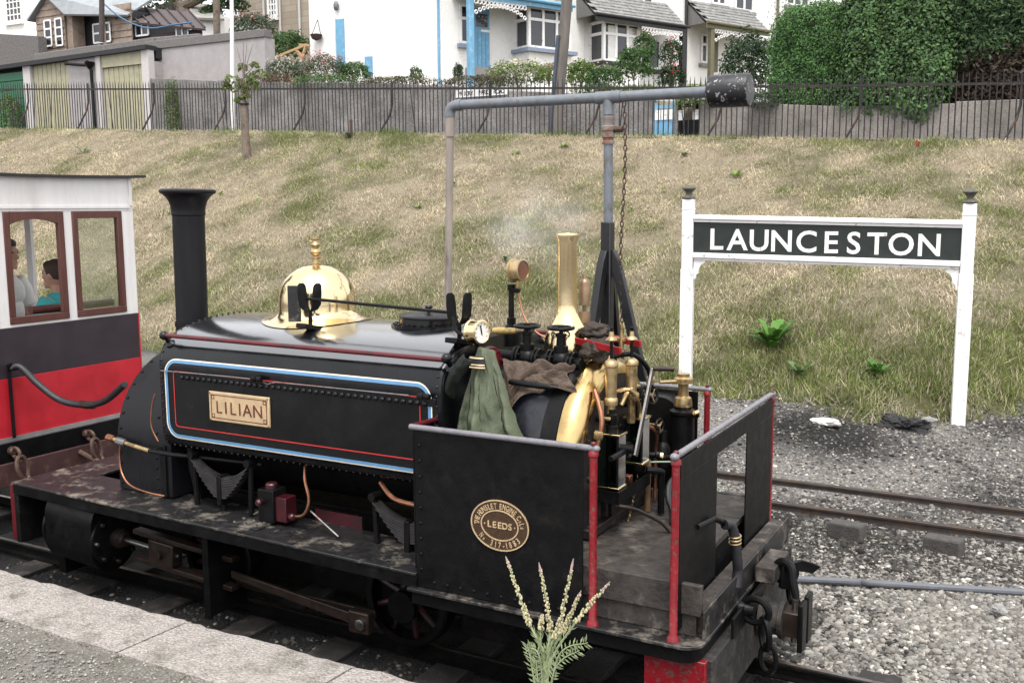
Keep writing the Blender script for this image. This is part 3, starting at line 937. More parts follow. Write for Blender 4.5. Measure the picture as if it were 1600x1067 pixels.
m = MB().box(-5.61, -5.28, -0.3995, 0.3995, 0.612, 0.627)
P(m, 'front_plate', M['plate'], loco, bevel=0.003)
m = MB().box(-5.70, -5.622, -0.74, 0.74, 0.24, 0.595)
o = P(m, 'front_buffer_beam', M['maroon'], loco, bevel=0.004)
m = MB().box(-5.6215, -5.58, -0.765, -0.3, 0.24, 0.545)
P(m, 'beam_backing', M['grime'], o)
# --- frames
for s in (-1, 1):
    m = MB().box(-5.62, -1.24, s * 0.222 - 0.01, s * 0.222 + 0.01, 0.14, 0.605)
    P(m, 'frame_plate', M['grime'], loco)
m = MB().box(-5.0, -1.95, -0.205, 0.205, 0.24, 0.62)
P(m, 'frame_stretcher', M['grime'], loco)
m = MB().box(-2.58, -1.95, -0.40, 0.40, 0.13, 0.49)
P(m, 'ashpan', M['grime'], loco)

# --- wheels and motion
def wheel(x, s):
    y = s * 0.36
    o = P(MB().lathe([(0.215, -0.05), (0.262, -0.05), (0.262, 0.04), (0.25, 0.05), (0.215, 0.05)], (x, y, 0.25), (0, s, 0), 36, False), 'wheel', M['grime'], loco)
    P(MB().lathe([(0.06, -0.03), (0.06, 0.045), (0.0, 0.05)], (x, y, 0.25), (0, s, 0), 20), 'hub', M['grime'], o)
    sp = MB()
    for k in range(9):
        a = 2 * math.pi * k / 9
        d = V(math.cos(a), 0, math.sin(a))
        sp.cyl(V(x, y, 0.25) + d * 0.05, V(x, y, 0.25) + d * 0.22, 0.022, 0.016, 8)
    P(sp, 'spokes', pm('wheel_red_dirty', (0.045, 0.006, 0.008), 0.5, var=0.4, c2=(0.008, 0.006, 0.006), c2amt=0.5, c2scale=8), o)
    c = MB().prism([(a * 0.085, b * 0.085 - 0.03) for a, b in arc(0, 0, 1, 0, 360, 18)[:-1]], (x, y + s * 0.05, 0.25), (1, 0, 0), (0, 0, 1), (0, s * 0.035, 0))
    P(c, 'crank', M['grime'], o)
    return o
for s in (-1, 1):
    for x in (-2.93, -4.28):
        wheel(x, s)
    py = s * 0.53
    # cylinder with its cladding, slightly inclined
    inc = V(1, 0, -0.06).normalized()
    c0 = V(-5.40, s * 0.56, 0.34)
    up = V(0.06, 0, 1).normalized()
    m = MB()
    sec = arc(0, 0, 0.165, 0, 180, 14)
    sec = [(-0.165, -0.02)] + arc(0, -0.05, 0.165, 180, 360, 14) + arc(0, 0.10, 0.165, 0, 180, 14)
    m.prism(sec[1:], c0, (0, 1, 0), up, inc, 0.42)
    cy = P(m, 'cylinder', M['blackm'], loco)
    for d in (-0.02, 0.42):
        P(MB().lathe([(0.175, 0), (0.175, 0.02), (0.12, 0.03), (0.06, 0.034), (0.0, 0.034)] if d > 0 else [(0.0, -0.02), (0.15, -0.012), (0.175, 0), (0.175, 0.02)], c0 + inc * d, inc, 26), 'cylinder_cover', M['blackm'], cy)
    m = MB()
    for k in range(8):
        a = 2 * math.pi * k / 8
        m.cyl(c0 + inc * 0.44 + V(0, 0.15 * math.cos(a), 0.15 * math.sin(a)), c0 + inc * 0.465 + V(0, 0.15 * math.cos(a), 0.15 * math.sin(a)), 0.012, n=6)
    P(m, 'cover_studs', M['steel'], cy, kind='stuff')
    P(MB().lathe([(0.06, 0.0), (0.06, 0.05), (0.04, 0.06), (0.04, 0.09)], c0 + inc * 0.44, inc, 16), 'gland', M['rod'], cy)
    P(MB().cyl(c0 + inc * 0.45, c0 + inc * 0.98, 0.016), 'piston_rod', M['steel'], loco)
    P(MB().cyl(c0 + inc * 0.47 + V(0, 0, 0.14), c0 + inc * 0.82 + V(0, 0, 0.16), 0.011), 'valve_rod', M['steel'], loco)
    for dz in (0.085, -0.085):
        m = MB()
        a, b = c0 + inc * 0.62 + up * dz, c0 + inc * 1.42 + up * dz
        m.prism([(-0.03, -0.014), (0.03, -0.014), (0.03, 0.014), (-0.03, 0.014)], a, (0, 1, 0), up, b - a)
        P(m, 'slide_bar', M['rod'], loco, bevel=0.003)
    m = MB()
    m.box(-0.10, 0.10, -0.04, 0.04, -0.07, 0.07, Matrix.Translation(c0 + inc * 0.86) @ Matrix.Rotation(R(3.4), 4, 'Y'))
    ch = P(m, 'crosshead', M['rod'], loco, bevel=0.008)
    P(MB().cyl(c0 + inc * 0.86 + V(0, s * 0.03, 0), c0 + inc * 0.86 + V(0, s * 0.065, 0), 0.026), 'crosshead_pin', M['rod'], ch)
    m = MB().box(-4.07, -4.055, s * 0.68, s * 0.40, 0.03, 0.55) if s > 0 else MB().box(-4.07, -4.055, -0.68, -0.40, 0.03, 0.55)
    mo = P(m, 'motion_bracket', M['blackm'], loco, bevel=0.003)
    m = MB().box(-4.095, -4.05, min(s * 0.68, s * 0.695), max(s * 0.68, s * 0.695), 0.02, 0.552)
    P(m, 'bracket_flange', M['blackm'], mo)
    m = MB()
    m.prism([(0, -0.02), (0.9, -0.03), (0.9, 0.03), (0, 0.02)], (-4.0, s * 0.56, 0.255), V(0.9, 0, -0.095).normalized(), (0, 0, 1), (0, s * 0.02, 0))
    rod = P(m, 'connecting_rod', M['rod'], loco, bevel=0.004)
    m = MB().box(-3.16, -3.03, min(s * 0.545, s * 0.60), max(s * 0.545, s * 0.60), 0.10, 0.22)
    be = P(m, 'big_end', M['rod'], rod, bevel=0.01)
    P(MB().lathe([(0.030, 0), (0.030, 0.014), (0.022, 0.018), (0.0, 0.018)], (-3.075, s * 0.60, 0.158), (0, s, 0), 18), 'crank_pin', M['steel'], be)
    m = MB().prism([(0, -0.022), (1.35, -0.022), (1.35, 0.022), (0, 0.022)], (-4.42, s * 0.47, 0.165), (1, 0, 0), (0, 0, 1), (0, s * 0.018, 0))
    P(m, 'coupling_rod', M['rod'], loco, bevel=0.004)
P(MB().box(-5.46, -5.40, -0.60, -0.40, 0.02, 0.12), 'drain_cock', M['grime'], loco)

# --- boiler barrel below the tank
P(MB().cyl((-4.9, 0, 1.0), (-2.0, 0, 1.0), 0.36, n=32), 'boiler_barrel', M['blackm'], loco)

# --- smokebox
def arch(w, z0, zc, n=20):
    return [(-w, z0)] + [(-w * math.cos(math.pi * i / n), zc + w * math.sin(math.pi * i / n)) for i in range(n + 1)] + [(w, z0)]
W_S = 0.535
sb = P(MB().prism(arch(W_S, 0.62, 0.90), (-4.93, 0, 0), (0, 1, 0), (0, 0, 1), (1, 0, 0), 0.45), 'smokebox', M['smoke'], loco, smooth=30, bevel=0.004)
P(MB().lathe([(0.0, 0.05), (0.2, 0.04), (0.33, 0.012), (0.36, 0)], (-4.93, 0, 0.98), (-1, 0, 0), 32, False), 'smokebox_door', M['smoke'], sb)
ptsA, ptsN = [], []
m = MB()
for xx_ in (-4.905, -4.60):
    for i in range(19):
        a = math.pi * i / 18
        n = V(0, -math.cos(a), math.sin(a))
        m.v, m.f = m.v, m.f
        rr = rivets([V(xx_, -W_S * math.cos(a), 0.90 + W_S * math.sin(a))], n, 0.0095, 0.008)
        m.add(rr.v, rr.f)
    for z in np.arange(0.66, 0.90, 0.062):
        rr = rivets([V(xx_, -W_S, z)], (0, -1, 0), 0.0095, 0.008)
        m.add(rr.v, rr.f)
P(m, 'rivet_row', M['blackm'], sb, kind='stuff')
P(MB().box(-4.56, -4.515, -0.548, -0.5355, 0.62, 0.93), 'joint_strip', M['blackm'], sb, bevel=0.003)

# --- chimney
o = P(MB().lathe([(0.16, 0.0), (0.13, 0.04), (0.106, 0.09), (0.0985, 0.15), (0.0985, 0.84), (0.104, 0.845), (0.104, 0.86), (0.103, 0.87), (0.107, 0.90), (0.117, 0.93), (0.133, 0.955), (0.153, 0.972), (0.168, 0.980), (0.172, 0.989), (0.170, 0.999), (0.155, 1.006), (0.135, 1.006), (0.095, 0.99), (0.085, 0.9), (0.085, 0.2)], (-4.826, 0, 1.415), (0.016, 0, 1), 44, False), 'chimney', M['smoke'], loco)
P(MB().lathe([(0.099, 0), (0.106, 0), (0.106, 0.03), (0.099, 0.03)], (-4.824, 0, 1.56), (0.016, 0, 1), 40, False), 'chimney_band', M['smoke'], o)

# --- saddle tank
def tank_sec(e=0.0):
    h = [(0.36, 0.93), (0.46, 0.925), (0.53, 0.935), (0.562, 0.965), (0.575, 1.01), (0.578, 1.10), (0.578, 1.40), (0.574, 1.445), (0.562, 1.49), (0.54, 1.53), (0.50, 1.565), (0.44, 1.597), (0.36, 1.622), (0.26, 1.642), (0.14, 1.655), (0.0, 1.66)]
    h = [(a - (e if a > 0.3 else 0), b - (e if b > 1.2 else -e if b < 0.95 else 0)) for a, b in h]
    return h
def tank_top(y):
    h = tank_sec()[6:]
    return float(np.interp(abs(y), [p[0] for p in reversed(h)], [p[1] for p in reversed(h)]))
TX0, TX1 = -4.50, -2.57
half = tank_sec()
def full(e):
    h = tank_sec(e)
    return [(-a, b) for a, b in h] + [(a, b) for a, b in reversed(h[:-1])]
m = MB()
loops = [(TX0 - 0.004, 0.03), (TX0, 0.012), (TX0 + 0.012, 0.002), (TX0 + 0.03, 0.0), (TX1 - 0.03, 0.0), (TX1 - 0.012, 0.002), (TX1, 0.012), (TX1 + 0.004, 0.03)]
vv, ff = [], []
for x, e in loops:
    vv += [(x, a, b) for a, b in full(e)]
k = len(full(0))
for j in range(len(loops) - 1):
    for i in range(k):
        ff.append((j * k + i, (j + 1) * k + i, (j + 1) * k + (i + 1) % k, j * k + (i + 1) % k))
ff += [tuple(range(k)), tuple((len(loops) - 1) * k + i for i in reversed(range(k)))]
m.add(vv, ff)
tank = P(m, 'saddle_tank', M['black'], loco, smooth=40)
tank.data.materials.append(M['sheen_top'])                # extra gloss on the crown only, put in to imitate bright sky reflection
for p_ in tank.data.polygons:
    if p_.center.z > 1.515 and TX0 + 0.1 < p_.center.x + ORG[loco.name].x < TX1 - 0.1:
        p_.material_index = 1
YS = -0.580
def side(p, d):
    # lining follows the curve of the shoulder
    x, z = p
    yy = np.interp(z, [0.93, 0.965, 1.01, 1.10, 1.40, 1.445, 1.49], [0.50, 0.562, 0.575, 0.578, 0.578, 0.574, 0.562])
    return V(x, -(yy + 0.0012 + d), z)
LX0, LX1, LZ0, LZ1 = -4.44, -2.63, 1.005, 1.452
def lining(name, e0, e1, r, mat):
    a = rrect(LX0 + e0, LX1 - e0, LZ0 + e0, LZ1 - e0, max(r - e0, 0.01), 8)
    b = rrect(LX0 + e1, LX1 - e1, LZ0 + e1, LZ1 - e1, max(r - e1, 0.01), 8)
    # split the long edges so that the strip follows the plate
    P(band(a, b, side, 0.001), name, mat, tank, smooth=60)
lining('cream_line', -0.0065, 0.0, 0.085, M['cream'])
lining('blue_line', 0.0, 0.017, 0.085, M['blue'])
lining('red_line', 0.062, 0.0675, 0.085, M['redline'])
# bolted seam with bolt heads
P(MB().box(-4.32, -2.60, -0.5845, -0.579, 1.345, 1.385), 'seam_strip', M['black'], tank, bevel=0.002)
m = MB()
for x in np.arange(-4.30, -2.62, 0.042):
    m.lathe([(0.013, 0), (0.013, 0.006), (0.009, 0.010), (0.005, 0.012), (0, 0.012)], (x, -0.584, 1.357), (0, -1, 0), 8, False)
P(m, 'bolt_row', M['black'], tank, kind='stuff')
m = MB()
rr = rivets(lin((-4.42, -0.553, 0.95), (-2.6, -0.553, 0.95), 42), (0, -0.8, -0.6), 0.007, 0.006)
m.add(rr.v, rr.f)
for xx_ in (TX0 + 0.028, TX1 - 0.028):
    prev = None
    sec = [p for p in tank_sec() if p[0] < 0.579 and p[1] > 0.96]
    pl = [V(0, -a, b) for a, b in sec] + [V(0, a, b) for a, b in reversed(sec[-8:-1])]
    acc, step = 0.0, 0.048
    for i in range(len(pl) - 1):
        L = (pl[i + 1] - pl[i]).length
        t = acc
        while t < L:
            q = pl[i].lerp(pl[i + 1], t / L)
            d = (pl[i + 1] - pl[i]).normalized()
            nrm = V(0, -d.z, d.y)
            rr = rivets([V(xx_, q.y, q.z)], -nrm if nrm.dot(V(0, q.y, q.z - 1.2)) < 0 else nrm, 0.0075, 0.0065)
            m.add(rr.v, rr.f)
            t += step
        acc = t - L
P(m, 'rivet_row', M['black'], tank, kind='stuff')
# thin pipe and small cocks along the seam
P(MB().tube([(-4.47, -0.588, 1.385), (-3.95, -0.592, 1.392), (-3.72, -0.592, 1.392), (-3.66, -0.592, 1.372), (-3.60, -0.592, 1.388), (-2.75, -0.592, 1.392)], 0.0035, 5), 'thin_pipe', M['steel'], tank)
for x in (-3.74, -2.67):
    o = P(MB().lathe([(0.012, 0), (0.012, 0.02), (0.018, 0.022), (0.018, 0.04), (0.010, 0.045), (0, 0.045)], (x, -0.579, 1.398), (0, -1, 0), 10), 'cock', M['blackm'], tank)
    P(MB().lathe([(0.013, 0), (0.016, 0.01), (0.013, 0.03), (0, 0.03)], (x + 0.02, -0.605, 1.398), (1, 0, 0), 10), 'cock_plug', M['blackm'], o)
# nameplate
nx0, nx1, nz0, nz1 = -4.095, -3.655, 1.135, 1.300
npl = P(MB().box(nx0, nx1, -0.592, -0.579, nz0, nz1), 'nameplate', M['platebrass'], tank, bevel=0.004)
fy = lambda p, d: V(p[0], -0.5925 - d, p[1])
def rect(a, b, c, d):
    return [(b, d), (a, d), (a, c), (b, c)]
P(band(rect(nx0 + .016, nx1 - .016, nz0 + .016, nz1 - .016), rect(nx0 + .0205, nx1 - .0205, nz0 + .0205, nz1 - .0205), fy, 0.001), 'plate_border', M['platered'], npl)
for cx_, cz_ in ((nx0 + .031, nz0 + .031), (nx1 - .031, nz0 + .031), (nx0 + .031, nz1 - .031), (nx1 - .031, nz1 - .031)):
    P(band(rect(cx_ - .011, cx_ + .011, cz_ - .011, cz_ + .011), rect(cx_ - .0075, cx_ + .0075, cz_ - .0075, cz_ + .0075), fy, 0.0013), 'corner_mark', M['platered'], npl)
for i, (ch_, tx) in enumerate(zip('LILIAN', (-4.017, -3.968, -3.913, -3.866, -3.812, -3.737))):
    put_glyph(ch_, 0.072, 0.0015, -0.004, frame((tx, -0.5935, 1.182), (1, 0, 0), (0, 0, 1)), 'plate_letter', M['platered'], npl)
for cx_, cz_ in ((nx0 + .009, nz0 + .009), (nx1 - .009, nz0 + .009), (nx0 + .009, nz1 - .009), (nx1 - .009, nz1 - .009)):
    P(MB().lathe([(0.006, 0), (0.005, 0.003), (0, 0.004)], (cx_, -0.592, cz_), (0, -1, 0), 8, False), 'plate_screw', M['brassold'], npl)

# --- handrails along the tank
for s in (-1, 1):
    hr = P(MB().cyl((-4.43, s * 0.575, 1.588), (-2.55, s * 0.575, 1.578), 0.0125, n=12), 'handrail', M['maroon'], loco)
    for x in (-4.44, -2.54):
        P(MB().ell((x, s * 0.575, 1.586), (0.026, 0.026, 0.026)), 'handrail_knob', M['black'], hr)
        P(MB().lathe([(0.03, 0), (0.03, 0.008), (0.014, 0.02), (0.012, 0.07)], (x, s * 0.53, 1.532), (0, s * 0.62, 0.78), 12), 'handrail_stanchion', M['black'], hr)

# --- brass dome: bell body on a saddle-shaped skirt
DX = -3.80
m = MB()
prof = [(0.0, 1.972), (0.04, 1.970), (0.08, 1.962), (0.12, 1.945), (0.155, 1.920), (0.185, 1.887), (0.207, 1.848), (0.219, 1.80), (0.223, 1.75), (0.223, 1.715)]
n = 48
vv, ff = [], []
for r, z in prof:
    for i in range(n):
        a = 2 * math.pi * i / n
        vv.append((DX + max(r, 1e-3) * math.cos(a), max(r, 1e-3) * math.sin(a), z))
for q in range(1, 9):
    t = q / 8
    r = 0.223 + 0.105 * (t ** 1.7)
    for i in range(n):
        a = 2 * math.pi * i / n
        x, y = r * math.cos(a), r * math.sin(a) * (1 - 0.04 * t)
        zt = tank_top(y) + 0.004
        z = zt + (1.715 - zt) * (1 - t) ** 1.8
        vv.append((DX + x, y, z))
nr = len(prof) + 8
for j in range(nr - 1):
    for i in range(n):
        ff.append((j * n + i, (j + 1) * n + i, (j + 1) * n + (i + 1) % n, j * n + (i + 1) % n))
m.add(vv, ff)
dome = P(m, 'dome', M['brass'], loco, smooth=60)
fin = P(MB().lathe([(0.030, -0.01), (0.030, 0.008), (0.020, 0.012), (0.018, 0.03), (0.026, 0.034), (0.026, 0.045), (0.016, 0.052), (0.030, 0.066), (0.033, 0.075), (0.028, 0.088), (0.016, 0.096), (0.024, 0.108), (0.026, 0.116), (0.018, 0.128), (0.014, 0.14), (0.026, 0.146), (0.026, 0.158), (0.0, 0.160)], (DX, 0, 1.972), (0, 0, 1), 18), 'dome_finial', M['brassold'], dome)
P(MB().cyl((DX, 0, 2.015), (DX + 0.06, -0.02, 2.018), 0.007, n=8), 'finial_cock', M['brassold'], fin)
P(MB().tube([(DX - 0.02, 0, 2.10), (DX - 0.045, 0, 2.11), (DX - 0.04, 0, 2.14)], 0.005, 6), 'finial_lever', M['brassold'], fin)

# --- tank filler
FX = -3.04
o = P(MB().lathe([(0.19, 0.0), (0.19, 0.014), (0.15, 0.016), (0.147, 0.05)], (FX, 0.0, 1.652), (0, 0, 1), 40), 'filler_ring', M['black'], loco)
m = MB()
for i in range(22):
    a = 2 * math.pi * i / 22
    m.lathe([(0.010, 0), (0.010, 0.008), (0, 0.009)], (FX + 0.170 * math.cos(a), 0.170 * math.sin(a), 1.667), (0, 0, 1), 6, False)
P(m, 'ring_bolts', M['black'], o, kind='stuff')
lid = P(MB().lathe([(0.163, 0), (0.163, 0.010), (0.15, 0.016), (0.10, 0.022), (0.02, 0.026), (0, 0.026)], (FX + 0.02, 0.0, 1.702), (0.03, 0.0, 1), 40), 'filler_lid', M['blackm'], loco)
P(MB().lathe([(0.018, 0), (0.010, 0.008), (0.008, 0.02), (0.018, 0.026), (0.024, 0.034), (0.020, 0.042), (0, 0.046)], (FX + 0.02, 0, 1.726), (0, 0, 1), 16), 'lid_knob', M['black'], lid)

# --- forked tool rests
def fork(x, y, name='tool_rest'):
    z = tank_top(y)
    o = P(MB().box(-0.035, 0.035, -0.085, 0.085, -0.008, 0.018, Matrix.Translation((x, y, z + 0.01)) @ Matrix.Rotation(R(-12), 4, 'X')), name, M['blackm'], loco, bevel=0.004)
    P(MB().cyl((x, y, z), (x, y, z + 0.11), 0.012, 0.011, 10), 'stem', M['blackm'], o)
    for s in (-1, 1):
        m = MB()
        pts = [(0.0, 0.100), (0.022, 0.112), (0.036, 0.14), (0.040, 0.20), (0.043, 0.245), (0.044, 0.258)]
        w = [0.014, 0.020, 0.025, 0.026, 0.022, 0.010]
        vv, ff = [], []
        for (d, h), ww in zip(pts, w):
            for (dx, dd) in ((-ww, -0.004), (ww, -0.004), (ww, 0.004), (-ww, 0.004)):
                vv.append((x + dx * 0.45 + s * (d + dd) * 0.85, y + s * (d + dd) * 0.52 + dx * 0.75, z + h))
        for j in range(len(pts) - 1):
            for i in range(4):
                ff.append((j * 4 + i, j * 4 + (i + 1) % 4, (j + 1) * 4 + (i + 1) % 4, (j + 1) * 4 + i))
        ff += [(3, 2, 1, 0), tuple((len(pts) - 1) * 4 + i for i in range(4))]
        m.add(vv, ff)
        P(m, 'prong', M['blackm'], o, smooth=50)
    return z
za_ = fork(-3.60, -0.30)
zb_ = fork(-2.60, -0.36)
# fire iron lying across the two forks
iron = thing('fire_iron', 'long black fire iron lying across the two forked rests on the tank', 'fire iron', (-3.1, -0.33, za_ + 0.17))
a, b = V(-3.62, -0.30, za_ + 0.172), V(-2.66, -0.37, zb_ + 0.160)
P(MB().tube([a, a.lerp(b, 0.5), b], 0.009, 8), 'bar', M['blackm'], iron)
P(MB().tube([b, b + V(0.03, -0.005, -0.03), b + V(0.055, -0.012, -0.085), b + V(0.10, -0.02, -0.105), b + V(0.15, -0.02, -0.09), b + V(0.165, -0.015, -0.05)], 0.0095, 8, 5), 'hook', M['blackm'], iron)
m = MB().box(-0.012, 0.0, -0.035, 0.035, -0.13, 0.07, Matrix.Translation(a + V(-0.075, -0.02, 0.0)) @ Matrix.Rotation(R(-57), 4, 'Z'))
P(m, 'blade', M['plate'], iron, bevel=0.003)

# --- springs and fittings between tank and running plate
def spring(x, z, half_w, nleaf, s=-1):
    o = None
    m = MB()
    for i in range(nleaf):
        L = half_w * (1 - i / (nleaf + 1.5))
        zz = z - i * 0.0135
        pts = [(x + L * t, zz + 0.085 * (t * L / half_w) ** 2 * (1)) for t in np.linspace(-1, 1, 13)]
        poly = [(a, b) for a, b in pts] + [(a, b - 0.0115) for a, b in reversed(pts)]
        m.prism(poly, (0, s * 0.53 - 0.03, 0), (1, 0, 0), (0, 0, 1), (0, 0.06, 0))
    o = P(m, 'leaf_spring', M['spring'], loco, smooth=20)
    P(MB().box(x - 0.016, x + 0.016, s * 0.53 - 0.037, s * 0.53 + 0.037, z - 0.16, z + 0.012), 'spring_buckle', M['blackm'], o, bevel=0.004)
    P(MB().cyl((x, s * 0.53, z - 0.16), (x, s * 0.53, 0.58), 0.014), 'spring_pillar', M['blackm'], o)
    for d in (-1, 1):
        P(MB().tube([(x + d * half_w, s * 0.53, z + 0.11), (x + d * half_w * 0.99, s * 0.53, z), (x + d * half_w * 0.97, s * 0.53, 0.59)], 0.016, 8), 'spring_hanger', M['blackm'], o)
        P(MB().lathe([(0.022, -0.035), (0.022, 0.035)], (x + d * half_w, s * 0.53, z + 0.105), (0, 1, 0), 10), 'hanger_pin', M['blackm'], o)
for s in (-1, 1):
    spring(-4.08, 0.80, 0.215, 9, s)
    spring(-2.80, 0.73, 0.215, 8, s)
    # struts from the tank to the frames
    P(MB().tube([(-4.42, s * 0.44, 0.93), (-4.40, s * 0.45, 0.80), (-4.36, s * 0.44, 0.61)], 0.024, 10), 'steam_pipe', M['blackm'], loco)
# white painted strip seen behind the rear spring
P(MB().box(-2.93, -2.64, -0.416, -0.408, 0.60, 0.655), 'painted_strip', pm('flaking_white', (0.62, 0.58, 0.5), 0.8, c2=(0.06, 0.05, 0.045), c2amt=0.4, c2scale=16, c2sharp=0.06), loco)
P(MB().box(-3.52, -3.20, -0.407, -0.40, 0.588, 0.66), 'red_strip', M['dimred'], loco)
# lubricator box
lb = P(MB().box(-3.755, -3.645, -0.60, -0.49, 0.61, 0.79), 'lubricator', M['blackm'], loco, bevel=0.004)
P(MB().box(-3.645, -3.57, -0.585, -0.50, 0.62, 0.755), 'lubricator_side', M['dimred'], lb, bevel=0.003)
P(MB().lathe([(0.035, 0), (0.035, 0.022), (0.028, 0.03), (0, 0.03)], (-3.70, -0.545, 0.789), (0, 0, 1), 16), 'lubricator_cap', M['dimred'], lb)
P(MB().lathe([(0.014, 0), (0.020, 0.015), (0.020, 0.035), (0.012, 0.045), (0, 0.045)], (-3.72, -0.60, 0.725), (0, -1, 0), 10), 'lubricator_knob', M['dimred'], lb)
P(MB().lathe([(0.014, 0), (0.020, 0.015), (0.020, 0.035), (0.012, 0.045), (0, 0.045)], (-3.57, -0.56, 0.655), (1, -0.3, 0), 10), 'lubricator_knob', M['dimred'], lb)
P(MB().cyl((-3.76, -0.56, 0.66), (-3.79, -0.60, 0.64), 0.006, n=6), 'lubricator_tap', M['steel'], lb)
P(MB().tube([(-3.55, -0.56, 0.655), (-3.46, -0.57, 0.68), (-3.43, -0.56, 0.76), (-3.47, -0.54, 0.86), (-3.50, -0.5, 0.93)], 0.008, 8, 5), 'copper_pipe', M['copper'], loco)
P(MB().tube([(-3.43, -0.55, 0.70), (-3.22, -0.58, 0.60)], 0.006, 6), 'link_rod', M['steel'], loco)
P(MB().tube([(-3.0, -0.50, 0.90), (-2.90, -0.54, 0.845), (-2.78, -0.55, 0.83), (-2.6, -0.55, 0.825)], 0.013, 8, 4), 'copper_pipe', M['copper'], loco)
m = MB()
for i in range(6):
    m.lathe([(0.012, 0), (0.011, 0.006), (0.004, 0.010), (0, 0.010)], (-3.87 + (i % 3) * 0.075, -0.66 + (i // 3) * 0.07, 0.598 - 0.0 + (0.001 if i else 0.001)), (0, 0, 1), 8, False)
P(MB().box(-3.92, -3.67, -0.70, -0.55, 0.597, 0.605), 'bolted_pad', M['plate'], loco, bevel=0.002)
P(m.__class__().add([(v[0], v[1], v[2] + 0.004) for v in m.v], m.f), 'pad_bolts', M['steel'], loco, kind='stuff')
# clack valve pipes at the smokebox
cp = P(MB().cyl((-4.95, -0.57, 0.935), (-4.60, -0.585, 0.90), 0.013, n=10), 'clack_pipe', M['brassold'], loco)
P(MB().lathe([(0.022, 0), (0.022, 0.05), (0.016, 0.055)], (-4.97, -0.57, 0.938), (1, -0.04, -0.1), 8), 'union_nut', M['copper'], cp)
P(MB().lathe([(0.024, 0), (0.026, 0.02), (0.022, 0.07)], (-4.88, -0.572, 0.926), (1, -0.04, -0.1), 10), 'union_nut', M['steel'], cp)
P(MB().tube([(-4.86, -0.575, 0.90), (-4.865, -0.58, 0.83), (-4.84, -0.59, 0.74), (-4.75, -0.61, 0.68), (-4.60, -0.61, 0.655), (-4.50, -0.58, 0.64)], 0.006, 6, 5), 'copper_pipe', M['copper'], loco)
P(MB().tube([(-4.535, -0.578, 1.24), (-4.56, -0.585, 1.16), (-4.565, -0.59, 1.05), (-4.52, -0.585, 0.965)], 0.005, 6, 5), 'copper_pipe', M['copper'], loco)
P(MB().tube([(-4.60, -0.585, 0.90), (-4.45, -0.575, 0.895), (-4.3, -0.50, 0.88), (-3.9, -0.40, 0.86)], 0.013, 8, 4), 'feed_pipe', M['blackm'], loco)

# --- firebox
FW = 0.49
fbx = P(MB().prism(arch(FW - 0.012, 0.45, 1.065, 26), (-2.57, 0, 0), (0, 1, 0), (0, 0, 1), (1, 0, 0), 0.55), 'firebox', M['firebox'], loco, smooth=30)
m = MB()
def arch_loft(prof, z0, zc, n=26):
    """prof: list of (x, halfwidth)"""
    vv, ff = [], []
    k = None
    for x, w in prof:
        sec = arch(w, z0, zc, n)
        vv += [(x, a, b) for a, b in sec]
        k = len(sec)
    for j in range(len(prof) - 1):
        for i in range(k - 1):
            ff.append((j * k + i, j * k + i + 1, (j + 1) * k + i + 1, (j + 1) * k + i))
    return MB().add(vv, ff)
P(arch_loft([(-2.10, FW - 0.012), (-2.10, FW - 0.002), (-2.018, FW - 0.002), (-2.018, FW - 0.012)], 0.45, 1.065), 'firebox_band', M['blackm'], fbx, smooth=30)
P(arch_loft([(-2.016, FW - 0.02), (-2.012, FW), (-1.985, FW + 0.006), (-1.955, FW + 0.002), (-1.925, FW - 0.016), (-1.905, FW - 0.045), (-1.90, FW - 0.08)], 0.45, 1.065), 'brass_band', M['brassband'], fbx, smooth=60)
bh = P(MB().prism(arch(FW - 0.07, 0.45, 1.065, 26), (-1.97, 0, 0), (0, 1, 0), (0, 0, 1), (1, 0, 0), 0.065), 'backhead', M['soot'], loco, smooth=30)

# --- safety valve bonnet, brass
sv = V(-2.18, 0.0, 1.46)
bon = P(MB().lathe([(0.122, 0.0), (0.120, 0.10), (0.117, 0.15), (0.110, 0.19), (0.096, 0.225), (0.077, 0.258), (0.062, 0.285), (0.054, 0.31), (0.0505, 0.35), (0.0495, 0.655), (0.052, 0.67), (0.058, 0.685), (0.061, 0.695), (0.0595, 0.703), (0.052, 0.706), (0.044, 0.69), (0.04, 0.4)], sv, (0, 0, 1), 36, False), 'safety_valve_bonnet', M['brass'], loco, smooth=50)

# --- whistle
w = V(-2.14, 0.12, 1.61)
wh = P(MB().lathe([(0.026, 0.0), (0.030, 0.05), (0.018, 0.06), (0.016, 0.09), (0.031, 0.095), (0.032, 0.13), (0.030, 0.155), (0.010, 0.16), (0.010, 0.185), (0.030, 0.188), (0.031, 0.30), (0.026, 0.315), (0.013, 0.325), (0.010, 0.345), (0.0, 0.35)], w, (0, 0, 1), 22), 'whistle', pm('bronze_whistle', (0.27, 0.19, 0.12), 0.45, 0.8, var=0.25, scale=20), loco)
P(MB().tube([w + V(0.03, -0.02, 0.03), w + V(0.12, -0.05, 0.035), w + V(0.26, -0.08, 0.03)], 0.010, 8), 'whistle_valve', M['brassold'], wh)
P(MB().cyl(w + V(0.24, -0.08, -0.03), w + V(0.24, -0.08, 0.11), 0.010, n=8), 'whistle_spindle', M['brassold'], wh)

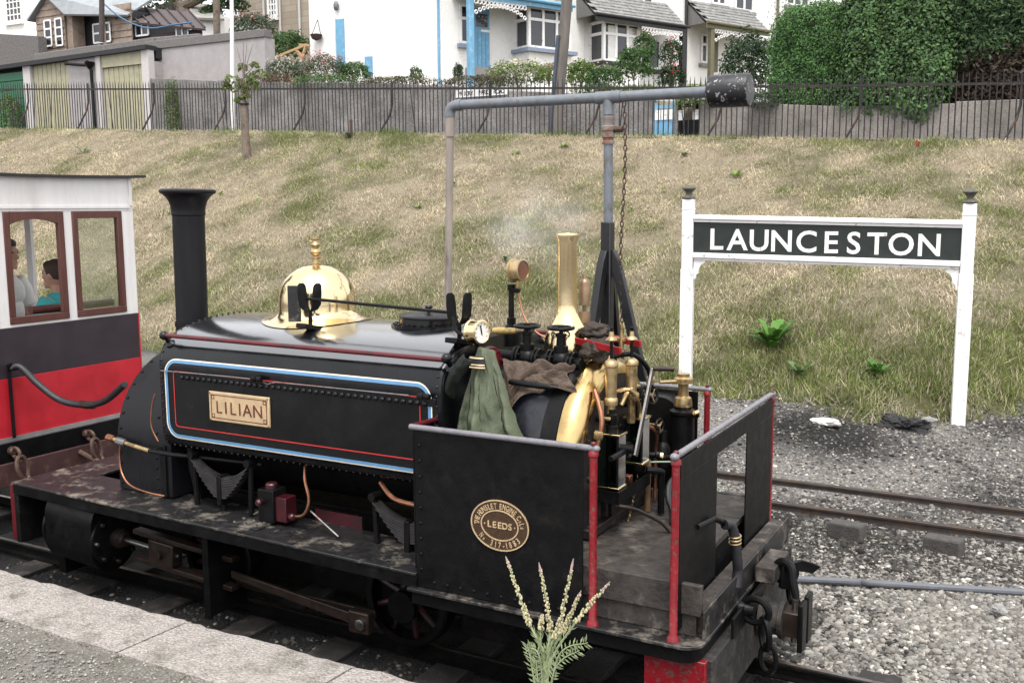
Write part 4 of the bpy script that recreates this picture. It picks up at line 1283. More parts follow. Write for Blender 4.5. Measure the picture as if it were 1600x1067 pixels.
# --- pressure gauge on its stand with a copper siphon pipe
g0 = V(-2.57, 0.12, 1.62)
st = P(MB().lathe([(0.05, -0.06), (0.05, 0.01), (0.033, 0.015), (0.033, 0.05), (0.024, 0.055), (0.024, 0.09), (0.016, 0.095), (0.015, 0.235), (0.022, 0.24), (0.022, 0.27), (0.0, 0.272)], g0, (0, 0, 1), 16), 'gauge_stand', M['blackm'], loco)
P(MB().box(g0.x - 0.01, g0.x + 0.05, g0.y - 0.015, g0.y + 0.015, g0.z + 0.225, g0.z + 0.25), 'gauge_arm', M['blackm'], st, bevel=0.004)
gd = V(0.97, -0.12, 0.05).normalized()
gc_ = g0 + V(0.04, 0, 0.345)
P(MB().lathe([(0.010, -0.1), (0.013, -0.09), (0.010, -0.05)], gc_, (0, 0, 1), 10), 'gauge_neck', M['brassold'], st)
gb = P(MB().lathe([(0.0, -0.035), (0.060, -0.035), (0.064, -0.03), (0.064, -0.02), (0.056, -0.016), (0.056, 0.028), (0.060, 0.030), (0.060, 0.036), (0.052, 0.038), (0.050, 0.028), (0.0, 0.028)], gc_, gd, 30, False), 'pressure_gauge', M['brassold'], st)
P(MB().lathe([(0.0, 0.0), (0.050, 0.0), (0.050, 0.003), (0.0, 0.003)], gc_ + gd * 0.029, gd, 26), 'gauge_dial', M['gaugedark'], gb)
P(MB().tube([gc_ + V(0.0, 0, -0.10), gc_ + V(0.02, -0.01, -0.17), gc_ + V(0.06, -0.03, -0.25), gc_ + V(0.14, -0.05, -0.32), gc_ + V(0.24, -0.05, -0.36)], 0.0055, 7, 5), 'siphon_pipe', M['copper'], st)

# --- second gauge at the rear of the tank, white dial
gd = V(0.96, -0.20, 0.05).normalized()
gc2 = V(-2.50, -0.36, 1.69)
gb = P(MB().lathe([(0.0, -0.045), (0.052, -0.045), (0.062, -0.035), (0.064, -0.028), (0.058, -0.022), (0.058, 0.026), (0.062, 0.028), (0.062, 0.036), (0.053, 0.038), (0.050, 0.028), (0.0, 0.028)], gc2, gd, 30, False), 'pressure_gauge', M['brass'], loco, label='pressure gauge with white dial on the tank')
P(MB().lathe([(0.0, 0.0), (0.051, 0.0), (0.051, 0.003), (0.0, 0.003)], gc2 + gd * 0.028, gd, 26), 'gauge_dial', M['gaugeface'], gb)
F = frame(gc2 + gd * 0.0325, V(0, 0, 1).cross(gd) * 1, (0, 0, 1))
m = MB()
for p0_, p1_ in (((0.0, -0.012), (0.004, 0.038)),):
    m.box(-0.004, 0.004, -0.014, 0.036, 0, 0.001, F @ Matrix.Rotation(R(12), 4, 'Z'))
for k in range(9):
    a = R(-30 + 30 * k)
    m.box(0.038, 0.046, -0.0015, 0.0015, 0, 0.0008, F @ Matrix.Rotation(a, 4, 'Z'))
P(m, 'gauge_pointer', M['blackm'], gb)
P(MB().cyl(gc2 + V(0, 0, -0.05), gc2 + V(0, 0.01, -0.11), 0.012, n=10), 'gauge_neck', M['blackm'], gb)

# --- steam manifold with flanged valves and handwheels
MY, MZ = -0.17, 1.555
def fl(x, r=0.058, w=0.014, mat='blackm', par=None, z=MZ):
    return P(MB().lathe([(r, 0), (r, w)], (x, MY, z), (1, 0, 0), 20), 'flange', M[mat], par or loco, bevel=0.002)
mf = P(MB().cyl((-2.62, MY, MZ), (-2.02, MY, MZ - 0.02), 0.033, n=16), 'steam_manifold', M['blackm'], loco)
for x in (-2.385, -2.365, -2.275, -2.255, -2.20, -2.178, -2.085, -2.065):
    f_ = fl(x, 0.060, 0.013, 'blackm', mf, MZ - (x + 2.62) / 0.6 * 0.02)
    m = MB()
    for k in range(6):
        a = 2 * math.pi * (k + 0.5) / 6
        m.cyl((x + 0.010, MY + 0.047 * math.cos(a), MZ + 0.047 * math.sin(a) - 0.01), (x + 0.024, MY + 0.047 * math.cos(a), MZ + 0.047 * math.sin(a) - 0.01), 0.008, n=6)
    P(m, 'flange_bolts', M['blackm'], f_, kind='stuff')
for x in (-2.32, -2.132):
    vb = P(MB().ell((x, MY, MZ - 0.008), (0.058, 0.052, 0.056)), 'valve_body', M['blackm'], loco)
    P(MB().lathe([(0.036, 0), (0.036, 0.03), (0.024, 0.036), (0.022, 0.075), (0.028, 0.078), (0.028, 0.094), (0.010, 0.098), (0.009, 0.125)], (x, MY, MZ + 0.035), (0, 0, 1), 14), 'valve_bonnet', M['blackm'], vb)
    hw = P(MB().ring((x, MY, MZ + 0.155), 0.060, 0.0095, (0, 0, 1), 24, 8), 'handwheel', M['blackm'], vb)
    m = MB().cyl((x, MY, MZ + 0.14), (x, MY, MZ + 0.168), 0.014, n=10)
    for k in range(4):
        a = math.pi / 2 * k + 0.4
        m.cyl((x, MY, MZ + 0.155), (x + 0.06 * math.cos(a), MY + 0.06 * math.sin(a), MZ + 0.155), 0.006, n=6)
    P(m, 'handwheel_spokes', M['blackm'], hw)
# maroon flange seen behind the jacket, bolted, in the vertical plane
fa = V(1, -0.30, 0.05).normalized()
fc = V(-2.455, -0.30, 1.545)
mw = P(MB().lathe([(0.03, -0.03), (0.066, -0.022), (0.070, -0.014), (0.070, 0.004), (0.066, 0.010), (0.050, 0.012), (0.040, 0.022), (0.0, 0.022)], fc, fa, 28), 'blank_flange', M['maroon'], loco)
m = MB()
f1 = fa.orthogonal().normalized()
f2 = fa.cross(f1)
for k in range(8):
    p = fc + (f1 * math.cos(k * math.pi / 4) + f2 * math.sin(k * math.pi / 4)) * 0.057
    m.cyl(p, p + fa * 0.020, 0.008, n=6)
P(m, 'flange_bolts', M['maroon'], mw, kind='stuff')
# pipework from the manifold to the injectors
P(MB().tube([(-2.06, MY - 0.06, MZ - 0.04), (-2.04, MY - 0.12, MZ - 0.08), (-2.06, MY - 0.17, MZ - 0.105), (-2.15, MY - 0.21, MZ - 0.10), (-2.30, MY - 0.22, MZ - 0.09)], 0.014, 10, 4), 'steam_pipe', M['blackm'], loco)
P(MB().lathe([(0.026, 0), (0.030, 0.015), (0.026, 0.05)], (-2.03, MY - 0.10, MZ - 0.06), (0.1, -0.5, -0.5), 8), 'union_nut', M['blackm'], loco)
# wooden-handled tool on top of the tank rear
th = thing('hammer', 'hammer with yellowed wooden handle lying behind the white dialled gauge', 'hammer', (-2.50, -0.05, 1.66))
P(MB().lathe([(0.014, 0), (0.020, 0.03), (0.016, 0.12), (0.012, 0.17)], (-2.56, -0.10, 1.665), (0.9, 0.35, 0.0), 12), 'handle', pm('yellowed_wood', (0.34, 0.24, 0.07), 0.6, var=0.3, scale=30, c2=(0.06, 0.045, 0.03), c2amt=0.35, c2scale=20), th)
P(MB().lathe([(0.022, -0.06), (0.026, -0.05), (0.026, 0.05), (0.022, 0.06)], (-2.385, -0.03, 1.667), (-0.35, 0.9, 0.0), 12), 'head', M['blackm'], th)

# --- cab: sheets, rails and posts
YN = 0.765
CT = 1.272
for s in (-1, 1):
    m = MB().box(-2.605, -1.735, min(s * YN, s * (YN - 0.008)), max(s * YN, s * (YN - 0.008)), 0.512, CT)
    sh = P(m, 'cab_side_sheet', M['blackm'], loco, bevel=0.002)
    rr = rivets(lin((-2.575, s * YN, 0.60), (-2.575, s * YN, 1.20), 9) + lin((-2.575, s * YN, 0.545), (-1.78, s * YN, 0.545), 12)[1:], (0, s, 0), 0.009, 0.007)
    P(rr, 'rivet_row', M['blackm'], sh, kind='stuff')
    P(MB().box(-2.600, -2.540, min(s * 0.756, s * 0.748), max(s * 0.756, s * 0.748), 0.515, CT - 0.01), 'corner_angle', M['blackm'], sh)
    rl = P(MB().tube([(-2.625, s * YN, CT + 0.012), (-1.675, s * (YN + 0.005), CT + 0.016)], 0.0135, 12), 'cab_rail', M['railgrey'], loco)
    P(MB().ell((-1.675, s * (YN + 0.005), CT + 0.016), (0.020, 0.018, 0.015)), 'rail_end', M['railgrey'], rl)
    P(MB().tube([(-2.625, s * YN, CT + 0.012), (-2.60, s * 0.55, CT + 0.012)], 0.013, 12), 'front_rail', M['maroon'], rl)
    for x, yy in ((-1.685, s * (YN + 0.005)), (-1.325, s * 0.755)):
        tp = CT + 0.005 if x < -1.5 else CT + 0.008
        po = P(MB().lathe([(0.028, 0.0), (0.025, 0.016), (0.0175, 0.028), (0.0168, 0.4), (0.0168, tp - 0.535), (0.022, tp - 0.53), (0.022, tp - 0.515), (0.016, tp - 0.505)], (x, yy, 0.508), (0, 0, 1), 16), 'cab_post', M['red'], loco)
        P(MB().lathe([(0.012, 0), (0.012, 0.010), (0.007, 0.015), (0, 0.015)], (x, yy, CT + 0.029), (0, 0, 1), 10), 'post_nut', M['maroon'], po)
    # front cab corner sheet going in to the tank
    m = MB().box(-2.613, -2.606, min(s * 0.59, s * YN), max(s * 0.59, s * YN), 0.60, CT)
    P(m, 'cab_front_sheet', M['blackm'], loco)
rl = P(MB().tube([(-1.325, -0.775, CT + 0.022), (-1.325, 0.775, CT + 0.022)], 0.0145, 12), 'rear_rail', M['railgrey'], loco)
for s in (-1, 1):
    P(MB().ell((-1.325, s * 0.772, CT + 0.022), (0.020, 0.020, 0.016)), 'rail_end', M['railgrey'], rl)
XR = -1.318
P(MB().box(XR, XR + 0.007, -0.735, -0.235, 0.54, 1.19), 'rear_sheet', M['blackm'], loco, bevel=0.002)
P(MB().box(XR, XR + 0.007, 0.25, 0.735, 0.54, 1.19), 'rear_sheet', M['blackm'], loco, bevel=0.002)
P(MB().box(XR - 0.001, XR + 0.008, -0.735, 0.735, 1.1905, 1.275), 'rear_top_strip', M['blackm'], loco, bevel=0.002)

# --- maker's oval plate
OC = A(782, 819.5, 'y', -YN)
ox, oz = OC.x, OC.z
OA, OB = 0.150, 0.118
def oval(a, b, n=48):
    return [(ox + a * math.cos(2 * math.pi * i / n), oz + b * math.sin(2 * math.pi * i / n)) for i in range(n)]
mp_ = P(MB().prism(oval(OA, OB), (0, -YN - 0.0005, 0), (1, 0, 0), (0, 0, 1), (0, -0.007, 0)), 'maker_plate', M['ovalground'], loco, smooth=30)
fo = lambda p, d: V(p[0], -YN - 0.0077 - d, p[1])
P(band(oval(OA, OB), oval(OA - 0.006, OB - 0.006), fo, 0.003), 'plate_rim', M['platebrass'], mp_)
P(band(oval(0.098, 0.072), oval(0.092, 0.066), fo, 0.0025), 'plate_inner_rim', M['platebrass'], mp_)
def plate_text(txt, h, a, b, t0, t1, flip=False):
    n = len(txt)
    wts = {'I': 0.45, '1': 0.65, '.': 0.4, ' ': 0.6, 'L': 0.85, 'º': 0.5, 'o': 0.6, '-': 0.6, 'D': 0.9, 'd': 0.6}
    w = [wts.get(c, 1.0) for c in txt]
    tot = sum(w)
    acc = 0
    for c, ww in zip(txt, w):
        t = R(t0 + (t1 - t0) * (acc + ww / 2) / tot)
        acc += ww
        if c == ' ':
            continue
        p = V(ox + a * math.cos(t), -YN - 0.0085, oz + b * math.sin(t))
        nrm = V(math.cos(t) / a, 0, math.sin(t) / b).normalized()
        upv = -nrm if flip else nrm
        u = upv.cross(V(0, 1, 0)) * -1
        u = V(upv.z, 0, -upv.x)
        hh_ = h * (0.7 if c in 'od' else 1)
        put_glyph(c, hh_, 0.002, 0.012, frame(p - upv * h * 0.5, u, upv), 'plate_letter', M['platebrass'], mp_, 0.62)
plate_text('THE HUNSLET ENGINE', 0.027, 0.119, 0.0905, 186, 44)
plate_text('CoLd', 0.026, 0.119, 0.0905, 40, 0)
plate_text('No', 0.026, 0.119, 0.0905, 212, 232, True)
plate_text('317-1883', 0.029, 0.119, 0.0905, 244, 328, True)
for c, dx in zip('LEEDS', (-0.052, -0.0255, 0.001, 0.028, 0.0545)):
    put_glyph(c, 0.030, 0.002, 0.018, frame((ox + dx, -YN - 0.0085, oz - 0.013), (1, 0, 0), (0, 0, 1)), 'plate_letter', M['platebrass'], mp_)
for dx in (-0.078, 0.078):
    P(MB().lathe([(0.0035, 0), (0.0035, 0.002), (0, 0.002)], (ox + dx, -YN - 0.0075, oz), (0, -1, 0), 8, False), 'plate_dot', M['platebrass'], mp_)

# --- cab foot plate with rounded rear corners, boarded floor on it
FZ = 0.508
def plan(x0, x1, w, r):
    return [(x0, -w)] + arc(x1 - r, -w + r, r, -90, 0, 7) + arc(x1 - r, w - r, r, 0, 90, 7) + [(x0, w)]
fp = P(MB().prism(plan(-2.64, -1.20, 0.80, 0.09), (0, 0, FZ - 0.016), (1, 0, 0), (0, 1, 0), (0, 0, 1), 0.016), 'footplate', M['plate'], loco, smooth=20, bevel=0.003)
P(MB().prism(plan(-2.62, -1.215, 0.785, 0.085), (0, 0, FZ - 0.078), (1, 0, 0), (0, 1, 0), (0, 0, 1), 0.061), 'valance', M['blackm'], fp, smooth=20)
# step riser boards at the side openings (upper board proud of the lower), and the boarded floor
FLZ = 0.735
for s in (-1, 1):
    y0 = s * 0.70
    P(MB().box(-1.80, -1.225 if s < 0 else -1.345, min(y0, y0 - s * 0.03), max(y0, y0 - s * 0.03), 0.605, FLZ + 0.004), 'toe_board', M['floorwood'], loco, bevel=0.004)
    y0 = s * 0.685
    P(MB().box(-1.80, -1.25, min(y0, y0 - s * 0.03), max(y0, y0 - s * 0.03), FZ + 0.001, 0.60), 'toe_board', M['floorwood'], loco, bevel=0.004)
P(MB().box(-2.57, -1.36, -0.655, 0.655, FZ + 0.002, FLZ - 0.03), 'floor_support', M['grime'], loco)
yb = np.linspace(-0.668, 0.668, 8)
for i in range(7):
    P(MB().box(-2.57, -1.345, yb[i] + 0.002, yb[i + 1] - 0.002, FLZ - 0.029, FLZ + random.uniform(-0.002, 0.002)), 'floor_board', M['floorwood'], loco, bevel=0.003)
# low plank and angle behind the rear sheets
P(MB().box(-1.305, -1.222, -0.65, 0.74, FZ + 0.001, 0.612), 'rear_plank', M['floorwood'], loco, bevel=0.005)
P(MB().box(-1.219, -1.209, -0.70, 0.745, FZ + 0.001, 0.632), 'rear_angle', M['plate'], loco, bevel=0.003)

# --- rear buffer beam and its ends
P(MB().box(-1.255, -1.17, -0.70, 0.72, 0.16, 0.428), 'rear_buffer_beam', M['darkwood'], loco, bevel=0.006)
P(MB().box(-1.46, -1.19, -0.735, -0.70, 0.12, 0.428), 'beam_end', M['red'], loco, bevel=0.004)
P(MB().box(-1.46, -1.19, 0.722, 0.755, 0.14, 0.428), 'beam_end', M['red'], loco, bevel=0.004)
P(MB().box(-1.169, -1.155, -0.45, 0.60, 0.425, 0.52), 'beam_plate', M['blackm'], loco, bevel=0.003)
P(MB().box(-1.195, -1.10, 0.02, 0.30, 0.52, 0.60), 'tread_block', M['floorwood'], loco, bevel=0.006)

# --- centre buffer with drawbar, hook and safety chains
bf = P(MB().lathe([(0.10, 0), (0.10, 0.02), (0.075, 0.03), (0.075, 0.085), (0.09, 0.09), (0.09, 0.11)], (-1.155, 0.02, 0.36), (1, 0, 0), 20), 'buffer_housing', M['darkwood'], loco)
P(MB().box(-1.06, -0.965, -0.035, 0.075, 0.30, 0.42), 'buffer_shank', M['rod'], bf, bevel=0.006)
for (y0, y1) in ((-0.085, 0.005), (0.035, 0.125)):
    P(MB().prism([(-0.115, 0), (-0.09, 0.0), (0.085, 0), (0.115, 0.0), (0.115, 0.024), (-0.115, 0.024)], (-0.965, y0, 0.37), (0, 0, 1), (1, 0, 0), (0, y1 - y0, 0)), 'buffer_face', M['blackm'], bf, bevel=0.006)
P(MB().cyl((-1.0, 0.02, 0.26), (-1.0, 0.02, 0.47), 0.016, n=10), 'coupling_pin', M['steel'], bf)
hk = P(MB().tube([(-1.15, 0.13, 0.50), (-1.10, 0.11, 0.60), (-1.04, 0.08, 0.60), (-1.02, 0.05, 0.53), (-0.99, 0.03, 0.44)], [0.022, 0.024, 0.022, 0.02, 0.014], 10, 5), 'coupling_hook', M['blackm'], loco)
P(MB().prism([(0, 0), (0.10, 0.02), (0.16, 0.0), (0.20, -0.02), (0.16, -0.05), (0.08, -0.03), (0.03, -0.12), (-0.01, -0.11)], (-1.09, 0.09, 0.60), V(0.75, 0.66, 0), (0, 0, 1), V(0.5, -0.55, 0) * 0.03), 'hook_plate', M['blackm'], hk, bevel=0.003)
def shackle(c, mat='blackm'):
    c = Vector(c)
    e = P(MB().lathe([(0.035, 0), (0.035, 0.02), (0.028, 0.03), (0.028, 0.07)], c + V(-0.02, 0, 0), (1, 0, 0), 14), 'chain_eye', M[mat], loco)
    P(MB().ring(c + V(0.055, 0, 0.0), 0.055, 0.017, (0.15, 1, 0), 22, 8, 1.15, (1, 0, 0.2)), 'chain_link', M[mat], e)
    P(MB().ring(c + V(0.10, 0, -0.10), 0.042, 0.015, (0.6, 0.5, 0.05), 22, 8, 1.7, (0, 0, 1)), 'chain_link', M[mat], e)
    P(MB().ring(c + V(0.115, 0.01, -0.215), 0.038, 0.012, (0.2, 1, 0), 20, 8, 1.7, (0, 0, 1)), 'chain_link', M[mat], e)
    return e
shackle((-1.165, -0.27, 0.50))
shackle((-1.165, 0.24, 0.52))
# brake hose
hz = A(1113, 809, 'x', -1.30)
hp1, hp2 = A(1143, 822, 'x', -1.24), A(1144, 906, 'x', -1.24)
vh = P(MB().tube([V(-1.31, hz.y - 0.18, hz.z + 0.01), V(-1.29, hz.y, hz.z), V(-1.255, hp1.y - 0.02, hp1.z + 0.015)], 0.013, 10), 'brake_pipe', M['blackm'], loco)
P(MB().tube([V(-1.26, hp1.y - 0.045, hp1.z + 0.02), V(-1.24, hp1.y - 0.005, hp1.z + 0.005), V(-1.225, hp1.y + 0.01, hp1.z - 0.06), V(-1.215, hp1.y + 0.02, hp1.z - 0.16), V(-1.215, hp2.y + 0.0, hp2.z + 0.05), V(-1.215, hp2.y - 0.02, hp2.z - 0.02)], 0.0235, 12, 5), 'brake_hose', M['rubber'], vh)
m = MB()
for k in range(3):
    m.ring(V(-1.226, hp1.y + 0.012, hp1.z - 0.045 - 0.016 * k), 0.026, 0.004, (0.05, 0.1, -1), 14, 6)
P(m, 'hose_clips', M['brassold'], vh)

# --- fittings on the backhead
XB = -1.905
def gauge_frame(y, z0, z1, x=-1.83):
    o = P(MB().box(x - 0.055, x + 0.06, y - 0.052, y + 0.052, z0, z0 + 0.012), 'gauge_glass_frame', M['brass'], loco, bevel=0.002)
    P(MB().box(x - 0.055, x + 0.06, y - 0.052, y + 0.052, z1 - 0.012, z1), 'frame_top', M['brass'], o, bevel=0.002)
    sec = [(x - 0.045, y - 0.044), (x + 0.05, y - 0.044), (x + 0.05, y + 0.044), (x - 0.045, y + 0.044)]
    for (a, b) in ((0, 1), (1, 2), (2, 3)):
        p, q = sec[a], sec[b]
        d = V(q[0] - p[0], q[1] - p[1], 0)
        nn = V(d.y, -d.x, 0).normalized() * 0.004
        m = MB().hexa([V(*p, z0 + 0.012), V(*q, z0 + 0.012), V(*q, z0 + 0.012) + nn, V(*p, z0 + 0.012) + nn, V(*p, z1 - 0.012), V(*q, z1 - 0.012), V(*q, z1 - 0.012) + nn, V(*p, z1 - 0.012) + nn])
        P(m, 'glass_pane', M['sightglass'], o)
    for p in sec[:]:
        P(MB().cyl((p[0] * 0.97 + x * 0.03, p[1], z0 + 0.01), (p[0] * 0.97 + x * 0.03, p[1], z1 - 0.01), 0.006, n=8), 'frame_pillar', M['blackm'], o)
    P(MB().cyl((x, y, z0 - 0.03), (x, y, z1 + 0.02), 0.009, n=10), 'water_tube', M['sightglass'], o)
    P(MB().lathe([(0.030, 0), (0.030, 0.03), (0.022, 0.035), (0.026, 0.06), (0.026, 0.085), (0.016, 0.09), (0.016, 0.11)], (x, y, z1), (0, 0, 1), 12), 'upper_nut', M['blackm'], o)
    P(MB().tube([(x, y, z1 + 0.055), (XB, y, z1 + 0.06)], 0.020, 10), 'upper_arm', M['blackm'], o)
    P(MB().lathe([(0.024, 0), (0.028, 0.02), (0.024, 0.05)], (x, y, z0 - 0.05), (0, 0, 1), 12), 'lower_nut', M['blackm'], o)
    P(MB().tube([(x, y, z0 - 0.03), (XB, y, z0 - 0.03)], 0.018, 10), 'lower_arm', M['blackm'], o)
    P(MB().tube([(x, y - 0.03, z1 + 0.07), (x - 0.02, y - 0.07, z1 + 0.08), (x - 0.02, y - 0.075, z1 + 0.16)], 0.009, 8), 'cock_handle', M['brassold'], o)
    return o
gauge_frame(-0.235, 0.965, 1.235)
gauge_frame(0.075, 1.015, 1.255)
def pot(y, z0, z1, x):
    L = z1 - z0
    o = P(MB().lathe([(0.021, -0.12), (0.021, 0.0), (0.032, 0.004), (0.033, 0.02), (0.032, 0.032), (0.0265, 0.04), (0.0295, L - 0.03), (0.034, L - 0.025), (0.034, L - 0.01), (0.027, L), (0.010, L + 0.010), (0.0, L + 0.012)], (x, y, z0), (0, 0, 1), 24), 'lubricator_pot', M['brassold'], loco)
    P(MB().cyl((x, y, z1), (x, y, z1 + 0.16), 0.008, n=8), 'spindle', M['blackm'], o)
    P(MB().lathe([(0.012, 0), (0.028, 0.010), (0.026, 0.016), (0.013, 0.026), (0.010, 0.05)], (x, y, z1 + 0.09), (0, 0, 1), 16), 'spindle_cap', M['brassold'], o)
    return o
pot(-0.225, 1.36, 1.575, -1.84)
pot(-0.02, 1.36, 1.555, -1.82)
# red lever bars across the top
for (a, b) in ((A(893, 530, 'y', -0.06), A(970, 548, 'y', -0.20)), (A(950, 526, 'y', 0.12), A(1001, 537, 'y', 0.02))):
    d = b - a
    u_ = V(d.y, -d.x, 0).normalized()
    P(MB().prism([(-0.006, -0.016), (0.006, -0.016), (0.006, 0.016), (-0.006, 0.016)], a, u_, (0, 0, 1), d), 'regulator_link', M['redclean'], loco, bevel=0.002)
# regulator handle: flat steel lever with a round grip
a, b = A(993, 712, 'x', -1.70), A(1020, 575, 'x', -1.70)
d = b - a
lv = P(MB().prism([(-0.006, -0.016), (0.006, -0.016), (0.006, 0.016), (-0.006, 0.016)], a, (1, 0, 0), V(0, d.z, -d.y).normalized(), d), 'regulator_lever', M['steel'], loco, bevel=0.002)
g_ = A(1052, 576, 'x', -1.62)
P(MB().lathe([(0.012, 0), (0.014, 0.03), (0.012, (g_ - b).length - 0.02), (0.016, (g_ - b).length)], b, g_ - b, 12), 'lever_grip', M['rod'], lv)
P(MB().lathe([(0.022, 0), (0.022, 0.10)], a + V(-0.11, 0, 0.03), (1, 0, 0), 12), 'lever_boss', M['blackm'], lv)
P(MB().tube([a + V(-0.05, -0.18, 0.02), a + V(-0.05, 0.05, 0.02)], 0.014, 8), 'reach_rod', M['blackm'], loco)
# curved quadrant, pipes and drips in front of the backhead
P(MB().tube([(-1.84, -0.10, 1.34), (-1.82, -0.06, 1.40), (-1.80, 0.0, 1.42), (-1.79, 0.05, 1.39)], 0.012, 8, 4), 'drain_elbow', M['brassold'], loco)
P(MB().box(-1.86, -1.78, 0.0, 0.06, 1.36, 1.42), 'try_cock', M['blackm'], loco, bevel=0.008)
tr = P(MB().box(-1.89, -1.76, -0.31, 0.10, 0.905, 0.913), 'drip_tray', M['blackm'], loco)
for (x0, x1, y0, y1) in ((-1.766, -1.76, -0.31, 0.10), (-1.89, -1.7665, -0.31, -0.304), (-1.89, -1.7665, 0.094, 0.10)):
    P(MB().box(x0, x1, y0, y1, 0.9135, 0.965), 'tray_lip', M['blackm'], tr)
P(MB().box(-1.83, -1.79, -0.10, -0.06, 0.945, 0.99), 'oil_can_lid', M['copper'], loco, bevel=0.004)
# fire hole door with latch chain
fd = P(MB().prism([(0.13 * math.cos(t), 0.115 * math.sin(t)) for t in np.linspace(0, 2 * math.pi, 24, endpoint=False)], (XB, -0.05, 0.86 - 0.04), (0, 1, 0), (0, 0, 1), (1, 0, 0), 0.025), 'firehole_ring', M['soot'], loco, bevel=0.004)
P(MB().prism([(0.10 * math.cos(t), 0.088 * math.sin(t)) for t in np.linspace(0, 2 * math.pi, 24, endpoint=False)], (XB + 0.0255, -0.05, 0.82), (0, 1, 0), (0, 0, 1), (1, 0, 0), 0.018), 'firehole_door', M['soot'], fd, bevel=0.004)
P(MB().cyl((XB + 0.03, -0.13, 0.90), (XB + 0.12, -0.13, 0.895), 0.010, n=8), 'door_handle', M['steel'], fd)
m = MB()
for i in range(26):
    t = i / 25
    p = V(XB + 0.08, 0.10 - 0.25 * t, 0.96 - 0.26 * math.sin(math.pi * min(t * 0.62 + 0.0, 1)) * 1.0)
    m.ring(p, 0.006, 0.002, (1, 0, 0) if i % 2 else (0, 0.6, 0.8), 8, 4, 1.5, (0, -0.3, -0.6))
P(m, 'latch_chain', M['brassold'], fd)
P(MB().cyl((-1.80, 0.17, 0.74), (-1.80, 0.17, 1.0), 0.016, n=10), 'tan_pipe', pm('rusty_tan_pipe', (0.20, 0.115, 0.06), 0.6, var=0.3, scale=20), loco)
P(MB().tube([(-1.60, 0.02, 0.745), (-1.62, 0.05, 0.80), (-1.65, 0.07, 0.86), (-1.66, 0.12, 0.915), (-1.64, 0.20, 0.945)], [0.026, 0.02, 0.018, 0.018, 0.018], 10, 5), 'drain_hose', M['rubber'], loco)
P(MB().tube([(-1.72, 0.15, 0.745), (-1.72, 0.15, 0.93), (-1.72, 0.14, 0.965), (-1.78, 0.10, 0.975)], 0.018, 10, 3), 'injector_pipe', M['blackm'], loco)
P(MB().tube([(-1.83, 0.14, 1.0), (-1.66, 0.30, 0.98), (-1.55, 0.36, 0.90), (-1.46, 0.36, 0.84)], 0.004, 6, 4), 'wire', pm('pale_green_wire', (0.32, 0.40, 0.30), 0.5), loco)
P(MB().lathe([(0.018, 0), (0.020, 0.05), (0.014, 0.06), (0.014, 0.10), (0.020, 0.105), (0.020, 0.125), (0, 0.125)], (-1.88, 0.20, 1.03), (0.85, 0.3, -0.06), 10), 'gauge_drain_cock', M['blackm'], loco)
P(MB().lathe([(0.016, 0), (0.018, 0.016), (0.010, 0.02)], V(-1.88, 0.20, 1.03) + V(0.85, 0.3, -0.06).normalized() * 0.125, (0.85, 0.3, -0.06), 10), 'cock_outlet', M['brass'], loco)
P(MB().box(-1.905, -1.86, -0.40, 0.40, 0.742, 0.79), 'foundation_ring', M['soot'], loco, bevel=0.006)
m = MB()
for yy in np.linspace(-0.34, 0.34, 8):
    for zz in (0.66 + 0.12, 1.02, 1.20):
        m.lathe([(0.013, 0), (0.013, 0.008), (0, 0.014)], (XB, yy, zz), (1, 0, 0), 7, False)
P(m, 'stay_heads', M['soot'], bh, kind='stuff')
# --- brake column with brass top
bc = A(1067, 650, 'y', 0.52)
bx_, by_ = bc.x, 0.52
co = P(MB().lathe([(0.09, 0), (0.09, 0.015), (0.066, 0.03), (0.062, 0.45), (0.072, 0.46), (0.072, 0.475), (0.05, 0.485), (0.05, 0.50)], (bx_, by_, FLZ), (0, 0, 1), 22), 'brake_column', M['blackm'], loco)
P(MB().lathe([(0.048, 0), (0.050, 0.02), (0.045, 0.055), (0.030, 0.065), (0.027, 0.12), (0.030, 0.13), (0.052, 0.135), (0.052, 0.160), (0.044, 0.164), (0.032, 0.170), (0.034, 0.185), (0, 0.188)], (bx_, by_, FLZ + 0.49), (0, 0, 1), 12), 'brass_nut', M['brassold'], co)
P(MB().cyl((bx_, by_, FLZ + 0.635), (bx_ - 0.09, by_ - 0.12, FLZ + 0.64), 0.010, n=10), 'brake_handle', M['brassold'], co)
P(MB().lathe([(0.014, 0), (0.022, 0.02), (0.022, 0.04), (0.012, 0.045), (0, 0.045)], (bx_ + 0.06, by_ - 0.03, FLZ + 0.465), (1, -0.4, 0.2), 10), 'bleed_cock', M['brass'], co)
# inside locker / bunker on the far side
P(MB().prism([(-2.56, 0.0), (-1.78, 0.0), (-1.78, 0.40)] + [(-1.90 + 0.12 * math.cos(t) * 1, 0.40 + 0.12 * math.sin(t)) for t in np.linspace(0, math.pi / 2, 6)][1:] + [(-2.56, 0.52)], (0, 0.60, FLZ + 0.001), (1, 0, 0), (0, 0, 1), (0, 0.14, 0)), 'side_bunker', M['blackm'], loco, smooth=20)
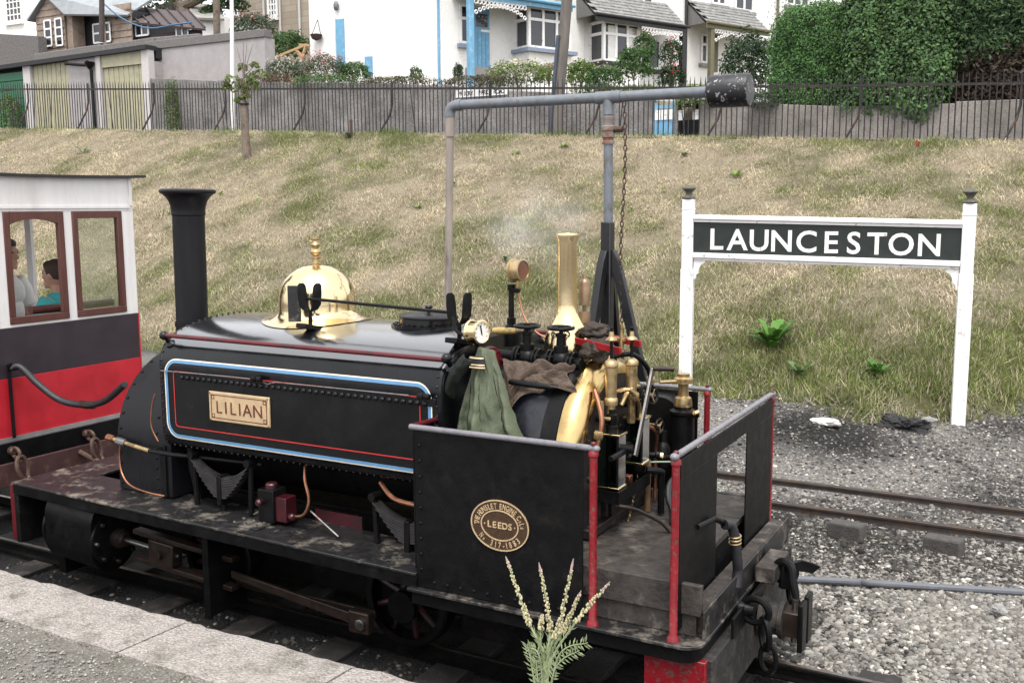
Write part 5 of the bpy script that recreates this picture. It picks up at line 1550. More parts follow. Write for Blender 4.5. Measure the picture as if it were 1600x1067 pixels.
# more pipes, unions and wheels crowded on the backhead
def pipe(pts, r, mat, name='pipe', k=4):
    return P(MB().tube([V(*p) for p in pts], r, 8, k), name, M[mat], loco)
pipe([(-1.86, -0.38, 0.78), (-1.86, -0.37, 1.10), (-1.84, -0.33, 1.30), (-1.90, -0.28, 1.44)], 0.012, 'copper')
pipe([(-1.84, 0.26, 0.76), (-1.84, 0.27, 1.10), (-1.86, 0.22, 1.30), (-1.92, 0.15, 1.45)], 0.014, 'blackm')
pipe([(-1.82, 0.33, 0.76), (-1.82, 0.33, 1.02), (-1.80, 0.27, 1.14), (-1.86, 0.17, 1.20)], 0.011, 'copper')
pipe([(-1.88, -0.12, 1.40), (-1.80, -0.10, 1.42), (-1.78, -0.02, 1.34), (-1.80, 0.04, 1.26)], 0.010, 'brassold')
pipe([(-1.95, 0.06, 1.55), (-1.86, 0.10, 1.56), (-1.80, 0.16, 1.48), (-1.80, 0.20, 1.36)], 0.013, 'blackm')
pipe([(-1.78, -0.30, 0.90), (-1.70, -0.26, 0.88), (-1.62, -0.14, 0.80), (-1.58, -0.10, 0.742)], 0.009, 'rod')
for (x, y, z, r_, ax) in ((-1.80, 0.21, 1.34, 0.045, (1, -0.3, 0.2)), (-1.79, 0.30, 1.16, 0.038, (1, -0.2, 0)), (-1.80, -0.10, 1.12, 0.035, (1, -0.3, 0.1))):
    o = P(MB().ring((x, y, z), r_, 0.007, ax, 18, 6), 'small_handwheel', M['blackm'], loco)
    m = MB().cyl(V(x, y, z) - Vector(ax).normalized() * 0.09, (x, y, z), 0.011, n=8)
    b_ = Vector(ax).orthogonal().normalized()
    c_ = Vector(ax).normalized().cross(b_)
    for k in range(3):
        d_ = b_ * math.cos(k * 2.1) + c_ * math.sin(k * 2.1)
        m.cyl((x, y, z), V(x, y, z) + d_ * r_, 0.005, n=6)
    P(m, 'wheel_spindle', M['brassold'], o)
for (x, y, z) in ((-1.86, -0.38, 0.95), (-1.84, 0.265, 0.95), (-1.82, 0.33, 0.90), (-1.85, -0.345, 1.24), (-1.80, 0.19, 1.42), (-1.79, -0.05, 1.38)):
    P(MB().lathe([(0.020, -0.02), (0.024, -0.012), (0.024, 0.012), (0.020, 0.02)], (x, y, z), (0.05, 0.05, 1), 6), 'union_nut', M['brassold'] if z > 1.2 else M['rod'], loco)
o = P(MB().lathe([(0.03, 0), (0.042, 0.02), (0.042, 0.11), (0.03, 0.13), (0.022, 0.14), (0.022, 0.2)], (-1.80, 0.37, 0.92), (0, 0.1, 1), 14), 'injector', M['blackm'], loco)
P(MB().lathe([(0.05, 0), (0.05, 0.012)], (-1.80, 0.37, 0.985), (0, 0.1, 1), 14), 'injector_flange', M['rod'], o)

# ------------------------------------------------------------------ cloths on the locomotive
def sheet(rows, name, mat, parent=None, thick=0.004, loc=None, sub=1, label=None):
    """grid of points -> cloth with thickness"""
    nu = len(rows[0])
    m = MB()
    m.add([p for r in rows for p in r], [(j * nu + i, j * nu + i + 1, (j + 1) * nu + i + 1, (j + 1) * nu + i) for j in range(len(rows) - 1) for i in range(nu - 1)])
    o = P(m, name, mat, parent, smooth=180, loc=loc, label=label)
    s = o.modifiers.new('thick', 'SOLIDIFY')
    s.thickness = thick
    s.offset = 0
    if sub:
        q = o.modifiers.new('sub', 'SUBSURF')
        q.levels = q.render_levels = sub
    return o
jk = thing('jacket', 'olive green waxed jacket hanging over the front of the cab', 'jacket', (-2.42, -0.60, 1.25))
rows = []
nv, nu = 26, 34
for j in range(nv):
    v = j / (nv - 1)
    z = 1.625 - 0.47 * v - 0.02 * math.sin(v * 3)
    wL = 0.03 + 0.155 * v ** 0.8
    wR = 0.045 + 0.180 * v ** 0.9
    row = []
    for i in range(nu):
        u = i / (nu - 1) * 2 - 1
        x = -2.405 + 0.045 * v + (u * wL if u < 0 else u * wR)
        fold = 0.034 * math.sin(u * 7.5 + 0.8 * v + 0.6) * v + 0.020 * math.sin(u * 15 + 2.2 * v) * v ** 0.7 + 0.024 * mnoise.noise(V(u * 3, v * 5, 2)) + 0.012 * mnoise.noise(V(u * 8, v * 11, 5)) + 0.006 * mnoise.noise(V(u * 19, v * 21, 9))
        y = -0.49 - 0.10 * math.sin(min(v * 1.7, 1.57)) * math.cos(u * 1.1) - fold + 0.06 * u * u
        row.append((x, y, z + 0.015 * math.cos(u * 2)))
    rows.append(row)
jb = sheet(rows, 'jacket_body', M['jacket'], jk, 0.006)
for ci in (9, 19, 27):
    P(MB().tube([V(*r_[ci]) + V(0, -0.0045, 0) for r_ in rows[4:]], 0.0022, 5), 'seam', M['collar'], jb)
P(MB().tube([V(*p_) + V(0, -0.003, 0.012) for p_ in rows[-2]], 0.0022, 5), 'hem', M['collar'], jb)
rows = []
for j in range(7):
    v = j / 6
    row = []
    for i in range(16):
        u = i / 15
        a = V(-2.545 + 0.13 * u, -0.58 - 0.03 * math.sin(u * 3), 1.44 + 0.18 * u ** 0.8)
        row.append(a + V(0.055 * v - 0.02 * u, -0.03 * math.sin(v * 3.1) + 0.014 * mnoise.noise(V(u * 6, v * 5, 1)), -0.05 * v * (1 - 0.3 * u)))
    rows.append(row)
sheet(rows, 'jacket_collar', M['collar'], jk, 0.008)
rows = []
for j in range(4):
    v = j / 3
    rows.append([(-2.425 + 0.02 * v + (0.040 + 0.02 * v) * (i / 6 * 2 - 1) + 0.018, -0.512 - 0.05 * v - 0.012 + 0.012 * (i / 6 * 2 - 1) ** 2, 1.60 - 0.055 * v) for i in range(7)])
jp = sheet(rows, 'jacket_patch', M['blackm'], jk, 0.004)
for (za, zb) in ((0.10, 0.22), (0.62, 0.72), (0.82, 0.92)):
    rb = []
    for v in (za, zb):
        rb.append([(-2.425 + 0.02 * v + (0.036 + 0.02 * v) * (i / 6 * 2 - 1) + 0.018, -0.512 - 0.05 * v - 0.0165 + 0.012 * (i / 6 * 2 - 1) ** 2, 1.60 - 0.055 * v) for i in range(7)])
    sheet(rb, 'gold_stripe', M['platebrass'], jp, 0.002, sub=0)
rows = []
for j in range(30):
    v = j / 29
    row = []
    for i in range(34):
        u = i / 33
        hem = 1.0 * (0.30 + 0.70 * math.exp(-((u - 0.20) / 0.17) ** 2)) * (1 - 0.35 * max(0, u - 0.6))
        vv_ = v * hem
        ang = R(120 + 48 * vv_)
        wr = 0.018 * math.sin(u * 17 + 7 * v) * (0.4 + 0.6 * v) + 0.034 * mnoise.noise(V(u * 5, v * 4, 7)) + 0.022 * mnoise.noise(V(u * 13, v * 9, 3))
        rr_ = 0.515 + wr + 0.05 * (1 - v) ** 2
        x = -2.40 + 0.40 * u + 0.03 * math.sin(v * 5 + u * 3)
        row.append((x, rr_ * math.cos(ang), 1.065 + rr_ * math.sin(ang)))
    rows.append(row)
o = sheet(rows, 'sacking', M['cloth'], None, 0.006, loc=(-2.2, -0.4, 1.4))
tag(o, 'brown sacking cloth draped over the boiler beside the jacket', 'cloth')
def rag(c, r, label, seed, sq):
    o = rock('rag', c, r, M['rag'], label, 'cloth', sq, seed, 0.55, 4)
    for p in o.data.polygons:
        p.use_smooth = True
    return o
rag((-2.0, -0.03, 1.69), 0.065, 'crumpled oily rag lying on the red lever beside the brass chimney', 3, (1.1, 0.9, 0.62))
rag((-1.97, -0.09, 1.60), 0.07, 'dark oily rag stuffed between the pipes under the red lever', 6, (1.1, 0.8, 0.75))

# ------------------------------------------------------------------ carriage
car = thing('railway_carriage', 'red, black and white passenger carriage with wooden window frames', 'carriage', (-8.2, 0, 0))
XE = -6.20
def ye(px, py):
    q = A(px, py, 'x', XE)
    return q.y, q.z
HW = 0.755
ZB, ZR, ZW, ZC = 0.765, 1.165, 1.505, 2.31
def wallpart(name, y0, y1, z0, z1, mat, x0=XE - 0.03, x1=XE, bevel=0.003):
    return P(MB().box(x0, x1, y0, y1, z0, z1), name, mat, car, bevel=bevel)
wallpart('lower_panel', -HW, HW, ZB, ZR, M['cred'])
wallpart('waist_panel', -HW, HW, ZR + 0.0005, ZW, M['cblack'])
P(MB().box(XE - 0.03, XE + 0.002, HW - 0.005, HW + 0.006, ZB, ZW), 'corner_edge', M['cred'], car)
P(MB().box(XE - 0.03, XE + 0.012, -HW - 0.01, HW + 0.005, ZB - 0.03, ZB - 0.0005), 'bottom_trim', M['silver'], car)
# window zone of the end: mullions in white, three framed windows
WIN = [(-0.83 + 0.10, -0.40, False), (-0.315, 0.145, True), (0.215, 0.645, False)]
zw0, zw1 = ZW + 0.022, 2.283
wallpart('sill_rail', -HW, HW, ZW + 0.0005, zw0, M['cwhite'])
wallpart('head_rail', -HW, HW, zw1, ZC, M['cwhite'])
for a, b in ((-HW, -0.73), (-0.40, -0.315), (0.145, 0.215), (0.645, HW)):
    wallpart('mullion', a, b, zw0 + 0.0003, zw1 - 0.0003, M['cwhite'], bevel=0)
for a, b, arched in WIN:
    x0, x1 = XE - 0.028, XE + 0.012
    fr = P(MB().box(x0, x1, a, b, zw0, zw0 + 0.048), 'window_frame', M['varnish'], car, bevel=0.004)
    for (c, d) in ((a, a + 0.045), (b - 0.045, b)):
        P(MB().box(x0, x1 - 0.001, c, d, zw0 + 0.0485, zw1), 'frame_stile', M['varnish'], fr, bevel=0.004)
    if arched:
        w = b - a - 0.09
        pts = [(a + 0.045, zw1 - 0.085)] + [(a + 0.045 + w * t, zw1 - 0.085 + 0.035 * math.sin(math.pi * t) ** 0.8) for t in np.linspace(0.03, 0.97, 14)] + [(b - 0.045, zw1 - 0.085), (b - 0.045, zw1), (a + 0.045, zw1)]
        P(MB().prism(pts, (x0, 0, 0), (0, 1, 0), (0, 0, 1), (x1 - x0 - 0.001, 0, 0)), 'frame_head', M['varnish'], fr)
    else:
        P(MB().box(x0, x1 - 0.001, a + 0.0455, b - 0.0455, zw1 - 0.05, zw1), 'frame_head', M['varnish'], fr, bevel=0.003)
        P(MB().box(XE - 0.012, XE - 0.009, a + 0.04, b - 0.04, zw0 + 0.05, zw1 - 0.045), 'pane', M['glass'], fr)
# top panel under the curved roof
q = A(0, 270, 'x', XE)
RC = (q.z - 2.55) / (1 - (q.y / 0.80) ** 2)
def roof_z(y):
    return 2.55 + RC * (1 - (y / 0.80) ** 2)
pts = [(-HW, ZC + 0.002)] + [(y, roof_z(y) - 0.012) for y in np.linspace(-HW, HW, 21)] + [(HW, ZC + 0.002)]
P(MB().prism(pts, (XE - 0.03, 0, 0), (0, 1, 0), (0, 0, 1), (0.03, 0, 0)), 'end_board', M['cwhite'], car, smooth=20)
P(MB().box(XE + 0.0005, XE + 0.009, -HW, HW - 0.03, ZC - 0.006, ZC + 0.012), 'moulding', M['cwhite'], car)
P(MB().box(XE + 0.0005, XE + 0.008, HW - 0.032, HW - 0.004, ZC + 0.0125, 2.55), 'moulding', M['cwhite'], car)
top = [(y, roof_z(y)) for y in np.linspace(-0.86, 0.86, 27)]
P(MB().prism(top + [(a, b - 0.02) for a, b in reversed(top)], (-12.2, 0, 0), (0, 1, 0), (0, 0, 1), (12.2 + XE + 0.045, 0, 0)), 'roof', M['roofblack'], car, smooth=30)
# sides: boarded below, open above with posts
for s in (-1, 1):
    y0, y1 = sorted((s * HW, s * (HW - 0.03)))
    P(MB().box(-12.2, XE - 0.031, y0, y1, ZB, ZR), 'side_lower_panel', M['cred'], car)
    P(MB().box(-12.2, XE - 0.031, y0, y1, ZR + 0.0005, 1.43), 'side_waist_panel', M['cblack'], car)
    P(MB().box(-12.2, XE - 0.031, y0, y1, ZC, 2.55), 'side_head_board', M['cwhite'], car)
    for x in (-7.42, -8.6, -9.8, -11.0, -12.15):
        P(MB().box(x - 0.035, x + 0.035, y0 + 0.001, y1 - 0.001, 1.4305, ZC - 0.0005), 'side_post', M['cwhite'], car)
P(MB().box(-12.2, XE - 0.031, -HW + 0.031, HW - 0.031, ZB - 0.02, ZB + 0.02), 'floor', M['oldwood'], car)
P(MB().box(-12.23, -12.2005, -HW, HW, ZB, 2.55), 'rear_end', M['cwhite'], car)
for x in (-6.75, -7.75, -8.9):
    o = P(MB().box(x - 0.20, x + 0.20, -0.70, 0.70, 1.10, 1.14), 'bench_seat', M['varnish'], car, bevel=0.005)
    for y in (-0.6, 0.6):
        P(MB().box(x - 0.18, x + 0.18, y - 0.02, y + 0.02, ZB + 0.021, 1.0995), 'bench_leg', M['varnish'], o)
P(MB().tube([(-6.42, 0.0, 1.585), (-6.42, 0.70, 1.585)], 0.03, 10), 'bench_back', M['varnish'], car)
# underframe, coupling chains, hose
P(MB().box(-12.0, XE - 0.02, -0.45, 0.45, 0.48, ZB - 0.031), 'underframe', M['grime'], car)
P(MB().box(XE - 0.02, XE + 0.035, -HW + 0.05, 0.62, 0.60, ZB - 0.031), 'head_stock_plate', M['blackm'], car)
P(MB().box(XE - 0.06, XE + 0.05, -0.62, 0.52, 0.44, 0.60), 'buffer_beam', pm('rusty_maroon_beam', (0.055, 0.022, 0.022), 0.6, var=0.3, c2=(0.10, 0.055, 0.035), c2amt=0.3, c2scale=12), car, bevel=0.005)
P(MB().tube([(XE + 0.05, 0.12, 0.56), (XE + 0.16, 0.16, 0.50), (XE + 0.28, 0.2, 0.47)], 0.020, 8), 'drawbar', M['rustchain'], car)
def cchain(px, py):
    c = A(px, py, 'x', XE + 0.10)
    e = P(MB().lathe([(0.03, 0), (0.03, 0.04), (0.02, 0.05)], (XE + 0.02, c.y, c.z), (1, 0, 0), 10), 'chain_eye', M['rustchain'], car)
    c = V(XE + 0.085, c.y, c.z)
    P(MB().ring(c + V(0.0, 0, -0.01), 0.032, 0.013, (0, 1, 0), 16, 7, 1.3, (1, 0, -0.3)), 'chain_link', M['rustchain'], e)
    P(MB().ring(c + V(0.06, 0, -0.105), 0.045, 0.015, (1, 0.2, 0.2), 20, 8, 1.75, (0.1, 0.05, -1)), 'chain_link', M['rustchain'], e)
    P(MB().ring(c + V(0.10, 0.01, -0.215), 0.036, 0.013, (0.3, 1, 0), 16, 7, 1.6, (0.3, 0.1, -1)), 'chain_link', M['rustchain'], e)
cchain(27, 705)
cchain(143, 678)
# vacuum hose from the carriage end to the engine
q = [A(17, 575, 'x', XE + 0.03), A(32, 573, 'x', XE + 0.08), A(60, 600, 'x', XE + 0.2), A(95, 625, 'x', XE + 0.35), A(135, 632, 'x', XE + 0.55), A(165, 625, 'x', XE + 0.75), A(195, 600, 'x', XE + 1.0)]
hs_ = P(MB().tube(q, 0.022, 12, 6), 'vacuum_hose', M['rubber'], car)
P(MB().tube([q[4] + V(-0.05, 0, 0.0), q[4], q[4] + V(0.06, 0.01, 0.003)], 0.027, 10), 'hose_coupling', M['rod'], hs_)
P(MB().tube([q[0] + V(-0.02, 0, 0.0), V(XE + 0.02, q[0].y - 0.005, 0.76)], 0.012, 8), 'hose_stand_pipe', M['blackm'], car)
P(MB().tube([q[0] + V(0, -0.01, 0.03), q[0], q[1]], 0.02, 10), 'hose_elbow', M['blackm'], car)

# ------------------------------------------------------------------ people in the carriage
SKIN = pm('skin', (0.50, 0.27, 0.19), 0.55, var=0.08, scale=20)
def person(name, label, seat, facing, H_, shirt, hair, hairlong=False, lean=0.0):
    """seated figure, one continuous body; H_ = sitting head-top height above the seat; own frame: +x is forwards"""
    k = H_ / 0.86
    t = thing(name, label, 'person', seat, facing)
    b = MB()
    def seg(p0, p1, r0, r1, n=10):
        p0, p1 = Vector(p0) * k, Vector(p1) * k
        b.tube([p0, p0.lerp(p1, 0.5), p1], [r0 * k, (r0 + r1) / 2 * k, r1 * k], n)
        b.ell(p0, (r0 * k,) * 3, 10, 8)
        b.ell(p1, (r1 * k,) * 3, 10, 8)
    b.ell(V(0, 0, 0.10) * k, (0.115 * k, 0.155 * k, 0.12 * k))
    b.ell(V(0.0, 0, 0.28) * k, (0.095 * k, 0.135 * k, 0.17 * k))
    b.ell(V(0.0, 0, 0.44) * k, (0.10 * k, 0.165 * k, 0.13 * k))
    seg((0.0, 0, 0.50), (0.02, 0, 0.65), 0.058, 0.050)
    for s in (-1, 1):
        seg((0.0, s * 0.165, 0.51), (0.05, s * 0.205, 0.25), 0.055, 0.042)
        seg((0.05, s * 0.205, 0.25), (0.25, s * 0.15, 0.16), 0.040, 0.028)
        b.ell(V(0.30, s * 0.14, 0.155) * k, (0.055 * k, 0.032 * k, 0.018 * k))
        for f_ in range(4):
            b.tube([V(0.33, s * (0.118 + 0.016 * f_), 0.155) * k, V(0.375 - 0.008 * abs(f_ - 1), s * (0.116 + 0.017 * f_), 0.150) * k, V(0.395 - 0.01 * abs(f_ - 1), s * (0.116 + 0.017 * f_), 0.132) * k], 0.0085 * k, 6)
        b.tube([V(0.28, s * 0.115, 0.155) * k, V(0.315, s * 0.092, 0.15) * k, V(0.335, s * 0.088, 0.14) * k], 0.0095 * k, 6)
        seg((0.03, s * 0.09, 0.08), (0.42, s * 0.11, 0.07), 0.085, 0.058)
        seg((0.42, s * 0.11, 0.07), (0.42, s * 0.10, -0.33), 0.055, 0.038)
        b.ell(V(0.47, s * 0.10, -0.37) * k, (0.12 * k, 0.042 * k, 0.035 * k))
    # head with brow, nose, lips, chin, ears
    hc = V(0.03, 0, 0.745) * k
    b.ell(hc, (0.098 * k, 0.076 * k, 0.115 * k), 18, 14)
    b.ell(hc + V(0.035, 0, -0.07) * k, (0.062 * k, 0.052 * k, 0.055 * k))
    b.ell(hc + V(0.080, 0, -0.105) * k, (0.020 * k, 0.022 * k, 0.018 * k))
    b.tube([hc + V(0.088, 0, 0.015) * k, hc + V(0.108, 0, -0.028) * k, hc + V(0.092, 0, -0.038) * k], [0.009 * k, 0.015 * k, 0.014 * k], 8)
    b.ell(hc + V(0.088, 0, -0.066) * k, (0.013 * k, 0.024 * k, 0.009 * k), 10, 6)
    for s in (-1, 1):
        b.ell(hc + V(-0.005, s * 0.077, -0.01) * k, (0.020 * k, 0.010 * k, 0.032 * k), 10, 8)
        b.ell(hc + V(0.084, s * 0.030, 0.028) * k, (0.012 * k, 0.022 * k, 0.009 * k), 8, 6)
    o = P(b, 'body', SKIN, t, smooth=180)
    rm = o.modifiers.new('remesh', 'REMESH')
    rm.mode = 'VOXEL'
    rm.voxel_size = 0.0065 * k
    rm.use_smooth_shade = True
    sm = o.modifiers.new('smooth', 'SMOOTH')
    sm.iterations = 3
    for s in (-1, 1):
        P(MB().ell(hc + V(0.089, s * 0.030, 0.010) * k, (0.008 * k, 0.013 * k, 0.008 * k), 10, 8), 'eye', pm('eye_dark', (0.06, 0.04, 0.035), 0.3), t)
    c = MB()
    c.ell(V(0, 0, 0.10) * k, (0.127 * k, 0.168 * k, 0.125 * k))
    c.ell(V(0, 0, 0.28) * k, (0.110 * k, 0.150 * k, 0.18 * k))
    c.ell(V(0, 0, 0.44) * k, (0.113 * k, 0.180 * k, 0.135 * k))
    for s in (-1, 1):
        c.tube([V(0.0, s * 0.14, 0.52) * k, V(0.02, s * 0.185, 0.44) * k, V(0.035, s * 0.205, 0.33) * k], [0.070 * k, 0.070 * k, 0.068 * k], 12)
    c.tube([V(0, 0, 0.50) * k, V(0.008, 0, 0.575) * k], [0.10 * k, 0.066 * k], 14)
    o = P(c, 'shirt', shirt, t, smooth=180)
    rm = o.modifiers.new('remesh', 'REMESH'); rm.mode = 'VOXEL'; rm.voxel_size = 0.008 * k; rm.use_smooth_shade = True
    sm = o.modifiers.new('smooth', 'SMOOTH'); sm.iterations = 3
    dm = o.modifiers.new('ease', 'DISPLACE'); dm.strength = 0.016 * k; dm.mid_level = 0.0
    h = MB()
    h.ell(hc + V(-0.022, 0, 0.030) * k, (0.100 * k, 0.088 * k, 0.105 * k), 18, 14)
    h.ell(hc + V(0.035, 0, 0.075) * k, (0.055 * k, 0.068 * k, 0.045 * k), 14, 10)
    if hairlong:
        h.ell(hc + V(-0.05, 0, -0.06) * k, (0.075 * k, 0.088 * k, 0.12 * k), 16, 12)
    o = P(h, 'hair', hair, t, smooth=180)
    rm = o.modifiers.new('remesh', 'REMESH'); rm.mode = 'VOXEL'; rm.voxel_size = 0.008 * k; rm.use_smooth_shade = True
    sh_ = MB()
    for s in (-1, 1):
        sh_.tube([V(0.03, s * 0.09, 0.085) * k, V(0.42, s * 0.11, 0.075) * k], [0.097 * k, 0.070 * k], 12)
    P(sh_, 'trousers', pm('dark_trousers', (0.03, 0.035, 0.06), 0.8), t, smooth=180)
    return t
hb = A(90, 428, 'y', 0.40)
person('person', 'child in a turquoise T-shirt sitting in the carriage, looking to the left', (hb.x, 0.40, hb.z - 0.745 * 0.88), R(200), 0.88 * 0.86, pm('turquoise_shirt', (0.055, 0.36, 0.38), 0.85, var=0.15, scale=14, bump=0.2, bscale=40), pm('brown_hair', (0.055, 0.032, 0.022), 0.7, var=0.4, scale=60, bump=0.4, bscale=90))
hb = A(2, 396, 'y', 0.28)
person('person', 'dark haired adult in a white top at the left edge inside the carriage', (hb.x, 0.28, hb.z - 0.745 * 0.98), R(20), 0.98 * 0.86, pm('white_top', (0.62, 0.60, 0.58), 0.85, var=0.1), pm('dark_hair', (0.03, 0.018, 0.013), 0.6, var=0.4, scale=60, bump=0.4, bscale=90), False)

# ------------------------------------------------------------------ water crane
wc = thing('water_crane', 'grey water crane with long pipe arm, black counterweight and black braced foot', 'water crane', (-2.57, 1.4, -0.1))
CYW = 1.4
e0, e1, e2, e3 = A(703, 165, 'y', CYW), A(951, 152, 'y', CYW), A(1108, 143.5, 'y', CYW), A(1172, 140, 'y', CYW)
rp = 0.036
P(MB().tube([V(e0.x + 0.06, CYW, e0.z), V(e1.x, CYW, e1.z), V(e2.x + 0.03, CYW, e2.z)], 0.033, 16), 'arm_pipe', M['galv'], wc)
el = P(MB().tube([V(e0.x + 0.075, CYW, e0.z), V(e0.x + 0.03, CYW, e0.z - 0.006), V(e0.x + 0.004, CYW, e0.z - 0.03), V(e0.x - 0.002, CYW, e0.z - 0.075)], 0.037, 14, 4), 'elbow', M['galv'], wc)
P(MB().tube([V(e0.x + 0.07, CYW, e0.z), V(e0.x + 0.095, CYW, e0.z)], 0.040, 14), 'elbow_collar', M['galv'], el)
P(MB().tube([V(e0.x, CYW, e0.z - 0.074), V(e0.x - 0.002, CYW, e0.z - 0.21)], 0.033, 14), 'drop_sleeve', M['tanpipe'], wc)
P(MB().tube([V(e0.x - 0.002, CYW, e0.z - 0.20), V(e0.x - 0.02, CYW, e0.z - 0.8), V(e0.x - 0.05, CYW, 1.2)], 0.027, 14), 'drop_pipe', M['tanpipe'], wc)
P(MB().tube([V(e1.x - 0.085, CYW, e1.z), V(e1.x + 0.085, CYW, e1.z)], 0.039, 16), 'tee', M['galv'], wc)
P(MB().tube([V(e1.x, CYW, e1.z), V(e1.x, CYW, e1.z - 0.11)], 0.036, 16), 'tee_leg', M['galv'], wc)
P(MB().lathe([(0.038, 0), (0.038, 0.015), (0.034, 0.02), (0.034, 0.035), (0.040, 0.04), (0.040, 0.08), (0.044, 0.083), (0.044, 0.11), (0.036, 0.115), (0.036, 0.15), (0.039, 0.155), (0.039, 0.175)], (e1.x, CYW, e1.z - 0.29), (0, 0, 1), 20), 'swivel_joint', pm('rusty_joint', (0.21, 0.18, 0.165), 0.7, var=0.25, c2=(0.15, 0.07, 0.04), c2amt=0.4, c2scale=14), wc)
P(MB().cyl(V(e1.x, CYW, e1.z - 0.29), V(e1.x + 0.005, CYW, 2.1), 0.030, n=16), 'stand_pipe', M['galv'], wc)
P(MB().lathe([(0.075, 0), (0.097, 0.015), (0.097, (e3 - e2).length - 0.012), (0.092, (e3 - e2).length), (0, (e3 - e2).length + 0.004)], e2, e3 - e2, 30), 'counterweight', M['chipblack'], wc, bevel=0.003)
ft = P(MB().box(e1.x - 0.036, e1.x + 0.036, CYW - 0.036, CYW + 0.036, -0.15, 2.20), 'foot_post', M['tarblack'], wc, bevel=0.008)
for ph in (0, 95, 262):
    dx, dy = math.cos(R(ph)), math.sin(R(ph))
    sec = [(0.037, 2.02), (0.052, 2.02), (0.088, 1.95), (0.115, 1.86), (0.62, -0.10), (0.56, -0.12), (0.068, 1.80), (0.037, 1.88)]
    w_ = V(-dy, dx, 0) * 0.05
    P(MB().prism(sec, V(e1.x, CYW, 0) - w_ / 2, (dx, dy, 0), (0, 0, 1), w_), 'brace', M['tarblack'], wc, bevel=0.004)
m = MB()
ct, cb = V(e1.x + 0.105, CYW, e1.z - 0.03), V(e1.x + 0.11, CYW - 0.02, 1.05)
nl = 56
for i in range(nl):
    t = (i + 0.5) / nl
    p = ct.lerp(cb, t) + V(0.012 * math.sin(t * 9), 0, 0)
    m.ring(p, 0.012, 0.0042, (1, 0.2, 0) if i % 2 else (0.2, 1, 0), 10, 5, 1.75, (0, 0, 1))
P(m, 'valve_chain', M['rustchain'], wc)
P(MB().tube([V(e1.x + 0.04, CYW, e1.z - 0.20), V(e1.x + 0.10, CYW, e1.z - 0.20)], 0.02, 8), 'valve_spindle', M['rustchain'], wc)

# ------------------------------------------------------------------ station name sign
SR = A(1497, 652, 'z', 0.16)
sx1, sy1 = SR.x, SR.y
pl = A(1076, 330, 'y', sy1 - 0.42)
sx0, sy0 = pl.x, sy1 - 0.42
sg = thing('station_sign', 'white framed station sign reading LAUNCESTON on the grass bank', 'sign', ((sx0 + sx1) / 2, (sy0 + sy1) / 2, 0.1))
U = V(sx1 - sx0, sy1 - sy0, 0)
SL = U.length
U.normalize()
N_ = V(U.y, -U.x, 0)                 # towards the camera
S0 = V(sx0, sy0, 0)
def sp(t, out, z):
    return S0 + U * t + N_ * out + V(0, 0, z)
def sbox(name, t0, t1, o0, o1, z0, z1, mat, par=None, bevel=0.004, slope=0.0):
    p = [sp(t0, o1, z0), sp(t1, o1, z0 + slope * (t1 - t0)), sp(t1, o0, z0 + slope * (t1 - t0)), sp(t0, o0, z0), sp(t0, o1, z1), sp(t1, o1, z1 + slope * (t1 - t0)), sp(t1, o0, z1 + slope * (t1 - t0)), sp(t0, o0, z1)]
    return P(MB().hexa(p), name, mat, par or sg, bevel=bevel)
zt0 = A(1076, 311, 'y', sy0).z
zt1 = A(1508, 318, 'y', sy1).z
zb0 = float(H(sx0, sy0)) - 0.2
zb1 = float(H(sx1, sy1)) - 0.2
for t, zt, zb in ((0.0, zt0, zb0), (SL, zt1, zb1)):
    w_, d_ = 0.067, 0.06
    po = sbox('post', t - w_, t + w_, -d_, d_, zb, 1.62, M['white'], bevel=0.006)
    sbox('post_upper', t - w_ + 0.006, t + w_ - 0.006, -d_ + 0.006, d_ - 0.006, 1.6205, zt, M['white'], po, bevel=0.006)
    sbox('post_collar', t - w_ + 0.001, t + w_ - 0.001, -d_ + 0.001, d_ - 0.001, zt - 0.115, zt - 0.10, M['white'], po, bevel=0.003)
    P(MB().lathe([(0.062, 0), (0.074, 0.012), (0.070, 0.025), (0.045, 0.036), (0.032, 0.055), (0.036, 0.075), (0.060, 0.10), (0.076, 0.112), (0.072, 0.122), (0.050, 0.135), (0.030, 0.148), (0.0, 0.152)], sp(t, 0, zt), (0, 0, 1), 14), 'finial', M['finial'], po, smooth=30)
zTL, zTR = A(1088, 335, 'y', sy0).z, A(1495, 344, 'y', sy1).z
zBL, zBR = A(1088, 402, 'y', sy0).z, A(1495, 416, 'y', sy1).z
slT, slB = (zTR - zTL) / SL, (zBR - zBL) / SL
a0, a1 = 0.062, SL - 0.062
sbox('top_beam', a0, a1, -0.035, 0.065, zTL - 0.048, zTL, M['white'], bevel=0.006, slope=slT)
sbox('top_bead', a0, a1, -0.03, 0.042, zTL - 0.078, zTL - 0.0485, M['white'], bevel=0.004, slope=slT)
sbox('bottom_beam', a0, a1, -0.035, 0.060, zBL, zBL + 0.055, M['white'], bevel=0.006, slope=slB)
sbox('bottom_bead', a0 + 0.01, a1 - 0.01, -0.03, 0.035, zBL - 0.028, zBL - 0.0005, M['white'], bevel=0.004, slope=slB)
p = [sp(a0, 0.018, zBL + 0.0), sp(a1, 0.018, zBR), sp(a1, -0.012, zBR), sp(a0, -0.012, zBL), sp(a0, 0.018, zTL - 0.05), sp(a1, 0.018, zTR - 0.05), sp(a1, -0.012, zTR - 0.05), sp(a0, -0.012, zTL - 0.05)]
bd = P(MB().hexa(p), 'name_board', M['signblack'], sg)
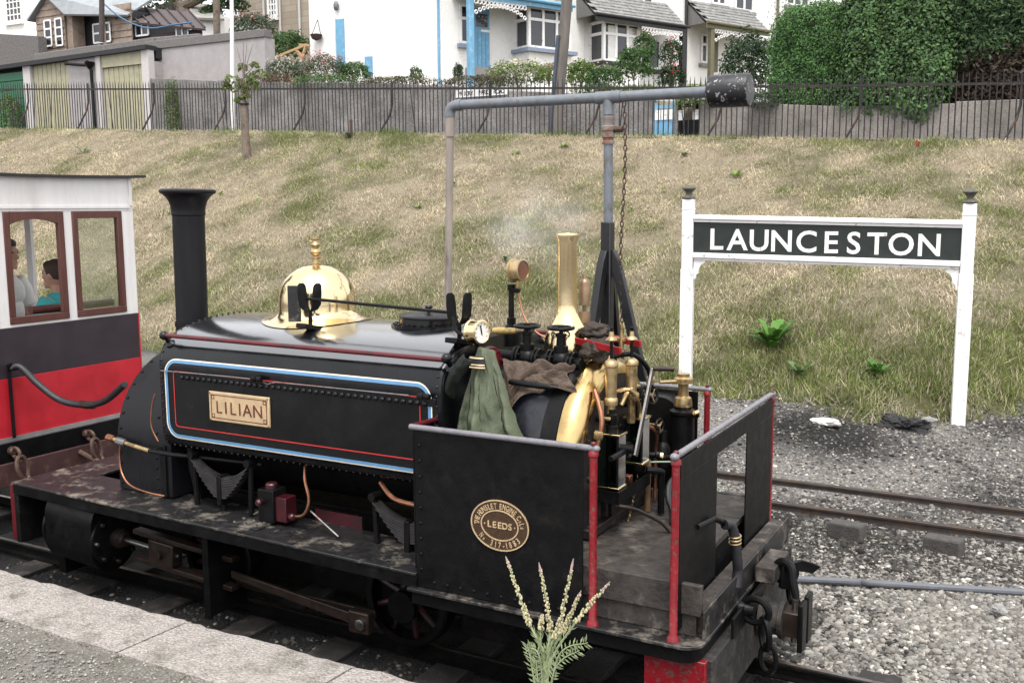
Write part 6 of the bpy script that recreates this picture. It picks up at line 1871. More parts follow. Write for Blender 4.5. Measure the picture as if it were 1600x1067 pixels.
for s, t in ((1, 0.067), (-1, SL - 0.067)):
    zz = (zBL if s > 0 else zBR) - 0.03
    pts = [(0, 0), (0.125, 0), (0.12, -0.03), (0.085, -0.045), (0.062, -0.085), (0.055, -0.14), (0.03, -0.155), (0.025, -0.20), (0, -0.21)]
    P(MB().prism(pts, sp(t, -0.025, zz), U * s, (0, 0, 1), N_, 0.05), 'bracket', M['white'], sg, bevel=0.003)
NM = 'LAUNCESTON'
lx_px = [1120, 1152, 1186, 1221, 1260, 1299, 1334, 1370, 1408, 1452]
for c, lx_ in zip(NM, lx_px):
    f_ = (lx_ - 1076) / (1502 - 1076)
    # perspective along the board: solve by the ray on the board plane
    d = ray(lx_, 380)
    o_ = sp(0, 0.02, 0)
    tt = (o_ - CAM).dot(N_) / d.dot(N_)
    hit = CAM + d * tt
    t = (hit - S0).dot(U)
    zc = zBL + slB * t + 0.055
    zt_ = zTL + slT * t - 0.078
    h_ = (zt_ - zc)
    cap = h_ * 0.70
    put_glyph(c, cap, 0.006, 0.016, frame(sp(t, 0.0195, zc + h_ * 0.135), U, (0, 0, 1)), 'letter', M['white'], bd)

# ------------------------------------------------------------------ railings along the top of the bank
mrail = pm('black_railing_paint', (0.011, 0.009, 0.009), 0.6, var=0.4, scale=10, c2=(0.07, 0.033, 0.02), c2amt=0.33, c2scale=3)
fn = thing('railing_fence', 'black iron railings with spiked bars along the top of the grass bank', 'fence', (-14, FENCE_Y, 4))
def rail_top(x):
    return float(fz(x)) + np.interp(x, [-40, -28, -14, -7, -0.7, 8], [1.22, 1.22, 1.08, 1.02, 1.02, 1.05])
xs = np.arange(-30.0, 1.1, 0.108)
m = MB()
for i in range(0, len(xs) - 1, 4):
    j = min(i + 4, len(xs) - 1)
    a, b = xs[i], xs[j]
    za, zb = rail_top(a), rail_top(b)
    m.hexa([V(a, FENCE_Y - 0.01, za - 0.022), V(b, FENCE_Y - 0.01, zb - 0.022), V(b, FENCE_Y + 0.01, zb - 0.022), V(a, FENCE_Y + 0.01, za - 0.022), V(a, FENCE_Y - 0.01, za + 0.022), V(b, FENCE_Y - 0.01, zb + 0.022), V(b, FENCE_Y + 0.01, zb + 0.022), V(a, FENCE_Y + 0.01, za + 0.022)])
P(m, 'top_rail', mrail, fn, smooth=0)
m2 = MB()
for i in range(0, len(xs) - 1, 4):
    j = min(i + 4, len(xs) - 1)
    a, b = xs[i], xs[j]
    za, zb = float(fz(a)) + 0.03, float(fz(b)) + 0.03
    m2.hexa([V(a, FENCE_Y - 0.008, za - 0.018), V(b, FENCE_Y - 0.008, zb - 0.018), V(b, FENCE_Y + 0.008, zb - 0.018), V(a, FENCE_Y + 0.008, za - 0.018), V(a, FENCE_Y - 0.008, za + 0.018), V(b, FENCE_Y - 0.008, zb + 0.018), V(b, FENCE_Y + 0.008, zb + 0.018), V(a, FENCE_Y + 0.008, za + 0.018)])
P(m2, 'bottom_rail', mrail, fn, smooth=0)
bm_ = MB()
bm_.tube([V(0, 0, -1.25), V(0, 0, 0.10), V(0, 0, 0.21)], [0.012, 0.012, 0.002], 5)
barme = mesh(bm_, 'bar', smooth=0)
barme.materials.append(mrail)
for i, x in enumerate(xs):
    o = bpy.data.objects.new('bar', barme)
    COL.objects.link(o)
    o.parent = fn
    b_ = random.random()
    o.location = V(x + random.uniform(-0.012, 0.012), FENCE_Y + 0.0, rail_top(x)) - ORG[fn.name]
    o.rotation_euler = (0, R(random.gauss(0, 0.7) + (random.choice((-7, 6)) if b_ < 0.04 else 0)), 0)
    if x < -25 and random.random() < 0.5:
        o.scale = (1, 1, 0.97)
for x in np.arange(-29.6, 1, 2.62):
    zt, zb = rail_top(x), float(fz(x))
    P(MB().tube([V(x, FENCE_Y + 0.01, zt + 0.16), V(x, FENCE_Y + 0.012, zt - 0.35), V(x - 0.05, FENCE_Y - 0.03, zt - 0.6), V(x - 0.28, FENCE_Y - 0.30, zb - 0.1)], 0.024, 6), 'stay', mrail, fn)

# ------------------------------------------------------------------ retaining wall across the road
mwall = pm('pebbledash_wall', (0.26, 0.245, 0.235), 0.95, var=0.55, scale=22, bump=0.9, bscale=45, c2=(0.11, 0.103, 0.097), c2amt=0.5, c2scale=1.3, c2sharp=0.3)
def wallrun(name, label, segs, mat):
    t = thing(name, label, 'wall', (segs[0], WALL_Y, float(fz(segs[0]))))
    for i in range(len(segs) - 1):
        a, b = segs[i], segs[i + 1]
        za, zb = float(walltop(a)), float(walltop(b))
        j = random.uniform(-0.04, 0.04)
        q = lambda x, y, z: V(x, y, z)
        fa, fb = float(fz(a)) - 0.2, float(fz(b)) - 0.2
        P(MB().hexa([q(a, WALL_Y - 0.0, fa), q(b, WALL_Y, fb), q(b, WALL_Y + 0.22, fb), q(a, WALL_Y + 0.22, fa), q(a, WALL_Y, za + j), q(b, WALL_Y, zb + j), q(b, WALL_Y + 0.22, zb + j), q(a, WALL_Y + 0.22, za + j)]), 'wall_bay', mat, t, bevel=0.02)
    return t
gx0 = A(1022, 190, 'y', WALL_Y).x
gx1_ = A(1052, 190, 'y', WALL_Y).x
gx2_ = A(1060, 190, 'y', WALL_Y).x
gx3_ = A(1090, 190, 'y', WALL_Y).x
wallrun('garden_wall', 'grey pebbledash garden wall with the street name, left of the blue gate', [A(234, 120, 'y', WALL_Y).x, -23.5, -20.2, -17.4, -14.6, -12.4, -10.4, gx0 - 0.02], mwall)
wallrun('garden_wall', 'short grey wall pier between the blue and the black garden gates', [gx1_ + 0.02, gx2_ - 0.02], mwall)
wallrun('garden_wall', 'pale grey concrete garden wall below the tall hedge, right of the gates', [gx3_ + 0.02, -6.0, -4.2, -2.2, -0.2, 3.0, 8.0], pm('pale_concrete_wall', (0.24, 0.215, 0.195), 0.95, var=0.35, scale=22, bump=0.7, bscale=40, c2=(0.12, 0.11, 0.095), c2amt=0.45, c2scale=1.3, c2sharp=0.25))
# street name plate
a, b = A(712, 147, 'y', WALL_Y - 0.03), A(792, 147, 'y', WALL_Y - 0.03)
hh = 0.20
st_ = thing('street_sign', 'white street name plate reading PRIORY PARK ROAD on the grey wall', 'sign', (a.x, WALL_Y - 0.03, a.z))
pl_ = P(MB().box(a.x, b.x, WALL_Y - 0.03, WALL_Y - 0.004, a.z - hh / 2, a.z + hh / 2), 'plate', M['white'], st_)
txt = 'PRIORY  PARK  ROAD'
for i, c in enumerate(txt):
    if c != ' ':
        put_glyph(c, 0.125, 0.004, 0.01, frame((a.x + 0.12 + (b.x - a.x - 0.24) * i / (len(txt) - 1), WALL_Y - 0.031, a.z - 0.0625), (1, 0, 0), (0, 0, 1)), 'letter', M['blackm'], pl_, 0.8)
# garden gates
mblue = pm('light_blue_paint', (0.14, 0.33, 0.50), 0.5, var=0.12, scale=6, c2=(0.25, 0.45, 0.60), c2amt=0.3, c2scale=5)
def gate(x0, x1, label, mat, num):
    g = thing('garden_gate', label, 'gate', ((x0 + x1) / 2, WALL_Y, float(fz(x0))))
    zb = float(fz(x0)) + 0.05
    z1 = A(1035, 160, 'y', WALL_Y).z
    P(MB().box(x0, x1, WALL_Y + 0.05, WALL_Y + 0.08, zb, zb + 0.62), 'boards', mat, g)
    for (c, d) in ((x0, x0 + 0.06), (x1 - 0.06, x1)):
        P(MB().box(c, d, WALL_Y + 0.03, WALL_Y + 0.0495, zb, z1), 'stile', mat, g)
    P(MB().box(x0 + 0.061, x1 - 0.061, WALL_Y + 0.03, WALL_Y + 0.0495, z1 - 0.14, z1 - 0.06), 'rail', mat, g)
    n = 3 if num else 2
    for k in range(n):
        xc = x0 + (x1 - x0) * (k + 0.5 + (0.0 if num else (k - 0.5) * 0.5)) / n
        P(MB().box(xc - 0.07, xc + 0.07, WALL_Y + 0.02, WALL_Y + 0.0295, zb + 0.62, zb + 0.86), 'white_slat', M['white'], g)
    return g
gate(gx0, gx1_, 'light blue wooden garden gate in the grey wall', mblue, True)
gate(gx2_, gx3_, 'black wooden garden gate next to the light blue one', M['blackm'], False)

# ------------------------------------------------------------------ garages on the left
mrend = pm('grey_render', (0.36, 0.335, 0.335), 0.9, var=0.12, scale=20, bump=0.4, bscale=60, c2=(0.27, 0.25, 0.25), c2amt=0.35, c2scale=2.5, c2sharp=0.4)
myell = pm('cream_yellow_door', (0.36, 0.335, 0.225), 0.6, var=0.1, scale=5, c2=(0.29, 0.27, 0.185), c2amt=0.35, c2scale=3)
mgrn = pm('dark_green_door', (0.015, 0.12, 0.055), 0.5, var=0.2, scale=5)
mcope = pm('mossy_coping', (0.15, 0.14, 0.135), 0.95, var=0.35, scale=18, bump=0.6, bscale=40)
def GX(px, y=WALL_Y, py=120):
    return A(px, py, 'y', y).x
def GZ_(px, py, y=WALL_Y):
    return A(px, py, 'y', y).z
ga = thing('garage_block', 'row of flat roofed garages with green and cream doors', 'garage', (GX(110), WALL_Y, 4.8))
zr0, zr1 = GZ_(0, 103), GZ_(232, 70)
xa, xb, xe_ = GX(-60), GX(233), GX(414, WALL_Y, 80)
D0 = WALL_Y + 0.25
def rz_(x):
    return zr0 + (zr1 - zr0) * (x - GX(0)) / (xb - GX(0))
P(MB().box(xa, xb, D0, D0 + 5, 4.6, zr0 - 0.35), 'wall', mrend, ga)
def gbox(name, x0, x1, y0, y1, z0, ztop, mat, par=ga, bevel=0.0):
    z0 = z0 if callable(z0) else (lambda x, z=z0: z)
    return P(MB().hexa([V(x0, y0, z0(x0)), V(x1, y0, z0(x1)), V(x1, y1, z0(x1)), V(x0, y1, z0(x0)), V(x0, y0, ztop(x0)), V(x1, y0, ztop(x1)), V(x1, y1, ztop(x1)), V(x0, y1, ztop(x0))]), name, mat, par, bevel=bevel)
gbox('wall_front', GX(106), GX(150), WALL_Y + 0.03, D0 - 0.001, 4.4, lambda x: rz_(x) - 0.10, mrend)
for p0, p1 in ((36, 47), (150, 157), (222, 233)):
    gbox('pilaster', GX(p0), GX(p1), WALL_Y, D0 - 0.002, 4.4, lambda x: rz_(x) - 0.12, pm('pale_render', (0.50, 0.47, 0.46), 0.85, var=0.08, scale=12))
for p0, p1, mt in ((-50, 35, mgrn), (48, 105, myell), (158, 221, myell)):
    x0, x1 = GX(p0), GX(p1)
    top_ = (lambda x: rz_(x) - 0.14) if p0 != 158 else (lambda x: rz_(x) - 0.55)
    n_ = 8 if mt is not mgrn else 1
    if n_ == 1:
        for k in range(8):
            z0 = 4.7 + k * (rz_(x0) - 0.2 - 4.7) / 8
            P(MB().box(x0, x1, WALL_Y + 0.12, WALL_Y + 0.15, z0, z0 + (rz_(x0) - 0.2 - 4.7) / 8 - 0.02), 'door_slat', mt, ga, bevel=0.01)
    else:
        for k in range(n_):
            c, d = x0 + (x1 - x0) * k / n_ + 0.012, x0 + (x1 - x0) * (k + 1) / n_ - 0.012
            gbox('door_board', c, d, WALL_Y + 0.12, WALL_Y + 0.15, 4.5, top_, mt, bevel=0.008)
gbox('door_lintel', GX(158), GX(221), WALL_Y + 0.05, WALL_Y + 0.2, rz_(GX(190)) - 0.54, lambda x: rz_(x) - 0.14, myell)
gbox('roof_edge', xa, xb + 0.02, WALL_Y - 0.12, WALL_Y + 0.35, lambda x: rz_(x) - 0.14, lambda x: rz_(x), M['roofblack'])
gbox('roof', xa, xb - 0.02, WALL_Y + 0.3505, D0 + 5, zr0 - 0.25, lambda x: rz_(x) - 0.02, M['roofblack'])
gbox('parapet', GX(55, WALL_Y + 1), GX(158, WALL_Y + 1), WALL_Y + 1.0, WALL_Y + 1.2, zr0, lambda x: rz_(x) + 0.50, mcope, bevel=0.03)
gbox('parapet', GX(155, WALL_Y + 0.8), GX(242, WALL_Y + 0.8), WALL_Y + 0.8, WALL_Y + 0.99, zr0, lambda x: rz_(x) + 0.42, mcope, bevel=0.03)
P(MB().tube([V(GX(110), WALL_Y - 0.16, rz_(GX(110)) - 0.28), V(GX(142), WALL_Y - 0.14, rz_(GX(142)) - 0.42)], 0.05, 8), 'gutter', M['blackm'], ga)
dp = GX(147)
P(MB().tube([V(dp - 0.15, WALL_Y - 0.13, rz_(dp) - 0.28), V(dp, WALL_Y - 0.10, rz_(dp) - 0.6), V(dp, WALL_Y - 0.10, 4.6)], 0.055, 8), 'down_pipe', M['blackm'], ga)
P(MB().lathe([(0.05, 0), (0.16, 0.18), (0.16, 0.24)], (dp - 0.05, WALL_Y - 0.12, rz_(dp) - 0.55), (0, 0, 1), 8), 'rain_hopper', M['blackm'], ga)
# rendered side building that continues to the right
sb_ = thing('outbuilding', 'plain grey rendered outbuilding right of the garages with sloping coping', 'building', (GX(320), WALL_Y + 0.6, 5))
yo = WALL_Y + 0.6
x0, x1 = GX(232, yo), GX(414, yo, 80)
zt = lambda x: GZ_(232, 72, yo) + (GZ_(414, 58, yo) - GZ_(232, 72, yo)) * (x - x0) / (x1 - x0)
gbox('wall', x0, x1, yo, yo + 0.45, 5.2, zt, mrend, sb_)
gbox('coping', x0 - 0.03, x1 + 0.03, yo - 0.05, yo + 0.3, min(zt(x0), zt(x1)) + 0.0, lambda x: zt(x) + 0.14 + 0.02 * (x - x0), mcope, sb_, 0.02)
gbox('parapet', GX(242, yo + 0.4), GX(316, yo + 0.4), yo + 0.31, yo + 0.5, zt(x0), lambda x: zt(x) + 0.34, mcope, sb_, 0.03)

# ------------------------------------------------------------------ garden sheds behind the garages
mclap = pm('weathered_clapboard', (0.25, 0.195, 0.155), 0.8, var=0.2, scale=6, streak=False, c2=(0.17, 0.125, 0.095), c2amt=0.4, c2scale=2)
mdkclap = pm('dark_brown_clapboard', (0.045, 0.035, 0.036), 0.8, var=0.3, scale=8)
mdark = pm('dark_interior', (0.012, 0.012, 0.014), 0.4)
YS_ = 24.0
sd = thing('garden_shed', 'brown weatherboarded shed with grey gabled roof and an open doorway', 'shed', (GX(110, YS_), YS_, 7.2))
sA, sB, sC = GX(62, YS_), GX(106, YS_), GX(188, YS_ )
zE = GZ_(100, 22, YS_)              # eaves
zP = GZ_(80, -6, YS_)               # ridge
zb = 6.9
# gable front boards, facing the road
nb = 16
xm = (sA + sB) / 2
for k in range(nb):
    z0 = zb + (zP - zb) * k / nb
    z1 = zb + (zP - zb) * (k + 1) / nb
    def lim(z):
        if z <= zE:
            return sA, sB
        f = (z - zE) / (zP - zE)
        return sA + (xm - sA) * f, sB - (sB - xm) * f
    a0_, b0_ = lim(z0)
    a1_, b1_ = lim(z1)
    P(MB().hexa([V(a0_, YS_ - 0.02, z0), V(b0_, YS_ - 0.02, z0), V(b0_, YS_ + 0.05, z0), V(a0_, YS_ + 0.05, z0), V(a1_, YS_ + 0.012, z1), V(max(b1_, a1_ + 0.01), YS_ + 0.012, z1), V(max(b1_, a1_ + 0.01), YS_ + 0.05, z1), V(a1_, YS_ + 0.05, z1)]), 'board', mclap, sd)
    if z1 <= zE + 0.3:
        for (c, d) in ((sB + 1.75, sC),):
            P(MB().hexa([V(c, YS_ + 0.68, z0), V(d, YS_ + 0.68, z0), V(d, YS_ + 0.75, z0), V(c, YS_ + 0.75, z0), V(c, YS_ + 0.712, z1), V(d, YS_ + 0.712, z1), V(d, YS_ + 0.75, z1), V(c, YS_ + 0.75, z1)]), 'board', mclap, sd)
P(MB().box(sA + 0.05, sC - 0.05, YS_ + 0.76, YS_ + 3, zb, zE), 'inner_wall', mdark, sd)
P(MB().box(sB - 0.02, sB + 0.35, YS_ + 0.10, YS_ + 0.7, zb, zE + 0.05), 'corner_post', mclap, sd)
P(MB().box(sB + 1.55, sB + 1.75, YS_ + 0.60, YS_ + 0.759, zb, zE), 'door_frame', mclap, sd)
# roof: ridge runs back and to the right
rv = [V(xm, YS_ - 0.2, zP + 0.05), V(sA - 0.3, YS_ - 0.2, zE - 0.12), V(sA - 0.3, YS_ + 3, zE - 0.12), V(xm, YS_ + 3, zP + 0.05), V(sB + 0.25, YS_ - 0.2, zE - 0.05), V(sC, YS_ + 0.5, zE - 0.25), V(sC - 0.2, YS_ + 2.2, zP + 0.0)]
m = MB().add([tuple(p) for p in rv], [(0, 1, 2, 3), (0, 4, 5, 6), (0, 6, 3)])
o = P(m, 'roof', pm('grey_felt_roof', (0.27, 0.285, 0.30), 0.8, var=0.12, scale=3, c2=(0.20, 0.22, 0.23), c2amt=0.4, c2scale=1), sd, smooth=0)
q = o.modifiers.new('t', 'SOLIDIFY'); q.thickness = 0.08
def shed_window(px0, px1, py0, py1, yy, par, cols, rows, wm=M['white']):
    x0, x1 = GX(px0, yy, 30), GX(px1, yy, 30)
    z1, z0 = GZ_(px0, py0, yy), GZ_(px0, py1, yy)
    w = P(MB().box(x0, x1, yy - 0.03, yy - 0.005, z0, z1), 'window', M['wglass'], par)
    t_ = 0.07
    for k in range(cols + 1):
        xc = x0 + (x1 - x0) * k / cols
        P(MB().box(xc - t_ / 2, xc + t_ / 2, yy - 0.06, yy - 0.031, z0, z1), 'glazing_bar', wm, w)
    for k in range(rows + 1):
        zc = z0 + (z1 - z0) * k / rows
        P(MB().box(x0, x1, yy - 0.055, yy - 0.0315, zc - t_ / 2, zc + t_ / 2), 'glazing_bar', wm, w)
    return w
def wglass(name, c):
    m_ = pm(name, c, 0.06, var=0.1, rvar=0.02, spec=0.6)
    return m_
M['wglass'] = wglass('dark_window_glass', (0.018, 0.02, 0.024))
M['wglass2'] = wglass('curtained_window_glass', (0.045, 0.048, 0.055))
shed_window(70, 80, 33, 73, YS_ - 0.02, sd, 1, 3)
shed_window(87, 97, 30, 72, YS_ - 0.02, sd, 1, 3)
shed_window(146, 172, 39, 68, YS_ + 0.66, sd, 2, 2)
# dark shed with battened felt roof
YD = 25.0
ds = thing('garden_shed', 'dark brown shed with battened felt roof next to the weatherboarded shed', 'shed', (GX(250, YD), YD, 7.3))
dA, dB = GX(186, YD), GX(318, YD)
zl, zr = GZ_(186, 33, YD), GZ_(318, 44, YD)
for k in range(12):
    z0, z1 = 6.8 + k * (zr - 6.8) / 12, 6.8 + (k + 1) * (zr - 6.8) / 12
    P(MB().hexa([V(dA, YD - 0.02, z0), V(dB, YD - 0.02, z0), V(dB, YD + 0.05, z0), V(dA, YD + 0.05, z0), V(dA, YD + 0.01, z1), V(dB, YD + 0.01, z1), V(dB, YD + 0.05, z1), V(dA, YD + 0.05, z1)]), 'board', mdkclap, ds)
e0_, e1_ = A(183, 32, 'y', YD - 0.3), A(321, 45, 'y', YD - 0.3)
t0_, t1_ = A(160, 5, 'y', YD + 1.6), A(296, 19, 'y', YD + 1.6)
m = MB().add([tuple(e0_), tuple(e1_), tuple(t1_), tuple(t0_)], [(0, 1, 2, 3)])
o = P(m, 'roof', pm('brown_felt_roof', (0.085, 0.066, 0.066), 0.9, var=0.4, scale=25, bump=0.4, bscale=60), ds, smooth=0)
q = o.modifiers.new('t', 'SOLIDIFY'); q.thickness = 0.08
for k in range(9):
    f = k / 8
    P(MB().tube([e0_.lerp(e1_, f) + V(0, -0.01, 0.05), t0_.lerp(t1_, f) + V(0, 0, 0.05)], 0.035, 5), 'roof_batten', mdkclap, o)
shed_window(212, 232, 37, 57, YD - 0.03, ds, 2, 1)
shed_window(276, 294, 44, 58, YD - 0.03, ds, 2, 1)
P(MB().tube([A(158, 2, 'y', 23.0), A(185, 25, 'y', 23.0), A(215, 40, 'y', 23.0), A(240, 44, 'y', 23.0), A(270, 39, 'y', 23.0), A(300, 35, 'y', 23.0)], 0.03, 6, 5), 'cable', pm('blue_cable', (0.06, 0.14, 0.24), 0.5), ds)
def pole(name, label, px_top, py_top, px_bot, py_bot, y, r, mat, top_extra=3.0, r2=None):
    a, b = A(px_bot, py_bot, 'y', y), A(px_top, py_top, 'y', y)
    d = (b - a).normalized()
    b = b + d * top_extra
    o = P(MB().tube([a, a.lerp(b, 0.5), b], [r, (r + (r2 or r)) / 2, r2 or r], 12), name, mat, None, loc=a)
    return tag(o, label, 'pole')
pole('telegraph_pole', 'brown wooden pole standing between the two garden sheds', 159, 0, 159, 66, 22.6, 0.10, pm('dark_pole', (0.07, 0.055, 0.05), 0.85, var=0.3), 2)
pole('telegraph_pole', 'grey wooden pole standing in front of the stone house', 338, 0, 339, 54, 24.5, 0.13, M['oldwood'], 3)
pole('flag_pole', 'thin white metal pole behind the railings beside the young tree', 362, 0, 363.5, 205, 15.6, 0.055, M['white'], 3, 0.045)
tp = thing('telegraph_pole', 'leaning weathered telegraph pole in front of the white houses', 'pole', tuple(A(868, 205, 'y', 18.2)))
a, b = A(868, 212, 'y', 18.2), A(886, -2, 'y', 18.2)
b = b + (b - a).normalized() * 3
P(MB().tube([a, a.lerp(b, 0.5), b], [0.15, 0.135, 0.12], 14), 'pole', pm('weathered_pole', (0.135, 0.118, 0.105), 0.85, var=0.3, scale=10, streak=True, bump=0.3, bscale=30), tp)
a, b = A(868, 212, 'y', 18.05), A(878, 55, 'y', 18.05)
P(MB().tube([a - V(0.17, 0, 0), b - V(0.10, 0, 0)], 0.05, 8), 'conduit', pm('blue_grey_conduit', (0.05, 0.06, 0.085), 0.5), tp)
# rough wall and white house at the far left
o = P(MB().hexa([V(GX(-40, 23), 23, 6), V(GX(63, 23), 23, 6), V(GX(63, 23), 23.4, 6), V(GX(-40, 23), 23.4, 6), V(GX(-40, 23), 23, GZ_(0, 44, 23)), V(GX(63, 23), 23, GZ_(62, 56, 23)), V(GX(63, 23), 23.4, GZ_(62, 56, 23)), V(GX(-40, 23), 23.4, GZ_(0, 44, 23))]), 'boundary_wall', pm('rough_dark_wall', (0.13, 0.12, 0.118), 0.95, var=0.4, scale=14, bump=0.8, bscale=25), None, loc=(GX(20, 23), 23, 6.5))
tag(o, 'rough dark grey boundary wall at the far left above the garages', 'wall')
mwhite = pm('white_roughcast', (0.80, 0.79, 0.775), 0.9, var=0.06, scale=14, bump=0.5, bscale=25, c2=(0.68, 0.665, 0.64), c2amt=0.3, c2scale=1, c2sharp=0.4)
def sash(par, x0, x1, z0, z1, y, cols, rows, gl='wglass2', sill=True):
    w = P(MB().box(x0, x1, y - 0.02, y - 0.003, z0, z1), 'window', M[gl], par)
    for k in range(cols + 1):
        xc = x0 + (x1 - x0) * k / cols
        t_ = 0.07 if k in (0, cols) else 0.035
        P(MB().box(xc - t_, xc + t_, y - 0.06, y - 0.0205, z0, z1), 'glazing_bar', M['white'], w)
    for k in range(rows + 1):
        zc = z0 + (z1 - z0) * k / rows
        t_ = 0.07 if k in (0, rows) else 0.035
        P(MB().box(x0, x1, y - 0.055, y - 0.021, zc - t_, zc + t_), 'glazing_bar', M['white'], w)
    if sill:
        P(MB().box(x0 - 0.15, x1 + 0.15, y - 0.16, y - 0.003, z0 - 0.22, z0 - 0.075), 'sill', M['white'], w)
    return w
YL = 36.0
wh_ = thing('house', 'white house with a many-paned sash window at the far left', 'house', (GX(20, YL), YL, 7.5))
P(MB().box(GX(-90, YL), GX(66, YL), YL, YL + 7, 6, GZ_(0, -70, YL)), 'wall', mwhite, wh_)
sash(wh_, GX(18, YL), GX(41, YL), GZ_(18, 34, YL), GZ_(18, -6, YL), YL, 4, 4)
xl, xr = GX(-90, YL) - 0.3, GX(66, YL) + 0.3
zz = GZ_(0, -70, YL)
P(MB().prism([(0, 0), (8, 0), (4, 3)], (xl, YL - 0.5, zz), (0, 1, 0), (0, 0, 1), (xr - xl, 0, 0)), 'roof', M['slate'] if 'slate' in M else M['roofblack'], wh_)
YT = 34.0
sh_ = thing('house', 'sandstone house with tall white sash windows behind the outbuilding', 'house', (GX(430, YT), YT, 7.5))
def brickmat(name, c1, c2, mortar, s, w, h):
    m_ = bpy.data.materials.new(name)
    m_.use_nodes = True
    t_ = m_.node_tree
    b_ = t_.nodes['Principled BSDF']
    tc_ = t_.nodes.new('ShaderNodeTexCoord')
    mp2 = t_.nodes.new('ShaderNodeMapping')
    mp2.inputs['Rotation'].default_value = (R(90), 0, 0)
    t_.links.new(tc_.outputs['Object'], mp2.inputs['Vector'])
    bk = t_.nodes.new('ShaderNodeTexBrick')
    bk.inputs['Color1'].default_value = (*c1, 1)
    bk.inputs['Color2'].default_value = (*c2, 1)
    bk.inputs['Mortar'].default_value = (*mortar, 1)
    bk.inputs['Scale'].default_value = s
    bk.inputs['Mortar Size'].default_value = 0.012
    bk.inputs['Brick Width'].default_value = w
    bk.inputs['Row Height'].default_value = h
    t_.links.new(mp2.outputs[0], bk.inputs['Vector'])
    t_.links.new(bk.outputs['Color'], b_.inputs['Base Color'])
    b_.inputs['Roughness'].default_value = 0.9
    return m_
P(MB().box(GX(365, YT), GX(500, YT), YT, YT + 7, 6, GZ_(400, -60, YT)), 'wall', brickmat('sandstone_blocks', (0.30, 0.255, 0.20), (0.36, 0.31, 0.25), (0.22, 0.19, 0.16), 1.0, 0.75, 0.30), sh_)
sash(sh_, GX(366, YT), GX(377, YT), GZ_(366, 34, YT), GZ_(366, -20, YT), YT, 2, 6)
sash(sh_, GX(424, YT), GX(437, YT), GZ_(424, 26, YT), GZ_(424, -20, YT), YT, 3, 5)
for px in (418, 443, 473):
    P(MB().cyl(V(GX(px, YT), YT - 0.1, 6.4), V(GX(px, YT), YT - 0.1, GZ_(400, -60, YT)), 0.06, n=8), 'down_pipe', pm('pale_pipe', (0.5, 0.49, 0.48), 0.5), sh_)
P(MB().prism([(0, 0), (8, 0), (4, 3)], (GX(360, YT), YT - 0.5, GZ_(400, -60, YT)), (0, 1, 0), (0, 0, 1), (GX(505, YT) - GX(360, YT), 0, 0)), 'roof', M['roofblack'], sh_)
# low outhouse between the sheds and the stone house
oh = thing('outhouse', 'small white outhouse with lichened roof behind the dark shed', 'outhouse', (GX(320, 30), 30, 7.5))
P(MB().box(GX(300, 30), GX(347, 30), 30, 33, 6, GZ_(320, 27, 30)), 'wall', mwhite, oh)
m = MB().add([tuple(A(296, 27, 'y', 29.7)), tuple(A(350, 29, 'y', 29.7)), tuple(A(346, 10, 'y', 32)), tuple(A(296, 2, 'y', 32))], [(0, 1, 2, 3)])
o = P(m, 'roof', pm('lichened_slate', (0.28, 0.27, 0.25), 0.9, var=0.4, scale=9), oh, smooth=0)
q = o.modifiers.new('t', 'SOLIDIFY'); q.thickness = 0.1
P(MB().box(GX(236, 31), GX(262, 31), 31.5, 34, 7, GZ_(250, 2, 31)), 'rear_gable', pm('grey_boards', (0.16, 0.15, 0.15), 0.9, var=0.3), oh)
# timber stack beside the white house
ts_ = thing('timber_frame', 'broken wooden frame leaning in the flower bed left of the white house', 'timber', tuple(A(455, 92, 'y', 22.0)))
for (a, b) in (((425, 92), (478, 70)), ((478, 70), (472, 92)), ((468, 70), (484, 71)), ((462, 76), (472, 90))):
    P(MB().tube([A(*a, 'y', 22.0), A(*b, 'y', 22.0)], 0.05, 4), 'plank', pm('fresh_timber', (0.42, 0.27, 0.14), 0.7, var=0.2), ts_)

# ------------------------------------------------------------------ terrace of white houses
mslate = pm('roof_slate', (0.19, 0.19, 0.185), 0.75, var=0.35, scale=8, c2=(0.27, 0.265, 0.25), c2amt=0.4, c2scale=6)
M['slate'] = mslate
KP = A(690, 118, 'y', 23.0)
UH = V(0.435, 0.90, 0).normalized()
NH = V(UH.y, -UH.x, 0)
def hp(px, py, off=0.0):
    d = ray(px, py)
    o_ = KP + NH * off
    t_ = (o_ - CAM).dot(NH) / d.dot(NH)
    h_ = CAM + d * t_
    return (h_ - V(KP.x, KP.y, 0)).dot(UH), h_.z
def hw(t, off, z):
    return V(KP.x, KP.y, 0) + UH * t + NH * off + V(0, 0, z)
def hbox(name, t0, t1, o0, o1, z0, z1, mat, par, bevel=0.0, z0b=None, z1b=None):
    z0b = z0 if z0b is None else z0b
    z1b = z1 if z1b is None else z1b
    p = [hw(t0, o1, z0), hw(t1, o1, z0), hw(t1, o0, z0b), hw(t0, o0, z0b), hw(t0, o1, z1), hw(t1, o1, z1), hw(t1, o0, z1b), hw(t0, o0, z1b)]
    return P(MB().hexa(p), name, mat, par, bevel=bevel)
tK = [0.0, hp(913, 60)[0], hp(1073, 60)[0], hp(1215, 60)[0], hp(1330, 60)[0]]
HT = 13.0
GB = 5.2
